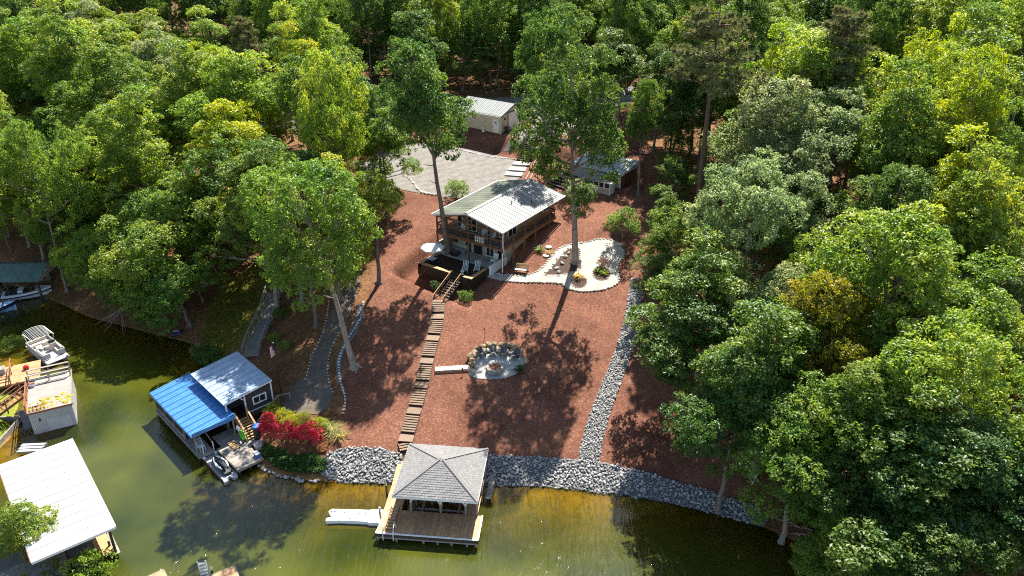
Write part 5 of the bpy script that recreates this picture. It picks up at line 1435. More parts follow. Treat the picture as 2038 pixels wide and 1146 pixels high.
# flag
fp = (-23.98, 68.43, 2.11)
t = thing('flagpole', 'thin dark pole flying a small red and white striped flag', 'flagpole', fp)
mb = MB(); mb.tube([(fp[0], fp[1], fp[2]), (fp[0], fp[1], fp[2]+6.2)], .04, 6); mb.build('pole', 'black_metal', t); mb = MB(); mb.lathe([(.07, 0), (.08, .06), (.02, .12)], (fp[0], fp[1], fp[2]+6.2), 8); mb.build('finial', 'steel', t)
fl = bpy.data.objects.new('flag', None); COL.objects.link(fl); fl.parent = t; OFF[fl.name] = fp
for k in range(13):
    mb = MB()
    for i in range(6):
        u0, u1 = i/6, (i+1)/6
        X = lambda u: (fp[0]+.06-.45*u, fp[1]+.10*math.sin(u*5)-.05)
        z0 = fp[2]+6.05-.1*k; dz = .28
        a, b = X(u0), X(u1)
        mb.add([(a[0], a[1], z0-dz*u0), (b[0], b[1], z0-dz*u1), (b[0], b[1], z0-.1-dz*u1), (a[0], a[1], z0-.1-dz*u0), (a[0], a[1]+.012, z0-dz*u0), (b[0], b[1]+.012, z0-dz*u1), (b[0], b[1]+.012, z0-.1-dz*u1), (a[0], a[1]+.012, z0-.1-dz*u0)], [(0, 1, 2, 3), (7, 6, 5, 4)], 1 if (k < 7 and u1 <= .51) else 0)
    mb.build('stripe', ['stripe_red' if k % 2 == 0 else 'white_paint', 'navy'], fl)
t = thing('float_drum', 'small dark blue drum at the water edge under the leaning tree', 'drum', (-40.9, 83.61, 0.1))
b0 = OFF[t.name]; mb = MB(); mb.tube([(b0[0]-.6, b0[1], .3), (b0[0]+.6, b0[1]+.3, .3)], .42, 12); mb.build('drum', 'navy', t); mb = MB(); mb.box(b0[0]-.4, b0[0]+.4, b0[1]-.1, b0[1]+.4, .68, .74); mb.build('lid', 'boat_grey', t)

# ------------------------------------------------------------------ neighbours on the left
NF = Frame((-48.03, 64.38, 0), 27.0)
nb = thing('boat_shack', 'pale corrugated metal boat shack with flat mossy roof at the water', 'shack', (2, 3.3, 0), NF)
mb = MB()
for (x0, x1, y0, y1) in ((0, 3.85, 0, .1), (3.75, 3.85, .1, 6.8), (0, .1, .1, 6.8), (.1, 3.75, 6.7, 6.8)): mb.box(x0, x1, y0, y1, -.8, 2.48)
mb.build('wall', 'corrugated', nb)
mb = MB(); k = 0
while k < 26: mb.box(.05+k*.148, .12+k*.148, -.03, 0, .0, 2.46); k += 1
k = 0
while k < 45: mb.box(3.85, 3.88, .06+k*.15, .13+k*.15, .0, 2.46); k += 1
mb.build('corrugation', 'corrugated', nb, stuff=True)
mb = MB(); mb.box(1.35, 3.55, -.075, -.03, .05, 1.5); mb.build('sheet_door', 'corrugated', nb)
mb = MB(); mb.box(.75, .9, -.05, -.03, 1.4, 1.75); mb.build('vent', 'black_metal', nb)
mb = MB(); mb.box(-.1, 3.95, -.1, 6.9, 2.48, 2.62); mb.build('roof', 'moss_roof', nb)
mb = MB(); m_ = random.Random(4)
for k in range(46):
    x, y = 3.8*m_.random()**.9, .1+1.7*m_.random()**1.5+.5*abs(math.sin(k)); mb.rock((x, y, 2.62), m_.uniform(.14, .36), m_, flat=.16)
mb.build('moss', 'moss', nb, stuff=True)
mb = MB(); mb.box(-.14, -.05, -.1, 6.9, 2.5, 2.72); mb.build('edge_board', 'rust_wood', nb); mb = MB(); mb.box(-.1, 3.95, -.16, -.1, 2.46, 2.66); mb.build('edge_board', 'rust_wood', nb)
mb = MB(); mb.box(3.95, 4.02, -.1, 6.9, 2.5, 2.7); mb.build('edge_board', 'grey_wood', nb)
def railing(name, label, pts, frame, key, h=1.0, rails=2, cat='railing', w=.1):
    t = thing(name, label, cat, pts[0], frame)
    for a in pts: mb = MB(); mb.box(a[0]-.05, a[0]+.05, a[1]-.05, a[1]+.05, a[2]-.1, a[2]+h+.02); mb.build('post', key, t)
    for a, b in zip(pts[:-1], pts[1:]):
        for k in range(rails):
            z = h*(k+1)/rails; mb = MB(); mb.bar((a[0], a[1], a[2]+z), (b[0], b[1], b[2]+z), w if k == rails-1 else .05, .06 if k == rails-1 else .1); mb.build('rail', key, t)
    return t
railing('roof_railing', 'weathered double railing along the back edge of the shack roof', [(-.05, 5.7, 2.62), (1.9, 5.7, 2.62), (3.9, 5.7, 2.62)], NF, 'grey_wood', 1.0, 2, w=.25)
railing('roof_railing', 'second weathered railing behind the shack roof beside the pontoon boat', [(-.05, 6.85, 2.62), (1.9, 6.85, 2.62), (3.9, 6.85, 2.62)], NF, 'grey_wood', 1.0, 2, w=.25)
railing('roof_railing', 'red-brown railing along the left edge of the shack roof', [(-.1, .1, 2.62), (-.1, 2.3, 2.62), (-.1, 4.2, 2.62), (-.1, 5.7, 2.62)], NF, 'rust_wood', .9, 2)
t = thing('leaning_ladder', 'short wooden ladder rack lying on the mossy roof edge', 'ladder', (.8, .4, 2.65), NF)
for y in (.1, .8): mb = MB(); mb.bar((.05, y, 2.75), (1.6, y+.1, 2.75), .06, .07); mb.build('rail', 'rust_wood', t)
for k in range(5): mb = MB(); mb.bar((.2+k*.33, .1, 2.76), (.2+k*.33, .88, 2.76), .06, .05); mb.build('rung', 'rust_wood', t)
t = thing('roof_box', 'white and pink small cooler on the shack roof corner', 'box', (.35, 5.2, 2.62), NF)
mb = MB(); mb.box(.15, .6, 4.95, 5.4, 2.62, 3.0); mb.build('body', 'white_plastic', t); mb = MB(); mb.box(.13, .62, 4.93, 5.42, 3.0, 3.07); mb.build('lid', 'rust_wood', t)
# neighbour stairs, decks
sa, sb = NF.w(-.5, 4.6, 2.5), NF.w(-6.2, 1.2, .9)
t = thing('neighbour_stairs', 'red-brown wooden stairs with railing from lawn to shack roof', 'stairs', tuple(sb))
dv2 = (sb-sa); a2 = math.atan2(dv2.y, dv2.x); nrm2 = Vector((-math.sin(a2), math.cos(a2), 0))
for k in range(13):
    c = sa.lerp(sb, (k+.5)/13); piece('tread', 'rust_wood', t, tuple(c), (.3, 1.15, .06), (0, 0, a2))
for s in (-.6, .6):
    mb = MB(); a, b = sa+nrm2*s, sb+nrm2*s; mb.bar(a-Vector((0, 0, .1)), b-Vector((0, 0, .1)), .06, .26); mb.build('stringer', 'rust_wood', t)
    mb = MB(); mb.bar(a+Vector((0, 0, 1)), b+Vector((0, 0, 1)), .1, .06); mb.bar(a+Vector((0, 0, .55)), b+Vector((0, 0, .55)), .05, .08); mb.build('handrail', 'rust_wood', t)
    for f in (0, .33, .66, 1): p = a.lerp(b, f); mb = MB(); mb.box(p.x-.05, p.x+.05, p.y-.05, p.y+.05, p.z-.6, p.z+1.0); mb.build('post', 'rust_wood', t)
ND = Frame((-53.2, 70.6, 1.1), 27.0)
t = thing('neighbour_deck', 'sunlit brown deck with low railings beside the pontoon boat', 'deck', (0, 2, 0), ND)
planks(-7.0, 2.4, 1.5, 5.6, 0, 'x', 'dock_wood', parent=t)
for x in (-6, -3, 0, 2.2):
    for y in (1.7, 5.4): mb = MB(); mb.box(x-.08, x+.08, y-.08, y+.08, -2.5, -.04); mb.build('pile', 'dark_wood', t)
mb = MB(); mb.bar((-7, 1.46, -.14), (2.4, 1.46, -.14), .06, .24); mb.build('rim_board', 'rust_wood', t)
railing('deck_railing', 'red-brown railing on the front edge of the neighbour deck', [(-7, 1.6, 0), (-4.8, 1.6, 0), (-2.4, 1.6, 0), (-.4, 1.6, 0)], ND, 'rust_wood', 1.0, 3)
railing('deck_railing', 'red-brown railing across the neighbour deck towards the shack', [(-.4, 1.6, 0), (-.4, 3.6, 0), (-.4, 5.5, 0)], ND, 'rust_wood', 1.0, 2)
t = thing('neighbour_steps', 'short red-brown steps from neighbour deck down to the lawn', 'steps', (-3.5, .8, -.4), ND)
for k in range(5): piece('tread', 'rust_wood', t, (-3.6, 1.2-k*.34, -.15-k*.14), (2.4, .3, .06))
for x in (-4.8, -2.4): mb = MB(); mb.bar((x, 1.4, -.15), (x, -.4, -.85), .06, .2); mb.build('stringer', 'rust_wood', t)
t = thing('fuel_can', 'bright red jerry can on the neighbour deck', 'can', (1.0, 4.0, 0), ND)
mb = MB(); mb.prism([(.75, 3.85), (1.3, 3.85), (1.3, 4.15), (.75, 4.15)], 0, .42); mb.build('body', 'red', t); mb = MB(); mb.tube([(.85, 4, .42), (1.0, 4, .56), (1.2, 4, .42)], .04, 6); mb.build('handle', 'red', t)
t = thing('patio_box', 'grey storage box with slatted lid on the neighbour deck', 'box', (-1.6, 4.4, 0), ND)
mb = MB(); mb.box(-2.3, -1.0, 4.0, 4.9, 0, .6); mb.build('body', 'boat_grey', t)
for k in range(4): mb = MB(); mb.box(-2.34, -.96, 3.98+k*.24, 4.2+k*.24, .6, .64); mb.build('slat', 'grey_wood', t)
t = thing('garden_table', 'round tan table on the neighbour deck', 'table', (-2.0, 2.6, 0), ND)
mb = MB(); mb.lathe([(.55, .66), (.58, .70), (.55, .73)], (-2.0, 2.6, 0), 16); mb.build('tabletop', 'tan_wood', t); mb = MB(); mb.tube([(-2, 2.6, 0), (-2, 2.6, .66)], [.2, .06], 8); mb.build('leg', 'dark_wood', t)
t = thing('folded_canopy', 'pale blue folded canopy at the picture edge by the neighbour deck', 'canopy', (-7.2, 4.8, 0), ND)
mb = MB(); mb.tube([(-8.2, 4.2, .5), (-6.6, 5.4, .6)], .45, 8); mb.build('fabric', 'pale_blue', t); mb = MB(); mb.tube([(-8.3, 4.1, .3), (-6.5, 5.5, .3)], .06, 6); mb.build('frame', 'steel', t)
# lawn wall
lw = [(-56, 66.5), (-50.6, 66.6), (-50.5, 62.0)]
t = thing('seawall', 'grey-green wooden seawall along the edge of the neighbour lawn', 'wall', (-50.5, 64, 0))
for a, b in zip(lw[:-1], lw[1:]):
    for k in range(3): mb = MB(); mb.bar((a[0], a[1], -.3+k*.36), (b[0], b[1], -.3+k*.36), .12, .34); mb.build('timber', 'grey_wood', t)
t = thing('beached_kayaks', 'grey boards stacked on the shore below the neighbour lawn', 'boards', (-46.93, 61.78, 0.3))
b0 = OFF[t.name]
for k in range(3): mb = MB(); mb.prism([(b0[0]-1.2, b0[1]-.5+k*.4), (b0[0]+1.0, b0[1]-.3+k*.4), (b0[0]+1.2, b0[1]+.0+k*.4), (b0[0]-1.1, b0[1]-.15+k*.4)], .15, .32+k*.05); mb.build('board', 'boat_grey', t)

# pontoon boat
PB = Frame((-54.3, 79.3, .05), -40)
t = thing('pontoon_boat', 'grey pontoon boat with open white canopy frame and cream seats', 'boat', (0, 0, 0), PB)
for y in (-.85, .85): mb = MB(); mb.tube([(-3.1, y, .1), (2.4, y, .1), (3.1, y, .25)], [.32, .32, .05], 12); mb.build('pontoon', 'aluminium', t)
mb = MB(); mb.box(-3.1, 3.0, -1.25, 1.25, .45, .55); mb.build('deck', 'boat_grey', t)
for (x0, x1, y0, y1) in ((-2.6, 1.9, -1.25, -1.2), (-2.6, 1.9, 1.2, 1.25), (-2.65, -2.6, -1.25, 1.25), (1.9, 1.95, -1.25, -.4), (1.9, 1.95, .4, 1.25)):
    mb = MB(); mb.box(x0, x1, y0, y1, .6, 1.15); mb.build('fence_panel', 'boat_grey', t)
    mb = MB(); mb.box(x0-.03, x1+.03, y0-.03, y1+.03, 1.15, 1.2); mb.build('top_rail', 'aluminium', t)
def seat(x0, x1, y0, y1, bx0, bx1, by0, by1):
    s_ = MB(); s_.box(x0, x1, y0, y1, .55, .92); o = s_.build('seat', 'beige_vinyl', t); b_ = MB(); b_.box(bx0, bx1, by0, by1, .9, 1.3); b_.build('seat_back', 'beige_vinyl', o)
seat(.3, 1.7, -1.15, -.6, .3, 1.7, -1.17, -1.0); seat(.3, 1.7, .6, 1.15, .3, 1.7, 1.0, 1.17); seat(-2.4, -1.7, -1.1, .9, -2.5, -2.3, -1.1, .9); seat(-.9, -.3, .0, .6, -1.0, -.85, .0, .6)
mb = MB(); mb.box(-.2, .3, .3, 1.1, .55, 1.45); mb.build('helm', 'beige_vinyl', t); mb = MB(); mb.box(-1.4, -.5, -.75, -.1, .9, .95); mb.build('table', 'beige_vinyl', t)
mb = MB(); mb.slab((-.05, .3, 1.45), (-.05, 1.1, 1.45), (.15, 1.1, 1.75), (.15, .3, 1.75), .02); mb.build('windscreen', 'glass', t)
cf = MB()
for k in range(9):
    x = -2.9+k*.34
    cf.tube([(x, -1.2, 2.3), (x, -.9, 2.55), (x, 0, 2.65), (x, .9, 2.55), (x, 1.2, 2.3)], .025, 5)
for y in (-1.2, 1.2): cf.tube([(-2.9, y, 2.3), (-.2, y, 2.3)], .03, 5)
cf.build('canopy_frame', 'white_paint', t)
for x in (-2.7, -.3):
    for y in (-1.2, 1.2): mb = MB(); mb.tube([(-1.5+(x+1.5)*.4, y, 1.15), (x, y, 2.3)], .03, 5); mb.build('canopy_leg', 'white_paint', t)
mb = MB(); mb.box(-3.6, -3.1, -.25, .25, .0, 1.1); mb.build('outboard_motor', 'black_plastic', t)

# green roofed slip with a runabout
GRF = Frame((-61.6, 92.5, 0), 1.5)
t = thing('boat_shelter', 'dark green metal gable roof boat shelter at the far left shore', 'boat shelter', (-4, 2, 0), GRF)
for k in range(11):
    mb = MB(); mb.slab((-10+k*.9, 0, 2.95), (-9.12+k*.9, 0, 2.95), (-9.12+k*.9, 3.1, 4.15), (-10+k*.9, 3.1, 4.15), .05); mb.build('roof_panel', 'green_metal', t)
    mb = MB(); mb.slab((-9.12+k*.9, 6.2, 2.95), (-10+k*.9, 6.2, 2.95), (-10+k*.9, 3.1, 4.15), (-9.12+k*.9, 3.1, 4.15), .05); mb.build('roof_panel', 'green_metal', t)
mb = MB(); mb.add([(-.12, .1, 2.9), (-.12, 6.1, 2.9), (-.12, 3.1, 4.05), (-.18, .1, 2.9), (-.18, 6.1, 2.9), (-.18, 3.1, 4.05)], [(0, 1, 2), (5, 4, 3), (0, 3, 4, 1), (1, 4, 5, 2), (2, 5, 3, 0)]); mb.build('gable', 'mauve_siding', t)
for x in (-.5, -4.6, -9):
    for y in (.4, 5.8): mb = MB(); mb.box(x-.1, x+.1, y-.1, y+.1, -1.5, 3.0); mb.build('post', 'dark_wood', t)
planks(-9.8, -.2, 5.3, 6.2, .8, 'y', parent=t)
MBF = Frame((-64.6, 93.9, .1), 20)
t = thing('runabout_boat', 'white runabout boat with navy stripe under the green roof', 'boat', (0, 0, 0), MBF)
st = [(-2.9, 1.0, .75), (-1.5, 1.1, .8), (0, 1.1, .88), (1.4, .9, .98), (2.4, .45, 1.05), (2.95, .05, 1.1)]
mb = MB()
for x, w, h in st: mb.v += [(x, 0, -.25), (x, -w*.75, .05), (x, -w, h*.55), (x, -w*1.02, h*.75), (x, -w, h), (x, w, h), (x, w*1.02, h*.75), (x, w, h*.55), (x, w*.75, .05)]; mb.t += [.5]*9
for i in range(len(st)-1):
    for k in range(9): mb.f.append((i*9+k, i*9+(k+1) % 9, (i+1)*9+(k+1) % 9, (i+1)*9+k)); mb.m.append(1 if k in (2, 6) else 0)
mb.f += [tuple(range(9)), tuple(range((len(st)-1)*9, len(st)*9))[::-1]]; mb.m += [0, 0]
mb.build('hull', ['boat_white', 'navy'], t)
mb = MB(); mb.prism([(-2.5, -.75), (.6, -.8), (1.0, -.5), (1.0, .5), (.6, .8), (-2.5, .75)], .82, [.9, .98, 1.04, 1.04, .98, .9]); mb.build('cockpit', 'black_plastic', t)
for y in (-.4, .4): mb = MB(); mb.box(-.9, -.3, y-.28, y+.28, .95, 1.25); mb.build('seat', 'boat_white', t)
mb = MB(); mb.slab((.75, -.75, 1.0), (.75, .75, 1.0), (.35, .65, 1.4), (.35, -.65, 1.4), .03); mb.build('windscreen', 'glass', t)
CB = Frame((-66.3, 89.3, .1), 30)
t = thing('covered_boat', 'pale blue covered boat bow with navy bands at the left picture edge', 'boat', (0, 0, 0), CB)
mb = MB()
st = [(-3, 1.1, .8), (-1, 1.15, .85), (.6, .9, .95), (1.9, .4, 1.05), (2.4, .04, 1.1)]
for x, w, h in st: mb.v += [(x, 0, -.2), (x, -w, h*.6), (x, -w*.95, h), (x, 0, h+.35-.1*max(0, x)), (x, w*.95, h), (x, w, h*.6)]; mb.t += [.5]*6
for i in range(len(st)-1):
    for k in range(6): mb.f.append((i*6+k, i*6+(k+1) % 6, (i+1)*6+(k+1) % 6, (i+1)*6+k)); mb.m.append(1 if k in (1, 4) else 0)
mb.f += [tuple(range(6)), tuple(range((len(st)-1)*6, len(st)*6))[::-1]]; mb.m += [0, 0]
mb.build('hull', ['pale_blue', 'navy'], t)
for x in (-.6, 1.1):
    mb = MB(); w = 1.05 if x < 0 else .72; mb.bar((x, -w, .95), (x, 0, 1.3), .12, .04); mb.bar((x, 0, 1.3), (x, w, .95), .12, .04); mb.build('band', 'navy', t)

# white roofed dock at lower left
WF = Frame((-35.94, 44.82, 0), 38.7)
t = thing('white_roof_dock', 'covered boat dock with large flat white roof at lower left', 'boat dock', (2.5, 7, 0), WF)
for k in range(12):
    mb = MB(); mb.box(-.9, 5.15, k*1.2, k*1.2+1.175, 3.42, 3.52); mb.box(-.9, 5.15, k*1.2+.02, k*1.2+.06, 3.52, 3.56); mb.box(-.9, 5.15, k*1.2+.58, k*1.2+.61, 3.52, 3.54); mb.build('roof_panel', 'white_roof', t)
mb = MB(); mb.box(-.96, -.905, 0, 14.4, 3.3, 3.5); mb.build('fascia', 'rust_wood', t)
mb = MB(); mb.box(-.9, 5.15, -.07, -.003, 3.3, 3.54); mb.build('fascia', 'white_paint', t); mb = MB(); mb.box(5.155, 5.22, 0, 14.4, 3.3, 3.54); mb.build('fascia', 'white_paint', t)
for x in (.2, 4.7):
    for y in (.4, 4.8, 9.4, 14): mb = MB(); mb.box(x-.1, x+.1, y-.1, y+.1, -2, 3.42); mb.build('post', 'dark_wood', t)
mb = MB()
for y in (.5, 5, 10, 14): mb.box(.1, 5.0, y-.06, y+.06, 3.2, 3.4)
mb.build('roof_beam', 'dark_wood', t)
planks(-.3, 1.0, .1, 14, .7, 'x', parent=t); planks(4.3, 5.0, .1, 14, .7, 'x', parent=t)
t = thing('tarp_boat', 'covered grey boat in the shade under the white roof', 'boat', (2.6, 4, 0), WF)
mb = MB(); st = [(0.3, .9, .7), (2, 1.15, .9), (4, 1.2, 1.0), (6, .8, 1.1), (7.2, .05, 1.1)]
for y, w, h in st: mb.v += [(2.65, y, -.2), (2.65+w, y, h*.7), (2.65+w*.8, y, h), (2.65, y, h+.5), (2.65-w*.8, y, h), (2.65-w, y, h*.7)]; mb.t += [.5]*6
for i in range(len(st)-1):
    for k in range(6): mb.f.append((i*6+k, i*6+(k+1) % 6, (i+1)*6+(k+1) % 6, (i+1)*6+k)); mb.m.append(0)
mb.f += [tuple(range(6)), tuple(range((len(st)-1)*6, len(st)*6))[::-1]]; mb.m += [0, 0]
mb.build('cover', 'grey_plastic', t); mb = MB(); mb.tube([(2.65, .3, .2), (2.65, -.15, .5)], .15, 8); mb.build('outboard_motor', 'black_plastic', t)
SBX = Frame((-33.83, 48.68, 0.8), 38.7)
t = thing('swim_platform', 'pale plank platform on dark piles at the white roof corner', 'platform', (0, 0, 0), SBX)
planks(-.6, .6, -1.5, 1.4, .2, 'y', 'tan_wood', parent=t)
for x in (-.55, .55):
    for y in (-1.4, 1.3): mb = MB(); mb.tube([(x, y, -3), (x, y, .15)], .09, 7); mb.build('pile', 'dark_wood', t)
mb = MB(); mb.box(-.66, -.6, -1.5, 1.4, -.1, .22); mb.build('edge_board', 'rust_wood', t)
for k in range(2):
    q = ((-33.13, 48.46, 0.3), (-32.66, 48.24, 0.3))[k]; tt = thing('mooring_pile', 'dark mooring pile beside the pale platform, %s one' % ('nearer' if k == 0 else 'farther right'), 'post', q)
    mb = MB(); mb.tube([(q[0], q[1], -2), (q[0], q[1], 1.4)], .1, 7); mb.build('shaft', 'dark_wood', tt); mb = MB(); mb.lathe([(.11, 0), (.1, .05)], (q[0], q[1], 1.4), 7); mb.build('cap', 'black_metal', tt)
LDK = Frame((-37.4, 46.37, 0.8), 38.7)
t = thing('grey_walkway', 'weathered grey plank walkway in front of the white roofed dock', 'walkway', (0, 0, 0), LDK)
planks(-4.5, 1.6, -1.6, 1.5, .1, 'y', parent=t)
for x in (-3, 0, 1.4): mb = MB(); mb.tube([(x, -1.4, -3), (x, -1.4, 0)], .1, 7); mb.build('pile', 'dark_wood', t)
# dock corners at the bottom edge
for k, (q, a, lab) in enumerate((((-27.78, 46.01, 0.9), 38, 'left of the ladder'), ((-22.25, 46.38, 0.9), 33, 'right of the ladder'))):
    Fk = Frame(q, a)
    t = thing('dock_corner', 'tan plank dock corner at the bottom picture edge, '+lab, 'dock', (0, 0, 0), Fk)
    planks(-5.5, 0, -5.5, 0, 0, 'y', 'dock_wood', parent=t)
    mb = MB(); mb.box(0, .05, -5.5, 0, -.3, .02); mb.build('rim_board', 'grey_wood', t); mb = MB(); mb.box(-5.5, 0, .003, .06, -.3, .02); mb.build('rim_board', 'grey_wood', t)
    for x, y in ((-.2, -.2), (-3, -.2), (-.2, -3)): mb = MB(); mb.tube([(x, y, -3), (x, y, -.05)], .1, 7); mb.build('pile', 'dark_wood', t)
LF = Frame((-24.41, 45.67, 0.5), 15)
t = thing('swim_ladder', 'white swim ladder standing at the bottom edge between two dock corners', 'ladder', (0, 0, 0), LF)
for x in (-.3, .3): mb = MB(); mb.tube([(x, 0, -2), (x, .15, 1.5), (x, -.1, 1.75)], .04, 7); mb.build('rail', 'white_paint', t)
for k in range(5): mb = MB(); mb.box(-.3, .3, .0+k*.03, .2+k*.03, -.2+k*.34, -.14+k*.34); mb.build('rung', 'white_plastic', t)
LP = Frame((-23.79, 45.72, 0.5), 0)
t = thing('dock_lamp', 'dark post with small lamp beside the white swim ladder', 'lamp', (0, 0, 0), LP)
mb = MB(); mb.tube([(0, 0, -2), (0, 0, .7)], .08, 7); mb.build('post', 'black_metal', t); mb = MB(); mb.lathe([(.1, .7), (.12, .9), (.03, 1.0)], (0, 0, 0), 8); mb.build('lantern', 'pale_stone', t)
pl = (21.71, 55.42, 1.5)
t = thing('survey_stake', 'thin white stake leaning on the mulch above the right rock bank', 'stake', (21.54, 55.41, 1.34))
b0 = OFF[t.name]; mb = MB(); mb.tube([(b0[0], b0[1], b0[2]), (b0[0]+.5, b0[1]+.1, b0[2]+1.7)], .045, 6); mb.build('stake', 'white_paint', t); mb = MB(); mb.box(b0[0]+.44, b0[0]+.56, b0[1]+.06, b0[1]+.14, b0[2]+1.7, b0[2]+1.76); mb.build('cap', 'white_paint', t)

# ------------------------------------------------------------------ foliage
def leaf_cards(c, n, size, rg, aspect=.55, fold=.25):
    """two-triangle folded leaves at centres c with normals n; returns verts, tris"""
    m = len(c)
    t = rg.normal(size=(m, 3))
    t -= n*np.sum(t*n, 1)[:, None]
    t /= np.linalg.norm(t, axis=1)[:, None]+1e-9
    b = np.cross(n, t)
    L_ = (size*rg.uniform(.7, 1.3, m))[:, None]
    w = L_*aspect
    v = np.empty((m, 4, 3))
    v[:, 0] = c-t*L_*.5
    v[:, 1] = c+b*w*.5+n*w*fold-t*L_*.05
    v[:, 2] = c+t*L_*.5-n*L_*.12
    v[:, 3] = c-b*w*.5+n*w*fold-t*L_*.05
    i = np.arange(m)[:, None]*4
    f = np.concatenate([i+np.array([0, 1, 2]), i+np.array([0, 2, 3])], 1).reshape(-1, 3)
    return v.reshape(-1, 3), f
def mesh_np(name, v, f, tint, m):
    me = bpy.data.meshes.new(name)
    k = f.shape[1]
    me.vertices.add(len(v)); me.vertices.foreach_set('co', v.astype('f4').ravel())
    me.loops.add(f.size); me.loops.foreach_set('vertex_index', f.astype('i4').ravel())
    me.polygons.add(len(f)); me.polygons.foreach_set('loop_start', np.arange(0, f.size, k, dtype='i4'))
    at = me.attributes.new('tint', 'FLOAT', 'POINT'); at.data.foreach_set('value', tint.astype('f4'))
    me.materials.append(M[m]); me.update()
    return me
def unit(v): return v/(np.linalg.norm(v, axis=-1)[..., None]+1e-9)
def broadleaf(seed, Rc, Hc, zc, nlobe, nspray, nleaf, size, lobe=.36, up=.35, flat=.8, narrow=0., gaps=.2, tuft=2.1):
    """crown: lobes round an uneven body, sprays on the lobes, leaves in the sprays.  Returns mesh, lobe centres"""
    rg = np.random.default_rng(seed)
    d = unit(rg.normal(size=(nlobe*3, 3)))
    d = d[d[:, 2] > -.55][:nlobe]
    nlobe = len(d)
    rad = rg.uniform(.5, .92, nlobe)
    az_ = np.arctan2(d[:, 1], d[:, 0]); ph = rg.uniform(0, 6.28, 3)
    rad = rad*(1+.20*np.sin(2*az_+ph[0]+d[:, 2])+.16*np.sin(3*az_+ph[1]-2*d[:, 2])+.10*np.sin(5*d[:, 2]+ph[2]))
    lc = d*rad[:, None]*np.array([Rc, Rc, Hc])
    lc[:, :2] *= (1-narrow*np.clip(lc[:, 2:]/Hc, -1, 1))
    lr = Rc*lobe*rg.uniform(.5, 1.3, nlobe)
    lc = np.vstack([lc, [[0, 0, Hc*.1], [0, 0, Hc*.6]]]); lr = np.append(lr, [Rc*.5, Rc*.42])
    C, NN, T = [], [], []
    per = np.maximum(4, (nspray*lr**2/np.sum(lr**2))).astype(int)
    for k in range(len(lc)):
        sd = unit(rg.normal(size=(per[k]*2, 3))+np.array([0, 0, .35])+.45*unit(lc[k][None, :]+np.array([0, 0, 1e-3])))
        rr = lr[k]*rg.uniform(.78, 1.22, len(sd))
        p = lc[k]+sd*rr[:, None]*np.array([1, 1, flat])
        # drop those buried in other lobes
        D = np.linalg.norm((p[:, None]-lc[None])/np.array([1, 1, flat]), axis=2)/lr[None]
        D[:, k] = 9
        keep = (D.min(1) > .72) & (rg.random(len(p)) > gaps)
        p, sd = p[keep][:per[k]], sd[keep][:per[k]]
        if not len(p): continue
        lobe_t = rg.uniform(-.2, .2)
        st = np.clip(.5+lobe_t+rg.normal(0, .14, len(p)), 0, 1)
        sr = size*tuft*rg.uniform(.65, 1.35, len(p))
        nn = unit(sd+np.array([0, 0, up]))
        dome = unit(rg.normal(size=(len(p), nleaf, 3))+.9*nn[:, None])
        off = dome*(rg.uniform(.45, 1.1, (len(p), nleaf, 1)))*sr[:, None, None]
        off[..., 2] *= .8
        lc_ = p[:, None]+off
        n_ = unit(dome*.7+np.array([0, 0, up+.15])+.65*rg.normal(size=off.shape))
        C.append(lc_.reshape(-1, 3)); NN.append(n_.reshape(-1, 3)); T.append(np.clip(np.repeat(st, nleaf)+rg.normal(0, .08, len(p)*nleaf), 0, 1))
    c, n, t = np.vstack(C), np.vstack(NN), np.concatenate(T)
    c[:, 2] += zc
    v, f = leaf_cards(c, n, size, rg)
    lc[:, 2] += zc
    return mesh_np('crown', v, f, np.repeat(t, 4), 'leaf'), lc, lr
def pine_crown(seed, Rc, z0, z1, nb=46, nt=15, tuft=.55):
    rg = np.random.default_rng(seed)
    C, NN, T, B = [], [], [], []
    for k in range(nb):
        f = rg.random()**.8
        z = z0+(z1-z0)*f
        r = Rc*(1-f)**.55*rg.uniform(.6, 1.1)*(1 if f > .12 else .6)+.4
        a = rg.uniform(0, 6.28)
        tip = np.array([math.cos(a)*r, math.sin(a)*r, z+r*rg.uniform(-.05, .25)])
        B.append((np.array([0, 0, z-.2]), tip))
        m = max(4, int(nt*r/Rc))
        q = rg.uniform(.35, 1.02, m)[:, None]
        p = np.array([0, 0, z-.2])*(1-q)+tip*q+rg.normal(size=(m, 3))*np.array([.5, .5, .18])*r*.22
        off = unit(rg.normal(size=(m, 26, 3))+np.array([0, 0, .45]))
        c = p[:, None]+off*tuft*.45
        C.append(c.reshape(-1, 3)); NN.append(off.reshape(-1, 3)); T.append(np.repeat(np.clip(rg.normal(.5, .2, m), 0, 1), 26))
    c, d, t = np.vstack(C), np.vstack(NN), np.concatenate(T)
    m = len(c); s_ = unit(np.cross(d, rg.normal(size=(m, 3))))
    L_ = (tuft*rg.uniform(.7, 1.2, m))[:, None]; w = .075
    v = np.empty((m, 3, 3)); v[:, 0] = c-d*L_*.5-s_*w; v[:, 1] = c-d*L_*.5+s_*w; v[:, 2] = c+d*L_*.5
    f = np.arange(m*3).reshape(-1, 3)
    return mesh_np('crown', v.reshape(-1, 3), f, np.repeat(t, 3), 'needle'), B
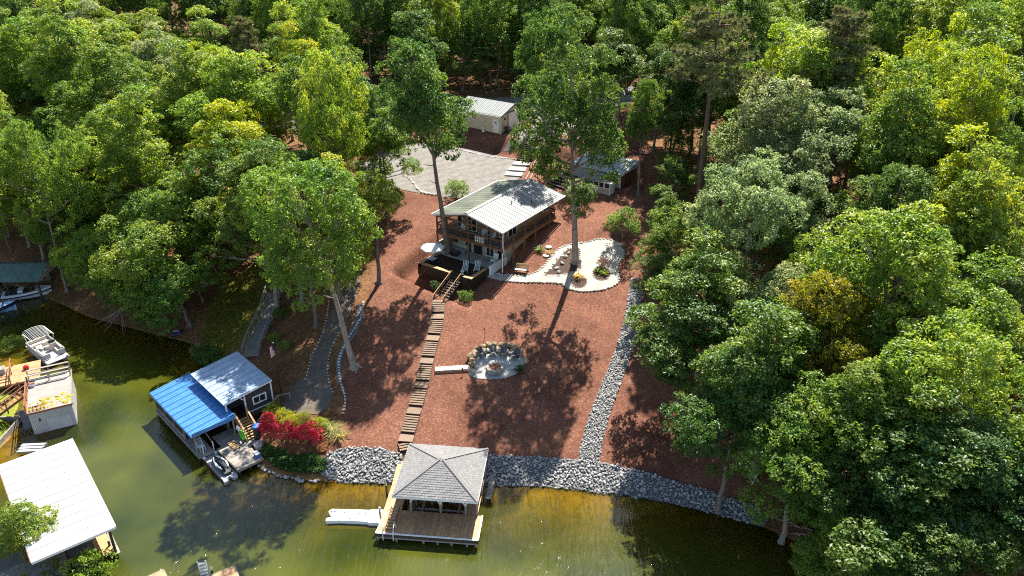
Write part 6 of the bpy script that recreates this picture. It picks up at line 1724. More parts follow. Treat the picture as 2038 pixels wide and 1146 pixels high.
def trunk_mesh(seed, h, r0, lc, lr, zfork, key='bark', lean=0.):
    rg = random.Random(seed); mb = MB()
    pts = [(0, 0, -1.0), (0, 0, .0), (.0, 0, .35)]; rad = [r0*1.9, r0*1.55, r0*1.15]
    n = 7; jx = jy = 0
    for i in range(1, n+1):
        jx += rg.uniform(-.14, .14); jy += rg.uniform(-.14, .14)
        pts.append((jx, jy, .35+(h-.35)*i/n)); rad.append(r0*(1.05-.72*i/n))
    mb.tube(pts, rad, 9)
    for k in range(5):
        a = 6.28*k/5+rg.uniform(-.3, .3)
        mb.tube([(0, 0, .45), (math.cos(a)*r0*1.5, math.sin(a)*r0*1.5, .12), (math.cos(a)*r0*2.6, math.sin(a)*r0*2.6, -.25)], [r0*.55, r0*.4, r0*.15], 5)
    order = sorted(range(len(lc)), key=lambda i: -lr[i])[:16]
    for i in order:
        c = lc[i]; zb = min(c[2]-.3, zfork+(h-zfork)*max(0, (c[2]-zfork)/(h-zfork+1e-3))*.75)
        zb = max(zfork*.8, zb); f = max(0, min(1, (zb-.35)/(h-.35)))
        k = min(n-1, int(f*n)); b = pts[3+k-1] if k > 0 else pts[2]
        mid = ((b[0]*.45+c[0]*.55), (b[1]*.45+c[1]*.55), zb*.62+c[2]*.38)
        end = (c[0], c[1], c[2]+lr[i]*.4)
        mb.tube([(b[0], b[1], zb), mid, tuple(c), end], [r0*.42, r0*.28, r0*.14, r0*.05], 5)
        for _ in range(3):
            e = (c[0]+rg.uniform(-1, 1)*lr[i]*.8, c[1]+rg.uniform(-1, 1)*lr[i]*.8, c[2]+rg.uniform(0, .8)*lr[i])
            mb.tube([mid, e], [r0*.12, r0*.03], 4)
    for _ in range(7):
        k = rg.randrange(2, n); a = rg.uniform(0, 6.28); b = pts[k+2]; L_ = rg.uniform(.3, 1.1)
        mb.tube([b, (b[0]+math.cos(a)*(r0+L_*.5), b[1]+math.sin(a)*(r0+L_*.5), b[2]+L_*.2), (b[0]+math.cos(a)*(r0+L_), b[1]+math.sin(a)*(r0+L_), b[2]+L_*.5)], [r0*.2, r0*.13, r0*.05], 4)
    return mb.mesh('trunk', key, smooth=True)
# prototypes: (crown mesh, trunk mesh, nominal height, nominal crown radius)
PROTO = {}
def proto(k, seed, h, Rc, cb, nlobe, nspray, nleaf, size, r0=.26, key='bark', **kw):
    Hc = h*(1-cb)/2
    zc = h*cb+Hc
    cm, lc, lr = broadleaf(seed, Rc, Hc, zc, nlobe, nspray, nleaf, size, **kw)
    PROTO[k] = (cm, trunk_mesh(seed+50, h*(.5+.4*cb), r0, lc, lr, h*cb*.8, key), h, Rc)
for i in range(3): proto('oak%d' % i, 101+i, 21, 5.8, .22, 30, 760, 34, .30, lobe=.29)
for i in range(3): proto('hickory%d' % i, 141+i, 23, 4.8, .20, 28, 660, 34, .30, narrow=.22, lobe=.29)
for i in range(2): proto('maple%d' % i, 161+i, 18, 4.9, .14, 34, 660, 32, .28, lobe=.25, narrow=.25)
for i in range(2): proto('young%d' % i, 181+i, 9, 2.8, .05, 16, 300, 26, .23, r0=.11, lobe=.36)
proto('tall0', 201, 27, 6.0, .17, 44, 980, 34, .30, r0=.42, key='pale_bark', lobe=.26, gaps=.08, narrow=-.42)
proto('tall1', 202, 26, 4.6, .26, 36, 640, 34, .30, r0=.36, lobe=.27, gaps=.3, narrow=-.3)
proto('lean0', 203, 22, 6.6, .36, 32, 900, 34, .30, r0=.34, key='pale_bark', lobe=.27, gaps=.25)
proto('spread0', 205, 12, 6.0, .12, 28, 620, 30, .28, r0=.3, up=.9, flat=.45, lobe=.27, gaps=.25)
proto('shrub0', 211, 2.2, 1.3, .0, 12, 150, 22, .14, r0=.05, lobe=.42)
proto('maple_shrub0', 212, 1.9, 1.25, .0, 16, 220, 24, .11, r0=.05, lobe=.34, up=.8)
proto('sapling0', 213, 4.6, 1.75, .16, 14, 190, 18, .18, r0=.07, gaps=.3)
for i, (h, Rc, zb) in enumerate(((26, 5.6, .62), (22, 4.2, .45))):
    cm, B = pine_crown(301+i, Rc, h*zb, h*.99, 60 if i == 0 else 80)
    mb = MB(); mb.tube([(0, 0, -1), (0, 0, 0), (0, 0, .5), (.1, 0, h*.4), (0, .1, h*.75), (0, 0, h*.98)], [.45, .4, .3, .24, .15, .04], 9)
    for a, b in B: mb.tube([tuple(a), tuple(a*.5+b*.5-np.array([0, 0, .15])), tuple(b)], [.09, .06, .02], 4)
    PROTO['pine%d' % i] = (cm, mb.mesh('trunk', 'pine_bark', smooth=True), h, Rc)
COLOURS = {'green': (.120, .205, .032), 'bright': (.178, .268, .038), 'yellow': (.245, .320, .030), 'dark': (.080, .150, .028), 'silver': (.195, .255, .100),
           'olive': (.245, .255, .026), 'pine': (.165, .175, .058), 'deep': (.062, .132, .034)}
def tree(name, kind, colour, x, y, h, width, rot, label, group=None, lean=(0, 0), cat='tree', sink=0., z=None):
    cm, tm, h0, r0 = PROTO[kind]
    e = bpy.data.objects.new(name, None); COL.objects.link(e); e.empty_display_size = .3
    e.location = (x, y, (gz(x, y) if z is None else z)-sink); e.rotation_euler = (lean[0], lean[1], rot)
    s = h/h0; w = width/(r0)
    e.scale = (w, w, s)
    tag(e, label, cat, group)
    c = bpy.data.objects.new('crown', cm); COL.objects.link(c); c.parent = e
    j = rng.uniform(.86, 1.16); g_ = rng.uniform(.93, 1.07)
    k = COLOURS[colour] if isinstance(colour, str) else colour
    c.color = (k[0]*j*g_, k[1]*j, k[2]*j, 1)
    t = bpy.data.objects.new('trunk', tm); COL.objects.link(t); t.parent = e
    return e
NAMED = [
('tall0', 'dark', 7.7, 87.2, 30, 5.6, 0, 'tall_tree', 'tall tree with long pale bare trunk rising from the bed on the white path', 0.22, -0.07),
('tall1', 'dark', -8.0, 91.0, 29, 4.7, 0, 'tall_tree', 'tall dark tree whose trunk grows through the lower deck in front of the house', 0.15, -0.105),
('lean0', 'green', -16.6, 70.7, 23, 6.3, 0.0, 'leaning_tree', 'large tree with bare grey trunk leaning left over the gravel trail', 0.04, -0.16),
('pine0', 'pine', 22.5, 90.2, 29, 6.8, 2, 'tall_pine', 'tall pine with long bare trunk and olive crown right of the sheds', 0, 0.0),
('sapling0', 'green', 13.8, 90.1, 5.0, 1.9, 1, 'sapling_tree', 'small young tree at the right corner of the white gravel pad', 0, 0),
('tall1', 'bright', -15.7, 83.9, 15, 3.2, 2, 'slender_tree', 'slender tree with thin crooked trunk left of the house lawn', 0, 0),
('tall1', 'green', 17.2, 102.3, 17, 2.4, 3, 'slender_tree', 'slender tree with thin bare trunk beside the grey shed', 0, 0),
('hickory0', 'dark', 21.9, 106.3, 16, 3.4, 3, 'slender_tree', 'dark slender tree on the mulch right of the grey shed', 0, 0),
('oak0', 'bright', -38.3, 109.5, 22, 7.0, 0, 'oak_tree', 'huge bright yellow-green tree crown left of the gravel lot', 0, 0),
('oak1', 'green', -24.5, 105.4, 22, 6.0, 0, 'oak_tree', 'tall green oak with visible dark trunk behind the neighbouring roof', 0, 0),
('oak1', 'silver', 23.6, 73.0, 21, 5.4, 0, 'oak_tree', 'silvery green round crowned tree left of the wood on the right', 0, 0),
('oak2', 'bright', 36.5, 96.7, 22, 6.8, 0, 'oak_tree', 'tall bright tree on the skyline right of the olive pine', 0, 0),
('oak0', 'silver', 28.8, 85.4, 22, 6.5, 1, 'oak_tree', 'silvery tree in front of the tall bright skyline tree', 0, 0),
('maple0', 'yellow', 48.0, 81.9, 22, 5.0, 1, 'yellow_tree', 'pointed yellow-green tree at the upper right picture edge', 0, 0),
('maple1', 'yellow', 48.4, 95.7, 20, 4.6, 1, 'yellow_tree', 'yellow-green pointed tree left of the upper right dark gap', 0, 0),
('maple0', 'yellow', 44.9, 74.9, 18, 6.0, 3, 'yellow_tree', 'wide yellow-green tree near the right picture edge', 0, 0),
('oak2', 'olive', 26.9, 59.2, 18, 4.6, 1, 'olive_tree', 'olive-yellow tree standing out in the middle of the right wood', 0, 0),
('oak0', 'bright', 33.3, 60.8, 22, 7.0, 2, 'oak_tree', 'very broad bright tree in the right wood above the olive-yellow one', 0, 0),
('hickory1', 'green', 18.3, 66.0, 17, 5.2, 2, 'oak_tree', 'green tree beside the lawn above the right rock channel', 0, 0),
('hickory2', 'dark', 16.3, 61.5, 15, 5.0, 2, 'oak_tree', 'dark green tree overhanging the lawn right of the rock channel', 0, 0),
('maple1', 'dark', 16.2, 76.1, 9, 3.2, 2, 'dark_tree', 'dense dark small tree between pad and rock channel top', 0, 0),
('pine1', 'pine', 38.9, 96.5, 24, 5.5, 0, 'pine_tree', 'olive pine crown on the skyline above the silvery trees', 0, 0),
('pine1', 'pine', -40.2, 123.5, 22, 4.4, 0, 'pine_tree', 'rounded olive pine crown far back on the left', 0, 0),
('oak2', 'green', -59.1, 119.7, 21, 6.6, 0, 'broad_tree', 'broad green tree at the upper left below the picture top', 0, 0),
('hickory0', 'bright', -49.9, 101.8, 22, 5.6, 0, 'broad_tree', 'bright cone shaped tree on the left between darker gaps', 0, 0),
('oak1', 'bright', -25.3, 84.4, 19, 5.6, 1, 'broad_tree', 'bright tree with fresh leaves just behind the leaning one', 0, 0),
('maple0', 'bright', -39.3, 47.4, 7, 2.7, 0, 'waterside_tree', 'leafy bright tree at the lower left corner over the white roof', 0, 0),
('shrub0', 'bright', -33.6, 46.0, 4, 1.7, 0, 'waterside_tree', 'leafy bush at the bottom edge between white roof and dock', 0, 0),
('maple1', 'green', 22.7, 49.8, 16, 4.6, 3.9, 'wood_tree', 'green tree over the right water edge, lower right', 0, 0),
('oak0', 'green', 27.1, 50.1, 17, 5.2, 4.7, 'wood_tree', 'green tree in the lower right wood beneath the olive-yellow one', 0, 0),
('oak1', 'dark', 25.4, 47.2, 13, 4.4, 5.0, 'wood_tree', 'dark green tree low in the lower right wood', 0, 0),
('hickory1', 'dark', 29.4, 45.2, 17, 5.5, 5.9, 'wood_tree', 'dark tall tree in the lower right wood', 0, 0),
('oak1', 'bright', 33.6, 49.1, 20, 5.8, 4.6, 'wood_tree', 'bright tree at the right picture edge, above the lower right shade', 0, 0),
('oak2', 'deep', 33.0, 43.6, 16, 5.5, 5.8, 'wood_tree', 'deep green tree at the right edge in the lower right shade', 0, 0),
('maple0', 'deep', 28.1, 44.1, 12, 4.6, 0.2, 'wood_tree', 'deep green tree near the bottom of the right wood', 0, 0),
('oak0', 'dark', 30.8, 40.7, 13, 5.0, 2.9, 'wood_tree', 'dark green tree in the lower right corner', 0, 0),
('oak0', 'dark', 18.2, 53.5, 17, 5.0, 5.9, 'wood_tree', 'dark tree leaning over the shaded mulch right of the rock channel', 0, 0),
('hickory0', 'green', 21.8, 56.3, 18, 5.2, 4.1, 'wood_tree', 'green tree left of the olive-yellow tree in the right wood', 0, 0),
('maple1', 'bright', 25.2, 44.2, 9, 3.8, 5.7, 'wood_tree', 'small sunlit tree overhanging the water in the lower right', 0, 0),
('oak1', 'green', -4.0, 147.0, 20, 5.6, 0.7, 'wood_tree', 'green tree directly behind the garage roof, left one', 0, 0),
('oak2', 'dark', 4.0, 150.0, 21, 5.8, 2.9, 'wood_tree', 'dark green tree directly behind the garage roof, right one', 0, 0),
('hickory0', 'green', 12.0, 148.0, 20, 5.4, 1.5, 'wood_tree', 'green tree behind the garage apron at the drive bend', 0, 0),
('oak0', 'bright', -13.0, 146.0, 20, 5.6, 3.4, 'wood_tree', 'bright tree behind the left corner of the garage', 0, 0),
('hickory1', 'dark', -16.0, 134.5, 17, 4.4, 3.6, 'wood_tree', 'dark tree left of the garage at the lane', 0, 0),
('oak1', 'dark', 5.6, 110.5, 24, 4.4, 0.1, 'wood_tree', 'dark tree between entry steps and grey shed, behind the central tall trunk', 0, 0),
('hickory2', 'green', 25.5, 119.0, 21, 4.6, 1.4, 'wood_tree', 'green tree at the drive edge behind the grey shed', 0, 0),
('maple1', 'green', 27.0, 107.0, 19, 4.8, 1.8, 'wood_tree', 'leafy tree right of the grey shed', 0, 0),
('hickory1', 'green', -16.5, 98.5, 13, 3.4, 5.8, 'wood_tree', 'green tree left of the house at the gravel lot corner', 0, 0),
('oak2', 'dark', -25.5, 108.0, 17, 4.4, 4.8, 'wood_tree', 'dark tree left of the pale neighbouring roof', 0, 0),
('maple0', 'bright', -22.0, 101.0, 16, 5, 1.0, 'wood_tree', 'bright leafy tree on the left edge of the mulch lawn', 0, 0),
('hickory0', 'green', -28.5, 84.7, 21, 5.4, 0, 'wood_tree', 'green tree whose trunk stands beside the grey bank stairs', 0, -0.03),
('maple1', 'bright', -22.2, 78.3, 16, 4.4, 0, 'wood_tree', 'slim bright tree on the bank left of the gravel trail', 0, 0),
('oak0', 'green', -58.6, 98.4, 12, 4.6, 0, 'bank_tree', 'green tree on the inlet bank nearest the green roofed shelter', 0.04, -0.08),
('spread0', 'bright', -53.5, 93.7, 9, 4.6, 0, 'bank_tree', 'low bright tree reaching over the inlet, second from the shelter', 0.15, -0.08),
('spread0', 'green', -47.6, 89.0, 8, 4.2, 0, 'bank_tree', 'low green tree reaching over the inlet, third from the shelter', 0.15, -0.08),
('spread0', 'green', -42.7, 85.8, 8, 4.4, 0, 'bank_tree', 'low green tree reaching over the inlet beside the blue drum', 0.15, -0.08),
('hickory0', 'dark', -69.9, 105.4, 15, 5, 0, 'bank_tree', 'dark tree behind the green roofed shelter, middle one', 0.04, -0.08),
('oak2', 'dark', -66.9, 107.1, 16, 5, 0, 'bank_tree', 'dark tree behind the right end of the green roofed shelter', 0.04, -0.08),
('oak1', 'dark', -74.5, 108.5, 14, 5, 0, 'bank_tree', 'dark tree behind the green roofed shelter at the left picture edge', 0.04, -0.08),
('young0', 'dark', -9.0, 145.0, 12, 4.6, 5.0, 'wood_tree', 'young tree low in the shade behind the garage, leftmost by the lane', 0, 0),
('young1', 'green', -2.5, 146.0, 11, 4.8, 0.9, 'wood_tree', 'young tree low in the shade behind the garage, second from left by the lane', 0, 0),
('young0', 'dark', 3.5, 147.5, 12, 4.8, 3.9, 'wood_tree', 'young tree low in the shade behind the garage, third from left by the lane', 0, 0),
('young1', 'dark', 9.0, 151.0, 13, 4.8, 0.8, 'wood_tree', 'young tree low in the shade behind the garage, rightmost by the lane', 0, 0),
('young0', 'green', 0.0, 155.0, 14, 5, 0.0, 'wood_tree', 'young tree low in the shade behind the garage, middle of the back row', 0, 0),
('young1', 'dark', -6.0, 156.0, 13, 5, 5.5, 'wood_tree', 'young tree low in the shade behind the garage, left in the back row', 0, 0),
('young0', 'dark', 14.0, 153.0, 13, 4.8, 1.3, 'wood_tree', 'young tree low in the shade behind the garage, far right by the drive bend', 0, 0),
('young1', 'green', 6.0, 161.0, 14, 5, 1.4, 'wood_tree', 'young tree low in the shade behind the garage, right in the back row', 0, 0),
('young0', 'dark', -13.0, 157.0, 14, 5, 6.2, 'wood_tree', 'young tree low in the shade behind the garage, far left of the back row', 0, 0),
('spread0', 'bright', -42.0, 88.0, 13, 6.8, 0, 'bank_tree', 'spreading bright tree leaning out over the inlet water', 0.16, -0.1),
('spread0', 'green', -39.5, 84.8, 9, 5.2, 0, 'bank_tree', 'low spreading green tree with branches drooping to the inlet edge', 0.16, -0.1),
('maple0', 'bright', -40.0, 92.0, 14, 6.0, 0, 'bank_tree', 'bright tree on the left bank behind the spreading ones', 0.05, -0.1),
('spread0', 'green', -45.0, 95.0, 13, 5.2, 0, 'bank_tree', 'spreading green tree on the left bank by the runabout shelter', 0.16, -0.1),
('young0', 'dark', 20.8, 97.0, 7.5, 2.3, 5.5, 'wood_tree', 'dark bushy young tree left of the pine trunk, level with the grey shed', 0, 0),
('young1', 'dark', 18.8, 89.7, 6.5, 2.3, 1.8, 'wood_tree', 'dark bushy young tree beside the pine trunk foot', 0, 0),
('young0', 'green', 22.7, 104.7, 9, 2.2, 6.0, 'wood_tree', 'green young tree on the mulch between shed and pine trunk', 0, 0),
('young1', 'green', 16.6, 83.2, 6, 2.2, 3.4, 'wood_tree', 'green young tree at the head of the rock channel', 0, 0),
('young0', 'green', 18.5, 84.5, 8, 2.8, 4.3, 'wood_tree', 'green young tree between pine trunk and rock channel', 0, 0),
('maple0', 'green', 27.3, 95.3, 13, 4.0, 1.3, 'wood_tree', 'green tree right behind the pine trunk', 0, 0),
('hickory1', 'dark', 26.0, 106.5, 15, 4.0, 5.9, 'wood_tree', 'dark tree behind the pine trunk', 0, 0),
('hickory2', 'dark', 20.8, 113.4, 14, 3.4, 4.3, 'wood_tree', 'dark slim tree at the end of the upper drive', 0, 0),
('oak2', 'dark', -18.0, 103.5, 15, 4.6, 6.1, 'wood_tree', 'dark tree overhanging the left end of the gravel lot', 0, 0)]
REGIONS = ['on the inlet bank', 'left of the lot', 'behind the garage', 'right of the rock channel', 'right of the sheds']
ROWS = ['in the topmost row', 'high up', 'near the top', 'a tenth down', 'a fifth down', 'a quarter down', 'a third down', 'halfway down', 'two thirds down', 'low down']
COLS = ['left edge', 'far left', 'well left', 'left', 'left-centre', 'left of centre', 'right of centre', 'right-centre', 'right', 'well right', 'far right', 'right edge']
TREES = [
('hickory2','dark',-71.9,196.2,18.9,4.6,0.8,2,0,2,'third'),
('hickory2','bright',-65.9,101.9,15.5,4.2,4.6,0,5,0,'rear'),
('hickory1','yellow',-36.2,97.8,19.5,6.0,0.8,0,5,2,''),
('hickory1','dark',-6.4,182.9,16.0,4.1,0.2,2,0,5,'second'),
('oak0','bright',108.4,170.7,17.8,6.3,1.0,4,0,11,'third'),
('oak2','dark',37.8,72.8,18.4,5.2,1.2,3,6,10,''),
('maple0','green',67.9,130.9,17.1,4.5,1.4,4,1,11,''),
('maple0','green',118.2,179.1,12.8,5.8,1.0,4,0,11,'eighth'),
('oak1','green',-59.3,94.1,24.2,4.1,5.4,0,5,0,''),
('hickory0','bright',-55.4,109.8,15.2,4.7,4.0,0,5,1,''),
('hickory1','dark',87.2,143.1,23.5,4.6,2.2,4,0,11,'front'),
('maple0','deep',43.8,47.9,12.6,5.0,2.5,3,8,11,''),
('oak0','green',-125.9,186.4,19.4,4.8,3.8,2,0,0,'second'),
('oak0','green',80.1,149.6,17.4,6.5,3.8,4,0,11,'fourth'),
('maple1','silver',46.0,64.4,13.4,4.4,3.4,3,7,11,''),
('maple0','green',-17.8,210.8,18.4,5.8,3.2,2,0,5,'rear'),
('oak2','dark',54.0,124.4,25.5,5.3,4.0,4,0,10,'front'),
('maple0','green',-48.6,122.8,15.0,6.5,3.7,1,3,2,''),
('hickory2','yellow',56.4,102.0,22.2,4.4,1.9,4,2,11,'front'),
('maple1','bright',62.6,175.2,17.2,6.2,6.0,4,0,9,'second'),
('oak2','dark',74.9,155.5,20.5,4.4,1.9,4,0,10,'second'),
('hickory0','green',40.5,102.3,16.8,4.6,5.7,4,3,9,''),
('hickory2','dark',22.9,153.0,25.0,4.1,0.2,4,0,7,'second'),
('maple1','silver',72.2,119.9,15.0,5.2,1.1,4,2,11,'second'),
('maple1','dark',84.4,152.6,14.0,4.1,5.8,4,1,11,'rear'),
('oak2','green',101.9,168.6,23.3,4.3,0.6,4,0,11,'sixth'),
('maple1','green',66.5,100.0,16.0,6.1,0.9,4,3,11,'front'),
('hickory0','dark',66.0,192.0,16.9,6.0,6.2,4,0,9,'rear'),
('oak2','green',-8.4,203.9,20.7,5.0,3.0,2,0,5,'fifth'),
('maple1','dark',65.2,160.4,13.9,4.4,5.9,4,0,9,'second'),
('oak1','green',-101.2,167.3,19.8,5.7,0.5,2,0,0,'front'),
('hickory1','bright',26.1,176.1,22.1,5.3,5.6,4,0,7,'front'),
('maple0','green',-22.9,155.8,18.7,6.0,2.6,2,0,4,'front'),
('hickory0','green',61.8,150.7,16.4,6.3,1.4,4,0,10,'third'),
('hickory1','dark',33.2,116.1,23.9,4.1,2.3,4,1,8,'front'),
('oak2','silver',28.7,76.8,16.1,5.0,2.6,3,6,9,''),
('oak2','bright',40.8,58.4,13.3,4.6,4.5,3,7,11,'rear'),
('oak1','dark',-27.1,182.9,19.9,5.6,5.3,2,0,4,'fifth'),
('hickory0','dark',47.4,181.9,20.4,5.5,1.8,4,0,8,'third'),
('oak2','green',-40.5,145.7,23.5,4.9,3.1,1,0,3,''),
('hickory0','green',-98.3,146.9,19.4,5.4,5.2,1,2,0,'rear'),
('hickory2','dark',-45.8,210.1,16.6,4.9,5.9,2,0,3,'rear'),
('maple1','bright',-64.3,143.5,13.3,6.2,0.9,1,2,1,'rear'),
('oak1','dark',-1.4,211.6,15.6,6.1,1.1,2,0,5,'rear'),
('hickory0','bright',-45.9,116.5,21.3,5.8,4.7,1,3,2,''),
('oak0','dark',105.8,176.4,25.3,4.6,3.8,4,0,11,'seventh'),
('oak0','green',-82.4,176.4,21.4,4.7,5.1,2,0,1,'fourth'),
('maple1','green',-79.9,213.0,17.2,4.1,6.0,2,0,2,'rear'),
('oak1','bright',-63.3,172.6,19.1,5.6,4.8,2,0,2,'front'),
('oak1','dark',-40.8,132.4,15.6,4.2,3.9,1,2,3,''),
('hickory1','yellow',-31.7,120.2,19.6,4.4,1.3,1,2,3,''),
('hickory0','green',28.4,169.9,17.5,5.5,2.2,4,0,7,'front'),
('oak1','dark',16.2,195.2,17.1,4.6,4.7,2,0,6,'second'),
('oak1','bright',39.9,163.3,24.9,4.4,2.7,4,0,8,'second'),
('oak1','dark',-104.7,188.8,23.1,5.2,4.3,2,0,0,'fifth'),
('maple0','dark',58.7,90.5,14.9,4.8,2.9,3,4,11,''),
('maple1','green',-20.0,160.9,12.9,5.2,3.0,2,1,4,''),
('oak1','bright',49.1,88.7,23.2,5.1,2.1,3,3,11,''),
('hickory1','dark',-129.6,199.2,17.0,4.1,1.4,2,0,0,'eighth'),
('maple0','green',50.4,78.7,18.2,4.0,0.7,3,5,11,''),
('oak0','green',53.5,178.1,16.0,5.0,4.6,4,0,8,'second'),
('oak1','green',-96.0,187.0,24.2,5.7,4.7,2,0,0,'third'),
('maple1','bright',-110.7,164.1,18.8,6.6,4.2,2,0,0,'front'),
('maple0','green',63.4,139.8,19.1,5.1,1.9,4,0,10,'front'),
('maple0','green',-129.1,193.5,16.4,6.3,3.9,2,0,0,'fourth'),
('oak0','green',-40.5,114.4,16.3,4.1,1.4,1,4,2,''),
('hickory2','dark',-46.7,204.1,23.3,4.0,1.8,2,0,3,'fifth'),
('oak2','bright',30.9,136.2,15.8,4.7,3.3,4,1,8,'rear'),
('maple0','green',41.4,83.0,21.3,5.3,3.6,3,4,10,''),
('maple1','green',-89.4,129.5,14.4,4.4,3.5,1,4,0,'rear'),
('oak0','dark',47.0,164.3,16.9,4.3,4.7,4,0,8,'front'),
('oak2','bright',-69.9,143.1,16.3,5.5,4.7,1,2,1,'second'),
('oak1','dark',-6.9,193.2,17.0,6.3,6.1,2,0,5,'third'),
('hickory0','green',55.1,95.2,22.4,5.8,1.8,4,2,11,'front'),
('oak0','dark',-120.9,183.2,18.7,6.2,4.2,2,0,0,'third'),
('hickory2','dark',-22.0,180.4,18.5,5.0,3.9,2,0,4,'fourth'),
('hickory2','green',6.0,188.7,20.4,4.2,1.0,2,0,6,'second'),
('maple1','green',-32.5,169.0,16.0,6.0,4.4,2,0,4,'fourth'),
('maple0','dark',-19.6,147.6,19.2,4.8,0.9,1,0,4,'rear'),
('oak2','dark',-123.0,193.8,15.4,5.0,2.3,2,0,0,'seventh'),
('oak1','dark',41.7,43.7,12.1,3.7,2.5,3,8,11,'rear'),
('oak0','yellow',-37.3,102.5,19.1,4.4,0.0,0,4,2,''),
('oak0','green',67.3,167.6,22.2,4.6,3.2,4,0,10,'sixth'),
('oak0','dark',-19.6,152.3,18.9,4.3,0.3,2,0,4,'front'),
('hickory2','bright',-36.7,129.9,17.1,4.6,2.1,1,2,3,''),
('maple0','green',-3.2,197.1,16.2,5.2,2.0,2,0,5,'third'),
('hickory1','green',16.8,124.1,23.4,4.0,3.7,2,0,7,'front'),
('oak0','bright',31.3,53.5,12.3,4.4,0.7,3,8,10,''),
('hickory1','green',-62.7,183.0,18.7,4.4,1.7,2,0,2,'second'),
('hickory2','green',17.7,171.2,23.4,4.5,4.2,2,0,7,'second'),
('oak0','dark',55.2,196.6,17.6,4.8,5.8,4,0,8,'fifth'),
('maple1','green',61.9,166.9,15.3,6.6,2.1,4,0,9,'second'),
('hickory0','yellow',52.8,85.4,15.2,5.6,3.8,3,5,11,''),
('hickory0','bright',-81.6,131.9,21.7,6.1,0.7,1,2,0,'second'),
('maple1','dark',-16.2,163.6,17.6,5.1,6.1,2,0,5,'front'),
('oak2','green',-14.2,200.0,22.1,5.2,4.5,2,0,5,'fourth'),
('maple1','green',-58.8,107.5,16.7,4.5,4.1,0,5,1,''),
('maple0','dark',-81.3,170.9,21.3,4.1,2.0,2,0,1,'front'),
('oak0','dark',40.7,188.4,23.7,4.5,5.2,4,0,8,'fourth'),
('maple1','green',-3.4,185.2,21.0,4.7,0.2,2,0,5,'second'),
('oak2','bright',-108.1,197.3,23.2,4.6,2.5,2,0,0,'rear'),
('oak1','bright',-57.8,179.1,22.4,6.4,0.2,2,0,2,'second'),
('maple0','bright',106.8,158.9,21.6,4.9,6.1,4,0,11,'second'),
('hickory2','green',21.0,128.6,18.8,4.4,1.6,2,1,7,''),
('oak2','bright',-21.4,93.2,24.5,4.2,1.3,1,4,3,''),
('maple1','silver',47.1,122.3,16.3,6.0,2.2,4,2,9,''),
('oak1','dark',74.7,133.0,17.3,4.7,5.8,4,1,11,'third'),
('maple1','bright',68.3,140.7,15.8,4.5,0.9,4,1,10,'rear'),
('oak2','dark',-58.7,164.5,20.4,6.1,1.5,2,0,2,'front'),
('maple0','bright',-83.0,202.5,19.2,4.7,3.8,2,0,1,'second'),
('oak1','dark',53.6,171.4,16.3,6.1,0.8,4,0,9,'third'),
('oak1','dark',100.0,159.7,17.0,4.1,0.7,4,0,11,'fifth'),
('oak0','dark',34.5,168.7,16.2,5.2,1.8,4,0,8,'second'),
('hickory1','dark',-93.5,196.6,17.1,5.5,3.2,2,0,1,'second'),
('hickory2','dark',41.2,199.1,16.5,5.1,5.2,4,0,8,'rear'),
('maple1','yellow',-80.2,106.4,14.8,5.1,3.7,0,5,0,''),
('maple0','green',15.8,159.9,16.1,5.7,0.2,2,0,6,'front'),
('maple1','green',-38.3,164.6,16.0,5.0,0.4,2,0,3,'front'),
('oak0','bright',-102.1,195.0,16.5,5.2,5.9,2,0,0,'third'),
('maple1','green',-87.9,173.7,15.0,5.6,4.6,2,0,1,'third'),
('hickory1','green',-25.6,166.9,19.6,4.0,2.8,2,0,4,'third'),
('oak1','green',-118.7,209.1,19.1,6.0,4.4,2,0,0,'rear'),
('oak0','dark',26.7,137.6,21.6,4.9,3.7,4,0,7,'front'),
('maple1','dark',39.1,143.2,16.4,6.3,1.9,4,1,8,'rear'),
('maple0','bright',64.6,94.4,17.5,6.2,5.0,4,3,11,''),
('maple0','bright',70.4,180.3,19.1,4.6,2.5,4,0,9,'rear'),
('hickory2','dark',70.2,172.5,16.0,6.2,3.8,4,0,10,'rear'),
('oak1','dark',-29.0,90.4,19.6,6.4,1.6,1,5,3,''),
('maple1','green',15.9,212.3,16.3,6.2,4.4,2,0,6,'rear'),
('maple0','green',-44.3,173.6,14.3,4.8,0.1,2,0,3,'rear'),
('maple1','green',57.6,107.5,14.7,4.0,3.3,4,3,11,'rear'),
('hickory1','silver',79.7,111.1,16.0,5.1,5.5,4,2,11,'front'),
('oak0','bright',37.4,64.2,13.4,5.1,4.0,3,7,10,''),
('hickory2','dark',-109.8,214.0,18.2,5.7,0.8,2,0,0,'rear'),
('maple1','bright',-49.3,112.6,16.1,4.5,4.3,1,4,1,''),
('maple1','green',-35.3,151.9,12.8,5.4,0.4,2,1,3,'rear'),
('maple0','green',52.8,117.4,20.3,4.3,1.9,4,2,10,''),
('oak2','bright',-73.6,201.6,23.2,5.0,3.0,2,0,2,'rear'),
('oak0','green',83.9,135.7,22.2,5.3,2.9,4,0,11,'third'),
('oak2','dark',-89.9,209.3,16.6,4.9,2.3,2,0,1,'rear'),
('oak0','green',-74.1,169.2,22.8,4.6,2.7,2,0,1,'second'),
('maple0','bright',-21.6,193.1,13.9,4.8,4.2,2,0,4,''),
('maple0','green',-115.8,196.8,19.3,5.8,5.9,2,0,0,'fifth'),
('hickory2','silver',-76.0,146.3,18.0,4.9,0.8,1,2,0,''),
('oak1','green',78.9,195.9,22.5,6.2,3.9,4,0,10,'rear'),
('hickory2','dark',5.0,172.2,16.3,4.9,0.6,2,0,6,'front'),
('hickory2','green',-61.9,74.3,24.2,5.7,0.6,0,6,0,''),
('hickory2','bright',26.3,113.3,25.1,4.3,2.4,4,1,8,'front'),
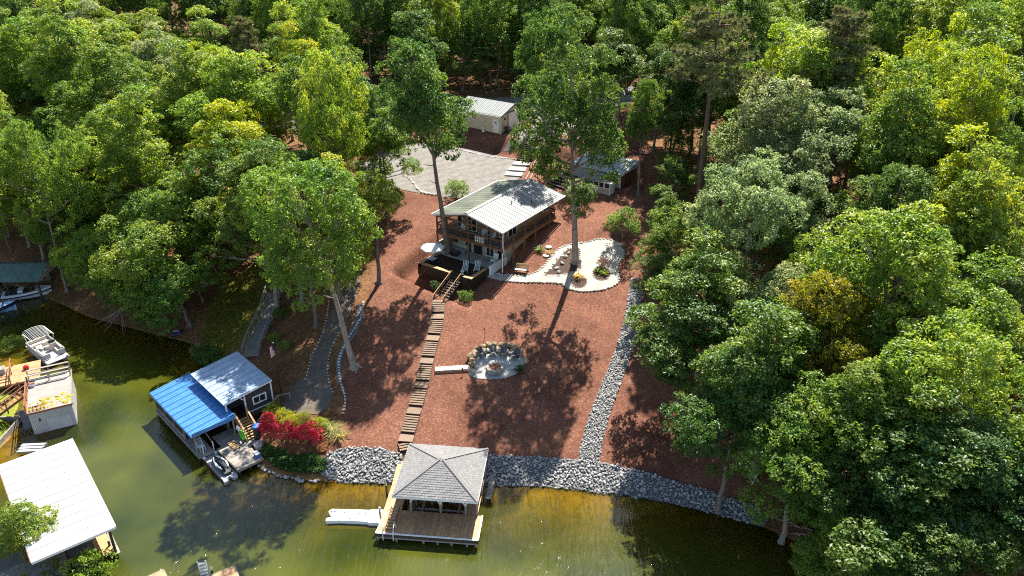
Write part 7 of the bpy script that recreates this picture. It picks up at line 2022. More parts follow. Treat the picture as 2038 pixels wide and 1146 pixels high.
('hickory0','dark',-92.5,153.2,21.7,5.9,3.8,2,1,0,''),
('hickory1','green',-83.9,195.5,21.3,6.4,0.2,2,0,1,'rear'),
('oak1','dark',-52.4,174.3,23.6,5.5,0.5,2,0,3,'third'),
('maple1','dark',28.3,187.4,16.6,5.1,3.9,4,0,7,'third'),
('hickory1','dark',2.3,196.7,20.2,5.6,5.3,2,0,6,'third'),
('oak1','yellow',-54.3,138.0,15.0,5.4,2.9,1,2,2,''),
('maple1','green',-63.2,113.7,15.6,5.2,0.1,1,4,0,'front'),
('hickory2','dark',-63.6,200.6,25.0,6.5,6.0,2,0,2,'fourth'),
('maple0','bright',9.6,181.5,15.8,6.5,2.2,2,0,6,'fifth'),
('maple1','bright',42.5,88.3,18.4,4.4,0.9,3,4,10,''),
('hickory2','dark',98.3,147.7,22.4,4.9,4.9,4,0,11,'second'),
('maple0','bright',27.4,66.9,14.9,4.5,4.6,3,7,9,''),
('maple1','dark',-69.9,205.0,20.6,5.5,3.6,2,0,2,'fifth'),
('hickory0','bright',55.7,189.0,19.6,5.3,4.2,4,0,8,'rear'),
('oak2','green',72.7,112.5,15.5,5.1,6.1,4,2,11,'rear'),
('oak0','dark',-46.8,157.6,19.4,4.9,3.2,2,0,3,'front'),
('oak0','bright',1.6,167.5,16.7,6.1,2.7,2,0,6,'front'),
('maple1','green',34.6,163.9,15.8,5.3,0.1,4,0,8,'front'),
('oak2','bright',-111.8,178.9,21.7,5.0,2.3,2,0,0,'second'),
('hickory2','green',88.7,178.0,17.9,5.2,1.5,4,0,10,'seventh'),
('maple1','bright',-76.6,152.1,19.6,5.4,0.5,2,1,1,'front'),
('hickory0','green',41.4,116.7,15.9,5.6,2.5,4,2,9,'front'),
('hickory0','bright',92.5,148.4,25.1,6.0,4.9,4,0,11,'front'),
('hickory1','green',59.1,146.7,18.9,4.1,2.9,4,0,9,'front'),
('oak1','dark',-83.8,160.0,25.0,5.3,1.9,2,0,0,'front'),
('hickory0','bright',60.4,118.7,21.2,5.8,6.1,4,1,10,'front'),
('maple0','green',-68.7,116.5,13.7,5.5,5.0,1,4,0,'second'),
('oak2','bright',79.1,158.7,16.5,4.4,0.8,4,0,10,'front'),
('maple0','bright',-45.9,186.7,20.8,5.7,0.0,2,0,3,'second'),
('hickory2','green',-7.1,172.0,20.7,6.0,3.6,2,0,5,'front'),
('maple0','bright',-16.1,180.2,21.6,5.8,3.3,2,0,5,''),
('maple0','green',-90.9,183.6,15.7,4.1,3.5,2,0,1,'fifth'),
('hickory1','bright',-77.4,116.4,16.7,5.8,5.2,1,4,0,'front'),
('maple0','bright',83.6,118.2,21.4,5.6,2.1,4,1,11,'rear'),
('oak2','bright',0.8,183.5,24.4,4.9,3.4,2,0,6,'sixth'),
('oak0','dark',-25.9,146.9,20.7,4.4,5.2,1,0,4,'front'),
('hickory2','dark',118.0,189.1,16.6,4.8,2.1,4,0,11,'rear'),
('hickory0','bright',47.0,57.7,12.9,3.8,2.5,3,7,11,'front'),
('maple1','yellow',73.5,107.1,19.9,6.4,1.7,4,2,11,'rear'),
('maple1','dark',-36.2,202.9,18.1,4.4,4.6,2,0,4,'rear'),
('hickory0','green',20.7,199.4,20.9,5.7,4.6,2,0,7,'rear'),
('hickory2','bright',83.2,186.1,16.9,6.6,2.8,4,0,10,'rear'),
('maple1','dark',-66.8,177.9,18.3,5.0,1.0,2,0,2,'second'),
('hickory1','green',69.9,162.8,22.7,4.6,2.1,4,0,10,'fourth'),
('hickory1','silver',87.4,124.2,16.7,4.6,3.2,4,2,11,'rear'),
('hickory1','dark',53.0,149.4,15.6,5.4,3.9,4,1,9,''),
('hickory0','green',83.2,130.4,22.3,4.7,1.6,4,0,11,'front'),
('oak2','green',-103.5,152.1,17.9,5.6,4.2,2,2,0,''),
('hickory1','bright',-82.2,123.9,15.5,4.9,6.1,1,4,0,'rear'),
('oak1','green',39.0,127.4,19.2,6.0,0.3,4,1,8,''),
('maple1','bright',46.5,146.7,18.9,5.9,6.1,4,0,9,'front'),
('oak1','green',81.1,165.8,18.2,5.2,0.1,4,0,10,'fifth'),
('hickory1','dark',14.7,116.4,15.7,5.8,2.5,4,2,7,''),
('maple1','dark',-68.2,213.5,15.3,5.0,1.8,2,0,2,'rear'),
('maple1','green',41.6,132.1,19.9,4.6,0.2,4,1,9,''),
('hickory1','dark',102.4,150.8,16.1,4.3,2.4,4,0,11,'third'),
('maple1','bright',27.0,80.7,14.8,4.6,1.1,3,5,8,''),
('hickory0','bright',-89.0,122.7,16.9,4.2,5.2,1,4,0,'second'),
('hickory1','silver',-56.9,130.7,18.8,4.7,4.0,1,2,1,''),
('maple0','bright',13.7,173.6,13.3,5.0,3.3,2,0,6,'third'),
('hickory2','green',-64.2,192.6,23.4,6.1,0.9,2,0,2,'third'),
('hickory2','dark',-27.1,196.5,18.9,4.8,2.7,2,0,4,'seventh'),
('hickory2','green',96.6,168.5,21.5,5.4,5.6,4,0,11,'fifth'),
('hickory1','dark',20.9,212.8,16.5,4.8,3.0,2,0,6,'rear'),
('hickory2','bright',-68.8,125.2,24.8,6.0,2.2,1,2,0,'front'),
('hickory1','bright',27.9,195.6,21.3,6.3,0.6,4,0,7,'second'),
('oak1','silver',37.6,89.6,19.5,5.2,6.0,3,4,9,''),
('maple0','dark',67.2,125.1,21.0,6.5,5.7,4,1,11,'front'),
('hickory2','bright',-31.0,129.4,23.5,4.5,4.0,1,1,3,''),
('maple1','bright',36.1,205.7,13.4,4.6,3.4,4,0,7,'rear'),
('hickory2','dark',37.2,43.5,15.7,4.0,2.9,3,8,11,'front'),
('hickory0','green',-22.9,205.6,24.0,5.4,0.3,2,0,4,'rear'),
('oak2','green',-50.6,159.6,15.4,4.4,1.4,2,1,2,''),
('maple0','dark',-122.2,213.1,16.6,4.4,0.5,2,0,0,'ninth'),
('oak0','bright',-68.0,154.1,16.2,6.4,2.5,2,1,1,'rear'),
('maple1','silver',61.4,131.2,16.6,4.9,5.3,4,1,10,''),
('maple1','green',22.4,134.9,14.9,4.6,3.0,4,2,7,''),
('maple0','green',-100.9,140.0,16.2,6.5,1.2,1,3,0,'rear'),
('hickory2','green',-36.0,173.2,22.4,5.7,1.5,2,0,3,'third'),
('maple0','green',-67.6,161.3,16.5,4.1,2.8,2,0,1,'front'),
('oak1','bright',-104.5,212.2,18.4,4.7,2.4,2,0,1,'rear'),
('oak0','dark',-20.0,167.4,20.7,5.2,5.6,2,0,4,'second'),
('maple1','bright',-33.3,158.8,16.7,4.6,5.8,2,0,3,'front'),
('oak2','green',89.6,132.9,21.2,4.9,5.0,4,0,11,'second'),
('maple1','bright',-62.2,213.3,18.5,6.6,1.4,2,0,3,'rear'),
('hickory2','dark',-121.8,188.3,24.8,4.1,5.7,2,0,0,'fourth'),
('hickory2','bright',60.8,126.2,19.4,4.2,0.5,4,1,10,'second'),
('oak2','dark',33.5,198.2,17.1,6.4,0.6,4,0,7,'rear'),
('oak0','bright',17.9,151.0,16.8,5.1,3.3,2,1,7,''),
('oak1','bright',-63.3,97.3,19.9,6.2,5.4,0,5,0,'front'),
('oak2','bright',-74.8,174.7,23.7,4.8,3.4,2,0,1,'front'),
('oak0','dark',-100.3,202.5,24.4,4.4,0.0,2,0,1,'third'),
('hickory0','dark',-12.7,194.6,25.1,5.5,5.9,2,0,5,'fourth'),
('oak0','green',-60.7,133.8,15.5,5.5,5.4,1,3,1,''),
('oak1','green',73.6,194.4,22.3,5.9,4.9,4,0,9,'rear'),
('oak0','bright',19.7,184.3,21.5,6.1,1.9,2,0,7,''),
('oak2','green',51.0,185.5,24.8,5.9,0.5,4,0,8,'third'),
('maple1','bright',65.8,115.2,16.5,4.2,2.8,4,2,11,''),
('hickory1','yellow',-20.1,82.2,16.5,4.4,4.7,1,5,3,''),
('hickory1','green',-82.7,136.3,20.9,4.4,3.0,1,2,0,'front'),
('hickory1','dark',-44.9,193.5,21.9,4.2,2.3,2,0,3,'fourth'),
('maple1','dark',-74.2,156.1,15.4,4.5,0.1,2,2,1,''),
('oak2','silver',24.0,63.7,15.4,3.9,3.6,3,7,9,''),
('maple0','green',-40.0,168.8,17.0,5.0,5.3,2,0,3,'second'),
('maple1','green',-31.2,163.1,19.5,6.2,5.7,2,0,4,'second'),
('oak2','dark',-104.4,162.9,22.4,5.0,2.7,2,0,0,'second'),
('oak2','green',89.6,173.1,23.9,5.6,5.1,4,0,11,'seventh'),
('maple1','dark',92.8,156.7,19.0,6.0,0.3,4,0,11,'fourth'),
('maple1','green',45.4,190.1,17.0,4.3,2.2,4,0,8,'fourth'),
('maple1','dark',-35.5,179.1,21.3,6.1,5.0,2,0,4,'third'),
('maple0','bright',43.5,70.3,18.8,4.9,4.7,3,6,11,'rear'),
('maple0','bright',34.0,159.0,17.8,5.8,6.2,4,0,8,'front'),
('maple0','yellow',34.2,103.3,17.8,4.6,3.2,4,3,9,''),
('oak1','bright',66.5,106.7,23.5,5.5,4.6,4,1,11,'front'),
('hickory2','bright',-53.9,145.0,16.4,5.5,2.6,1,2,2,''),
('hickory2','dark',-26.7,192.0,24.0,4.7,1.4,2,0,4,'sixth'),
('hickory0','bright',74.4,160.5,20.9,5.8,4.0,4,0,10,'second'),
('hickory2','dark',-115.0,192.1,17.3,4.1,4.1,2,0,0,'sixth'),
('maple1','bright',43.2,98.1,13.9,4.9,4.1,4,4,10,''),
('hickory2','bright',2.5,176.6,15.5,5.2,6.2,2,0,6,'fourth'),
('oak2','dark',79.0,170.5,23.1,6.4,3.4,4,0,10,'third'),
('hickory2','green',35.3,174.6,15.6,5.5,5.2,4,0,7,'rear'),
('oak1','bright',10.1,171.0,22.0,4.1,3.3,2,0,6,'second'),
('oak2','bright',9.7,201.7,19.3,5.0,4.8,2,0,6,'rear'),
('oak1','green',48.8,213.9,15.9,5.8,4.2,4,0,8,'rear'),
('hickory0','green',111.5,182.3,21.8,4.3,3.0,4,0,11,'rear'),
('oak1','dark',-43.8,163.6,17.0,5.0,3.6,2,0,3,'second'),
('hickory1','bright',-90.6,144.1,15.5,5.0,1.1,1,2,0,'rear'),
('maple0','dark',20.4,176.5,19.0,5.9,6.1,2,0,7,''),
('maple1','green',48.8,137.5,13.1,4.1,3.3,4,2,9,'rear'),
('maple1','green',-44.1,151.8,18.3,5.9,1.6,2,1,3,'front'),
('oak2','green',-81.5,112.3,25.0,5.2,0.3,1,3,0,'front'),
('hickory0','dark',104.2,163.8,24.8,5.4,3.9,4,0,11,'sixth'),
('oak2','bright',-54.2,191.2,22.2,5.8,2.4,2,0,3,'third'),
('hickory1','green',-83.4,148.0,19.3,4.8,4.3,1,1,0,''),
('hickory0','dark',75.1,128.0,20.7,4.4,5.1,4,1,11,'second'),
('hickory1','dark',-74.0,127.8,17.6,4.6,4.3,1,3,0,''),
('hickory0','bright',-59.1,140.8,15.6,5.1,4.4,1,2,1,'front'),
('oak1','bright',53.3,62.5,13.9,4.9,1.4,3,6,11,'front'),
('maple0','dark',54.3,143.2,19.4,6.3,0.1,4,0,9,'front'),
('maple1','bright',121.3,183.6,15.2,4.8,4.1,4,0,11,'rear'),
('hickory0','bright',-75.1,132.0,20.7,4.9,2.6,1,2,0,'third'),
('maple1','green',74.8,147.2,18.2,4.3,1.3,4,0,10,'second'),
('maple0','bright',75.8,185.5,16.4,5.0,4.7,4,0,10,'third'),
('hickory2','green',-64.1,167.5,23.1,4.3,2.7,2,0,2,'front'),
('young0','bright',-77.8,128.9,9.8,2.9,0.2,0,4,0,'rear'),
('young0','bright',-87.2,124.8,9.0,2.3,6.1,0,4,0,'front'),
('young1','dark',-82.7,154.2,7.5,2.5,0.4,0,3,0,'rear'),
('young0','green',35.3,108.3,7.3,2.2,1.5,4,4,8,''),
('young1','green',-58.6,124.7,9.3,2.3,5.7,0,4,1,'second'),
('young1','green',-80.1,136.5,6.5,2.4,2.7,0,4,0,''),
('young1','green',-20.8,89.2,9.6,3.0,3.0,1,6,3,'front'),
('young0','green',-37.9,146.7,6.2,3.1,1.1,0,3,3,''),
('young0','green',33.0,69.3,8.2,2.9,4.3,3,7,9,'rear'),
('young1','dark',50.1,116.2,7.8,3.2,0.7,4,4,9,''),
('young1','green',36.9,101.8,7.6,3.0,4.8,4,4,9,'front'),
('young1','bright',-72.4,104.6,9.4,2.4,0.0,0,6,0,'front'),
('young1','green',-60.5,156.8,6.9,2.5,1.0,0,2,2,'second'),
('young0','bright',21.0,157.0,6.7,3.3,0.9,2,2,7,''),
('young0','bright',38.4,105.0,7.4,3.2,4.1,4,4,9,''),
('young1','green',3.3,156.0,6.9,2.5,4.8,2,2,6,'front'),
('young0','green',29.7,139.0,10.1,2.4,2.0,4,2,8,''),
('young1','bright',-98.1,156.8,6.9,2.7,2.3,0,3,0,'rear'),
('young0','dark',42.8,146.2,8.3,2.6,5.7,4,2,8,''),
('young0','dark',69.6,147.6,10.2,2.9,1.9,4,2,10,''),
('young1','green',30.7,64.6,9.3,2.4,4.0,3,7,9,'front'),
('young1','green',42.9,52.3,10.1,2.4,4.9,3,8,11,'rear'),
('young0','bright',-25.8,87.7,7.2,2.2,2.1,1,6,3,''),
('young1','green',-29.2,106.8,7.4,2.5,3.4,1,5,3,'rear'),
('young0','dark',4.4,145.1,9.8,2.8,1.8,2,2,6,''),
('young1','bright',85.3,155.5,9.5,2.8,2.5,4,1,11,''),
('young1','green',-68.9,135.4,7.3,2.8,4.4,0,4,1,'rear'),
('young1','green',-34.9,114.4,9.4,2.3,6.3,0,4,3,''),
('young0','green',35.6,67.0,6.9,2.8,0.7,3,7,10,''),
('young0','dark',-30.4,97.9,6.4,2.3,1.4,1,6,3,''),
('young0','green',-30.0,95.4,8.4,2.5,4.1,1,6,3,'rear'),
('young0','bright',-76.2,104.6,7.5,2.5,0.2,0,6,0,'rear'),
('young1','bright',91.6,143.8,6.5,2.5,2.9,4,2,11,''),
('young0','bright',82.2,160.9,10.4,2.5,1.0,4,1,10,''),
('young1','green',36.8,93.4,8.1,3.3,3.4,4,5,9,''),
('young0','green',80.5,154.1,6.8,2.3,5.8,4,2,11,''),
('young1','bright',47.4,143.9,10.5,2.3,3.2,4,2,9,''),
('young1','green',73.1,153.6,7.7,2.6,1.7,4,2,10,''),
('young0','green',39.6,48.2,6.8,3.0,0.8,3,8,11,'front'),
('young0','dark',32.7,57.8,8.2,2.3,5.9,3,8,10,''),
('young1','green',-56.7,149.0,7.7,3.0,4.0,0,3,2,'second'),
('young1','bright',-44.0,148.8,7.3,2.4,3.6,0,2,3,''),
('young0','dark',64.1,123.3,9.3,2.6,1.0,4,3,10,''),
('young0','green',50.6,72.9,7.9,2.2,5.8,3,6,11,''),
('young1','green',32.7,101.2,6.8,2.7,3.1,4,5,8,''),
('young0','green',97.9,161.9,7.0,2.9,0.0,4,1,11,''),
('young1','green',40.0,71.5,9.2,3.0,0.4,3,6,10,'front'),
('young0','green',-66.2,128.9,8.3,2.7,1.1,0,4,1,'fifth'),
('young1','bright',-53.7,101.0,6.9,2.8,1.7,0,6,1,''),
('young1','dark',51.1,147.1,6.5,3.0,4.0,4,2,9,''),
('young1','bright',0.7,150.8,9.7,2.9,3.4,2,2,6,''),
('young0','dark',32.5,161.6,9.4,2.8,1.8,4,1,7,''),
('young1','green',-39.3,94.7,8.9,3.0,0.5,0,6,2,'rear'),
('young0','green',-53.0,153.3,7.5,2.5,1.6,0,2,2,'front'),
('young0','bright',-31.7,106.5,6.0,2.7,0.1,1,5,3,''),
('young1','green',56.6,138.9,7.9,2.3,1.6,4,2,9,''),
('young1','green',-85.0,162.5,10.2,3.1,0.2,0,2,0,''),
('young0','dark',52.5,90.4,9.2,3.3,6.1,3,5,11,''),
('young1','green',-47.7,146.6,8.5,3.1,0.1,0,3,2,'front'),
('young1','green',-62.2,153.4,6.1,2.4,0.9,0,3,2,'rear'),
('young0','green',-11.7,151.5,7.7,2.6,1.4,2,2,5,''),
('young1','bright',-86.6,136.1,10.3,2.7,3.6,0,3,0,'second'),
('young0','dark',-55.6,159.1,8.5,2.3,3.7,0,2,2,''),
('young0','bright',-44.9,99.2,10.5,3.0,4.3,0,5,2,''),
('young0','dark',39.3,51.6,7.7,2.9,0.8,3,8,11,''),
('young1','green',-60.7,159.8,7.6,2.9,0.2,0,2,2,'third'),
('young1','bright',-29.4,155.7,7.7,3.1,4.6,1,2,4,''),
('young1','green',75.5,124.0,6.8,2.8,4.8,4,3,11,''),
('young0','dark',-57.8,100.8,7.6,2.3,3.2,0,6,1,''),
('young0','green',13.5,157.7,7.0,2.7,0.8,2,2,6,'rear'),
('young0','dark',-55.5,119.0,10.5,3.2,2.9,0,4,1,''),
('young1','green',33.8,75.6,8.8,3.2,4.3,3,6,9,'rear'),
('young0','green',38.4,108.5,6.8,2.5,6.2,4,4,9,'rear'),
('young0','dark',-19.5,86.9,8.7,3.0,1.1,1,6,4,''),
('young1','bright',-38.2,126.3,6.6,2.8,5.2,0,4,3,''),
('young0','green',-39.1,88.7,8.2,2.5,2.5,0,6,2,'front'),
('young0','green',59.2,100.0,6.4,3.1,3.2,4,5,11,''),
('young0','bright',64.4,132.6,9.1,2.7,0.5,4,2,10,''),
('young0','green',-32.5,142.6,9.9,2.4,0.6,0,2,3,'front'),
('young0','green',34.7,119.3,8.3,2.7,5.3,4,3,8,''),
('young0','green',21.0,164.3,10.0,2.3,4.7,2,1,7,''),
('young1','dark',-92.0,140.8,10.0,3.0,1.7,0,3,0,'front'),
('young1','green',38.0,79.7,7.5,3.3,1.8,3,6,10,'rear'),
('young1','dark',49.2,102.8,8.7,2.3,2.0,4,4,10,''),
('young0','bright',-14.3,148.6,7.6,3.1,6.1,1,2,5,''),
('young1','green',-55.6,122.7,7.6,2.9,4.4,0,4,1,'front'),
('young0','dark',35.4,86.5,7.4,3.2,0.8,3,6,9,''),
('young0','dark',-64.0,107.5,10.2,2.9,1.9,0,5,0,''),
('young0','green',-31.8,100.4,8.2,2.9,1.2,1,5,3,'front'),
('young0','green',-56.7,126.1,10.3,2.7,2.6,0,4,1,'third'),
('young1','green',-14.4,151.7,8.7,2.4,1.7,1,2,5,''),
('young1','bright',-73.9,134.8,9.7,2.6,3.5,0,3,0,'front'),
('young1','dark',-26.6,149.8,8.3,2.9,2.0,1,2,4,''),
('young0','green',-38.8,153.3,10.5,2.8,4.0,0,2,3,'second'),
('young0','dark',-87.9,145.8,9.1,2.6,1.8,0,3,0,'second'),
('young1','green',-75.6,162.3,9.9,3.1,6.3,0,2,1,''),
('young0','green',-54.9,105.4,6.3,2.3,3.4,0,6,1,''),
('young1','green',-33.2,155.7,6.1,3.0,1.2,0,2,3,'rear'),
('young0','green',-91.1,156.5,7.0,2.5,2.7,0,3,0,'rear'),
('young0','dark',42.5,64.2,10.0,3.2,2.4,3,7,11,''),
('young0','bright',64.6,163.9,9.6,3.3,5.9,4,1,9,''),
('young0','dark',-76.4,127.0,7.1,2.9,2.6,0,4,0,''),
('young0','dark',-67.2,141.2,9.9,2.8,3.6,0,3,1,''),
('young0','dark',31.0,108.8,6.8,2.3,3.5,4,4,8,''),
('young1','bright',72.1,138.8,7.1,3.0,2.5,4,3,10,''),
('young1','green',60.6,113.3,8.0,3.0,5.2,4,4,10,''),
('young0','green',-68.2,147.5,7.0,2.3,0.1,0,3,1,''),
('young0','green',-96.2,154.8,6.1,3.0,2.1,0,3,0,'front'),
('young0','green',-62.1,126.5,9.0,3.0,2.1,0,4,1,'fourth'),
('young1','green',28.3,73.0,9.9,2.8,1.8,3,6,9,'front'),
('young0','green',-55.4,162.5,8.3,2.8,3.8,0,2,2,'rear')]

for kind, colour, x, y, h, w, rot, nm, lab, lx, ly in NAMED:
    tree(nm, kind, colour, x, y, h, w, rot, lab, None, (lx, ly))
CNAME = {'bright': 'bright green', 'silver': 'silvery green', 'yellow': 'yellow-green', 'deep': 'deep green', 'dark': 'dark green'}
for kind, colour, x, y, h, w, rot, reg, row, col, wd_ in TREES:
    nm, wd = ('young_tree', 'young') if kind.startswith('young') else ('broadleaf_tree', 'tall' if h > 21 else 'broad' if w > 5.1 else 'leafy')
    where = REGIONS[reg]
    if wd_: wd = wd_
    tree(nm, kind, colour, x, y, h, w, rot, '%s %s tree %s, %s, %s' % (wd, CNAME.get(colour, colour)+(' young' if wd_ and nm[0] == 'y' else ''), where, ROWS[row], COLS[col]), ('young trees ' if nm == 'young_tree' else 'broadleaf trees ')+where)

# shrubs and beds
RED = (.50, .04, .055); LIME = (.26, .30, .012)
for q, h, w, lab in (((-23.66, 63.16, 1.37), 1.9, 1.05, 'crimson japanese maple shrub leftmost in the row, next to the black bin'), ((-21.72, 61.56, 1.39), 1.9, 1.0, 'crimson japanese maple shrub in the middle of the row of three'), ((-19.73, 61.38, 1.48), 1.9, 1.15, 'crimson japanese maple shrub at the right end of the row, beside the pampas grass')):
    tree('maple_shrub', 'maple_shrub0', RED, q[0], q[1], h, w, rng.uniform(0, 6), lab, 'crimson shrubs by the water', cat='shrub')
for q, lab in (((-24.03, 65.43, 1.64), 'yellow-green shrub at the left end, by the ramp railing'), ((-22.93, 64.17, 1.71), 'yellow-green shrub behind the gap between left and middle crimson shrubs'), ((-21.73, 63.36, 1.77), 'yellow-green shrub behind the middle crimson shrub'), ((-20.53, 63.39, 1.93), 'yellow-green shrub between middle and right crimson shrubs'), ((-18.76, 62.71, 1.84), 'yellow-green shrub at the right end, behind the right crimson shrub')):
    tree('golden_shrub', 'shrub0', LIME, q[0], q[1], 1.3, .85, rng.uniform(0, 6), lab, 'yellow-green shrubs by the gravel pad', cat='shrub')
for q, h, w, c_, lab in (((-25.27, 76.04, 2.85), 1.0, .7, 'bright', 'small bright green shrub alone on the dark bank right of the flag'), ((-27.24, 78.11, 2.38), 1.1, .6, 'bright', 'small bright green shrub right behind the striped flag'), ((-34.59, 78, -0.08), 1.2, 1.5, 'green', 'low green shrub on the bank above the white boathouse roof'), ((-36.34, 79.7, -0.11), 1.2, 1.3, 'green', 'low green shrub left of the boathouse at the inlet edge'),
                        ((-5.48, 81.31, 6.08), 1.3, .8, 'green', 'green bush in the shade right of the deck stairs'), ((-9.05, 84.25, 6.19), 1.0, .7, 'deep', 'dark bush in the shade left of the deck stairs'), ((-7.57, 101.45, 10.85), 2.6, 1.5, 'green', 'bushy green shrub at the gravel lot edge left of the house roof'), ((8.82, 99.9, 10.74), 3.4, 1.9, 'silver', 'leafy growth round the foot of the tall trunk beside the house'),
                        ((-27.67, 83.19, 2.87), .9, 1.0, 'green', 'low green shrub beside the grey bank stairs'), ((-59.79, 81.13, -0.66), 1.6, 1.7, 'bright', 'leafy bright shrub behind the neighbour deck railing')):
    tree('garden_shrub', 'shrub0', c_, q[0], q[1], h, w, rng.uniform(0, 6), lab, cat='shrub')
def blades(name, q, n, L_, spread, w, col_, label, cat='plant', flop=.6, base=.1, group=None):
    rg = np.random.default_rng(int(abs(q[0]*100+q[1]*37)) % 100000)
    a = rg.uniform(0, 6.28, n); el = rg.uniform(.25, 1.35, n)
    d = np.stack([np.cos(a)*np.cos(el), np.sin(a)*np.cos(el), np.sin(el)], 1); s_ = np.stack([-np.sin(a), np.cos(a), a*0], 1)
    o = np.stack([np.cos(a)*base*rg.random(n), np.sin(a)*base*rg.random(n), a*0], 1)
    Ls = (L_*rg.uniform(.7, 1.15, n))[:, None]
    V = np.empty((n, 5, 3)); V[:, 0] = o-s_*w*.5; V[:, 1] = o+s_*w*.5
    mid = o+d*Ls*.55; V[:, 2] = mid+s_*w*.45; V[:, 3] = mid-s_*w*.45
    V[:, 4] = o+d*Ls*np.array([1+spread*.3, 1+spread*.3, 1-flop*.6])
    i = np.arange(n)[:, None]*5
    f = np.concatenate([i+np.array([0, 1, 2]), i+np.array([0, 2, 3]), i+np.array([3, 2, 4])], 1).reshape(-1, 3)
    o_ = bpy.data.objects.new(name, mesh_np(name, V.reshape(-1, 3), f, np.repeat(rg.random(n), 5), 'leaf')); COL.objects.link(o_)
    o_.location = (q[0], q[1], q[2]+.05); o_.color = tuple(col_)+(1,)
    return tag(o_, label, cat, group)
STRAW = (.42, .36, .15)
blades('yucca_plant', (0.84, 70.1, 3.88), 90, 1.0, .5, .07, (.06, .12, .05), 'spiky dark green yucca at the right edge of the fire pit patio')
blades('yucca_plant', (3.42, 89.46, 8.73), 80, 1.0, .5, .07, (.14, .22, .05), 'spiky green yucca on mulch between house wall and white path')
blades('ornamental_grass', (4.64, 88.96, 8.62), 80, .8, .5, .04, STRAW, 'tan tufted grass beside the round stepping stone by the path', flop=.8)
blades('ornamental_grass', (7.8, 84.33, 7.63), 170, .95, .5, .04, (.5, .42, .14), 'golden tufted grass in the small ringed bed left on the white pad', flop=.7)
blades('ornamental_grass', (-17.39, 62.45, 1.79), 150, 1.4, .6, .05, (.34, .34, .12), 'tall pampas grass clump upper right of the crimson shrubs', flop=.8)
blades('ornamental_grass', (-16.68, 61.74, 1.62), 150, 1.3, .6, .05, (.38, .36, .13), 'pale pampas grass clump nearest the mulch lawn', flop=.8)
blades('ornamental_grass', (-18.11, 63.18, 1.97), 130, 1.2, .6, .05, (.30, .33, .10), 'small pampas grass clump behind the other two', flop=.8)
for c_, rr, lab1, lab2 in (((7.87, 83.63, 7.45), .95, 'small round stone ringed bed with golden grass on the white pad', None), ((10.64, 84.91, 7.87), 1.05, 'round stone ringed bed with green plants at the right of the white pad', None)):
    ring = [(c_[0]+rr*math.cos(6.283*k/22), c_[1]+rr*1.15*math.sin(6.283*k/22)) for k in range(22)]
    o_ = drape('bed_soil', ring, .10, 'planter_soil', .5); tag(o_, lab1.replace('stone ringed bed', 'patch of dark soil'), 'soil bed')
    edging('stone_ring', 'ring of rounded stones round the '+('golden grass' if rr < 1 else 'green planted')+' bed on the white pad', ring, 'edging', .34, .17, True, cat='edging')
for k, (px, py, c_, lab) in enumerate(((1190,540,'green','broad green plant at the left of the round planted bed'), (1203,546,'bright','bright green plant at the right of the round planted bed'), (1199,530,'olive','reddish bush behind the round planted bed on the white pad'))):
    q = (10.27, 85.39, 7.97) if k == 0 else ((10.99, 84.8, 7.86) if k == 1 else (10.89, 86.3, 8.19))
    if k < 2: blades('leafy_plant', (q[0], q[1], q[2]+.05), 60, .7, .5, .10, COLOURS[c_], lab)
    else: tree('garden_shrub', 'shrub0', (.16, .10, .05), q[0], q[1], 1.0, .65, 1.0, lab, cat='shrub')
for q, lab in (((4.56, 90.26, 8.92), 'white round stepping stone near the yucca, farther from the path'), ((4.19, 88.57, 8.53), 'white round stepping stone touching the white gravel path edge')):
    o_ = MB().lathe([(.42, 0), (.44, .08), (.40, .12)], (0, 0, 0), 16).build('stepping_stone', 'white_concrete'); o_.location = (q[0], q[1], q[2]-.02); tag(o_, lab, 'stepping stone')
for k, q in enumerate(((5.38, 86.05, 7.98), (6.03, 86.99, 8.2), (6.58, 88.24, 8.49), (6.98, 88.91, 8.65), (5.58, 85.3, 7.81), (7.69, 89.38, 8.77))):
    s_ = stone('bed_rock', 'stone', None, (q[0], q[1], q[2]+.12), rng.uniform(.25, .4)); tag(s_, 'grey rock in the planted bed by the tall trunk, '+('at its middle', 'left of the trunk', 'upper left of the trunk', 'close behind the trunk', 'at its left tip', 'at the top behind the trunk')[k], 'rock')
# ivy bank, weeds
def ground_cover(name, poly, n, size, col_, hmax, seed):
    rg = random.Random(seed); g2 = np.random.default_rng(seed)
    x0, x1 = min(p[0] for p in poly), max(p[0] for p in poly); y0, y1 = min(p[1] for p in poly), max(p[1] for p in poly)
    pts = []
    while len(pts) < n:
        x, y = rg.uniform(x0, x1), rg.uniform(y0, y1)
        if in_poly(x, y, poly): pts.append((x, y))
    p = np.array(pts); z = np.maximum(ground_z(p[:, 0], p[:, 1]), 0)
    hh = hmax*(.35+.65*np.abs(np.sin(p[:, 0]*2.1)*np.cos(p[:, 1]*2.6)))*g2.random(n)**.5
    c = np.stack([p[:, 0], p[:, 1], z+.05+hh], 1)
    nn = unit(np.array([0, 0, 1.])+.6*g2.normal(size=(n, 3)))
    v, f = leaf_cards(c, nn, size, g2)
    o_ = bpy.data.objects.new(name, mesh_np(name, v, f, np.repeat(np.clip(g2.normal(.5, .2, n), 0, 1), 4), 'leaf')); COL.objects.link(o_)
    o_.color = tuple(col_)+(1,); o_['kind'] = 'stuff'
    return o_
ground_cover('ivy_ground_cover', xy([(-24.23, 61.93, 0.86), (-24.01, 60.41, 0.49), (-22.31, 58.84, 0.34), (-20.41, 58.14, 0.22), (-18.49, 58.01, 0.27), (-17.45, 58.23, 0.38), (-17.43, 59.3, 0.81), (-19.07, 59.97, 1.04), (-20.98, 59.89, 0.92), (-22.53, 60.75, 1.01)]), 6000, .17, (.045, .12, .02), .6, 5)
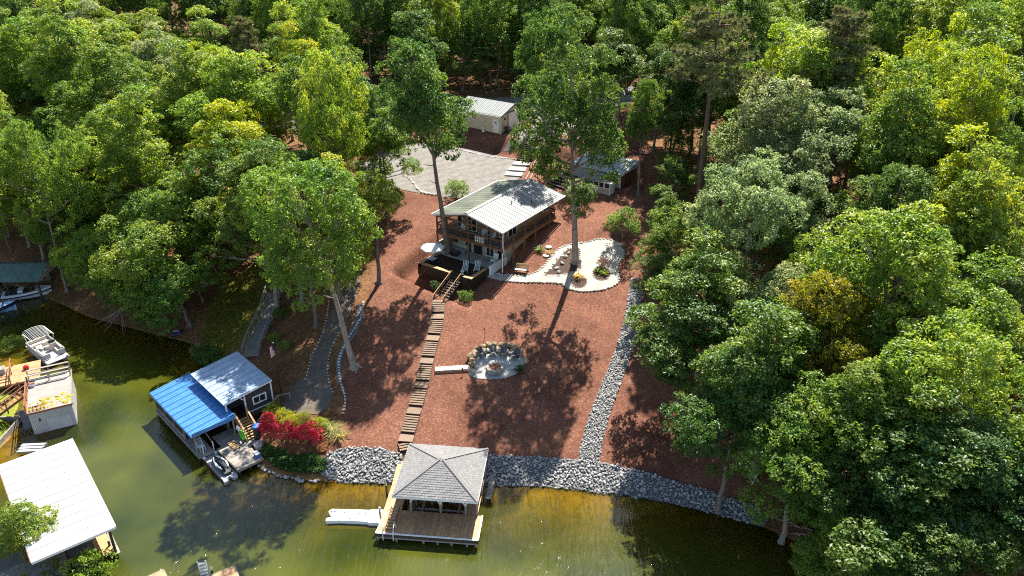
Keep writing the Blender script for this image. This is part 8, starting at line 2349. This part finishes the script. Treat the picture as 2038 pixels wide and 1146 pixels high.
ground_cover('dry_weeds', xy([(-18.83, 60.73, 1.33), (-18.48, 62, 1.66), (-17.62, 61.29, 1.49), (-17.67, 60.19, 1.16), (-18.5, 59.95, 1.05)]), 1500, .13, (.30, .17, .07), .35, 6)
ground_cover('mossy_weeds', xy([(-37.41, 88.6, 2.14), (-33.75, 91.9, 3.32), (-31.3, 87.48, 2.75), (-32.54, 80.49, 1.14), (-34.89, 78.94, 0.02), (-37.47, 81.26, -0.04)]), 3500, .16, (.16, .17, .02), .25, 7)
ground_cover('grass', [(-62, 66), (-57, 66.2), (-51.2, 66.2), (-50.9, 62.2), (-53, 60), (-60, 61)], 9000, .12, (.13, .19, .02), .18, 8)
ground_cover('undergrowth', xy([(23.55, 52.09, 0.59), (25.49, 53.13, 1.36), (28.6, 52.18, 1.65), (29.16, 48.84, 0.93), (27.56, 47.46, 0.09), (26.13, 49.4, 0.36)]), 4000, .24, (.05, .11, .02), .9, 9)
ground_cover('bank_weeds', xy([(-37.82, 80.46, -0.24), (-35.73, 80.72, 0.3), (-33.54, 77.59, 0.19), (-34.21, 75.92, -0.22), (-36.25, 77.56, -0.48)]), 2500, .2, (.05, .13, .02), .6, 10)
# bare branches over the inlet
for k, (q, lab) in enumerate((((-48.84, 86.85, 0.22), 'tangle of bare grey branches hanging to the inlet water'), ((24.79, 50.44, 0.36), 'fallen bare branches at the right water edge'))):
    t = thing('dead_branches', lab, 'branches', q)
    r2 = random.Random(k+3)
    for i in range(7):
        mb = MB(); a = r2.uniform(2.2, 5.5); L_ = r2.uniform(1.8, 4.2); p = [(q[0]+r2.uniform(-1, 1), q[1]+r2.uniform(-1, 1), max(q[2], 0)+(1.6 if k == 0 else .6))]
        for j in range(4): p.append((p[-1][0]+math.cos(a)*L_/4+r2.uniform(-.2, .2), p[-1][1]+math.sin(a)*L_/4+r2.uniform(-.2, .2), p[-1][2]-(.45 if k == 0 else .12)+r2.uniform(-.15, .2)))
        mb.tube(p, [.07, .055, .04, .03, .012], 5); mb.build('branch', 'pale_bark', t)
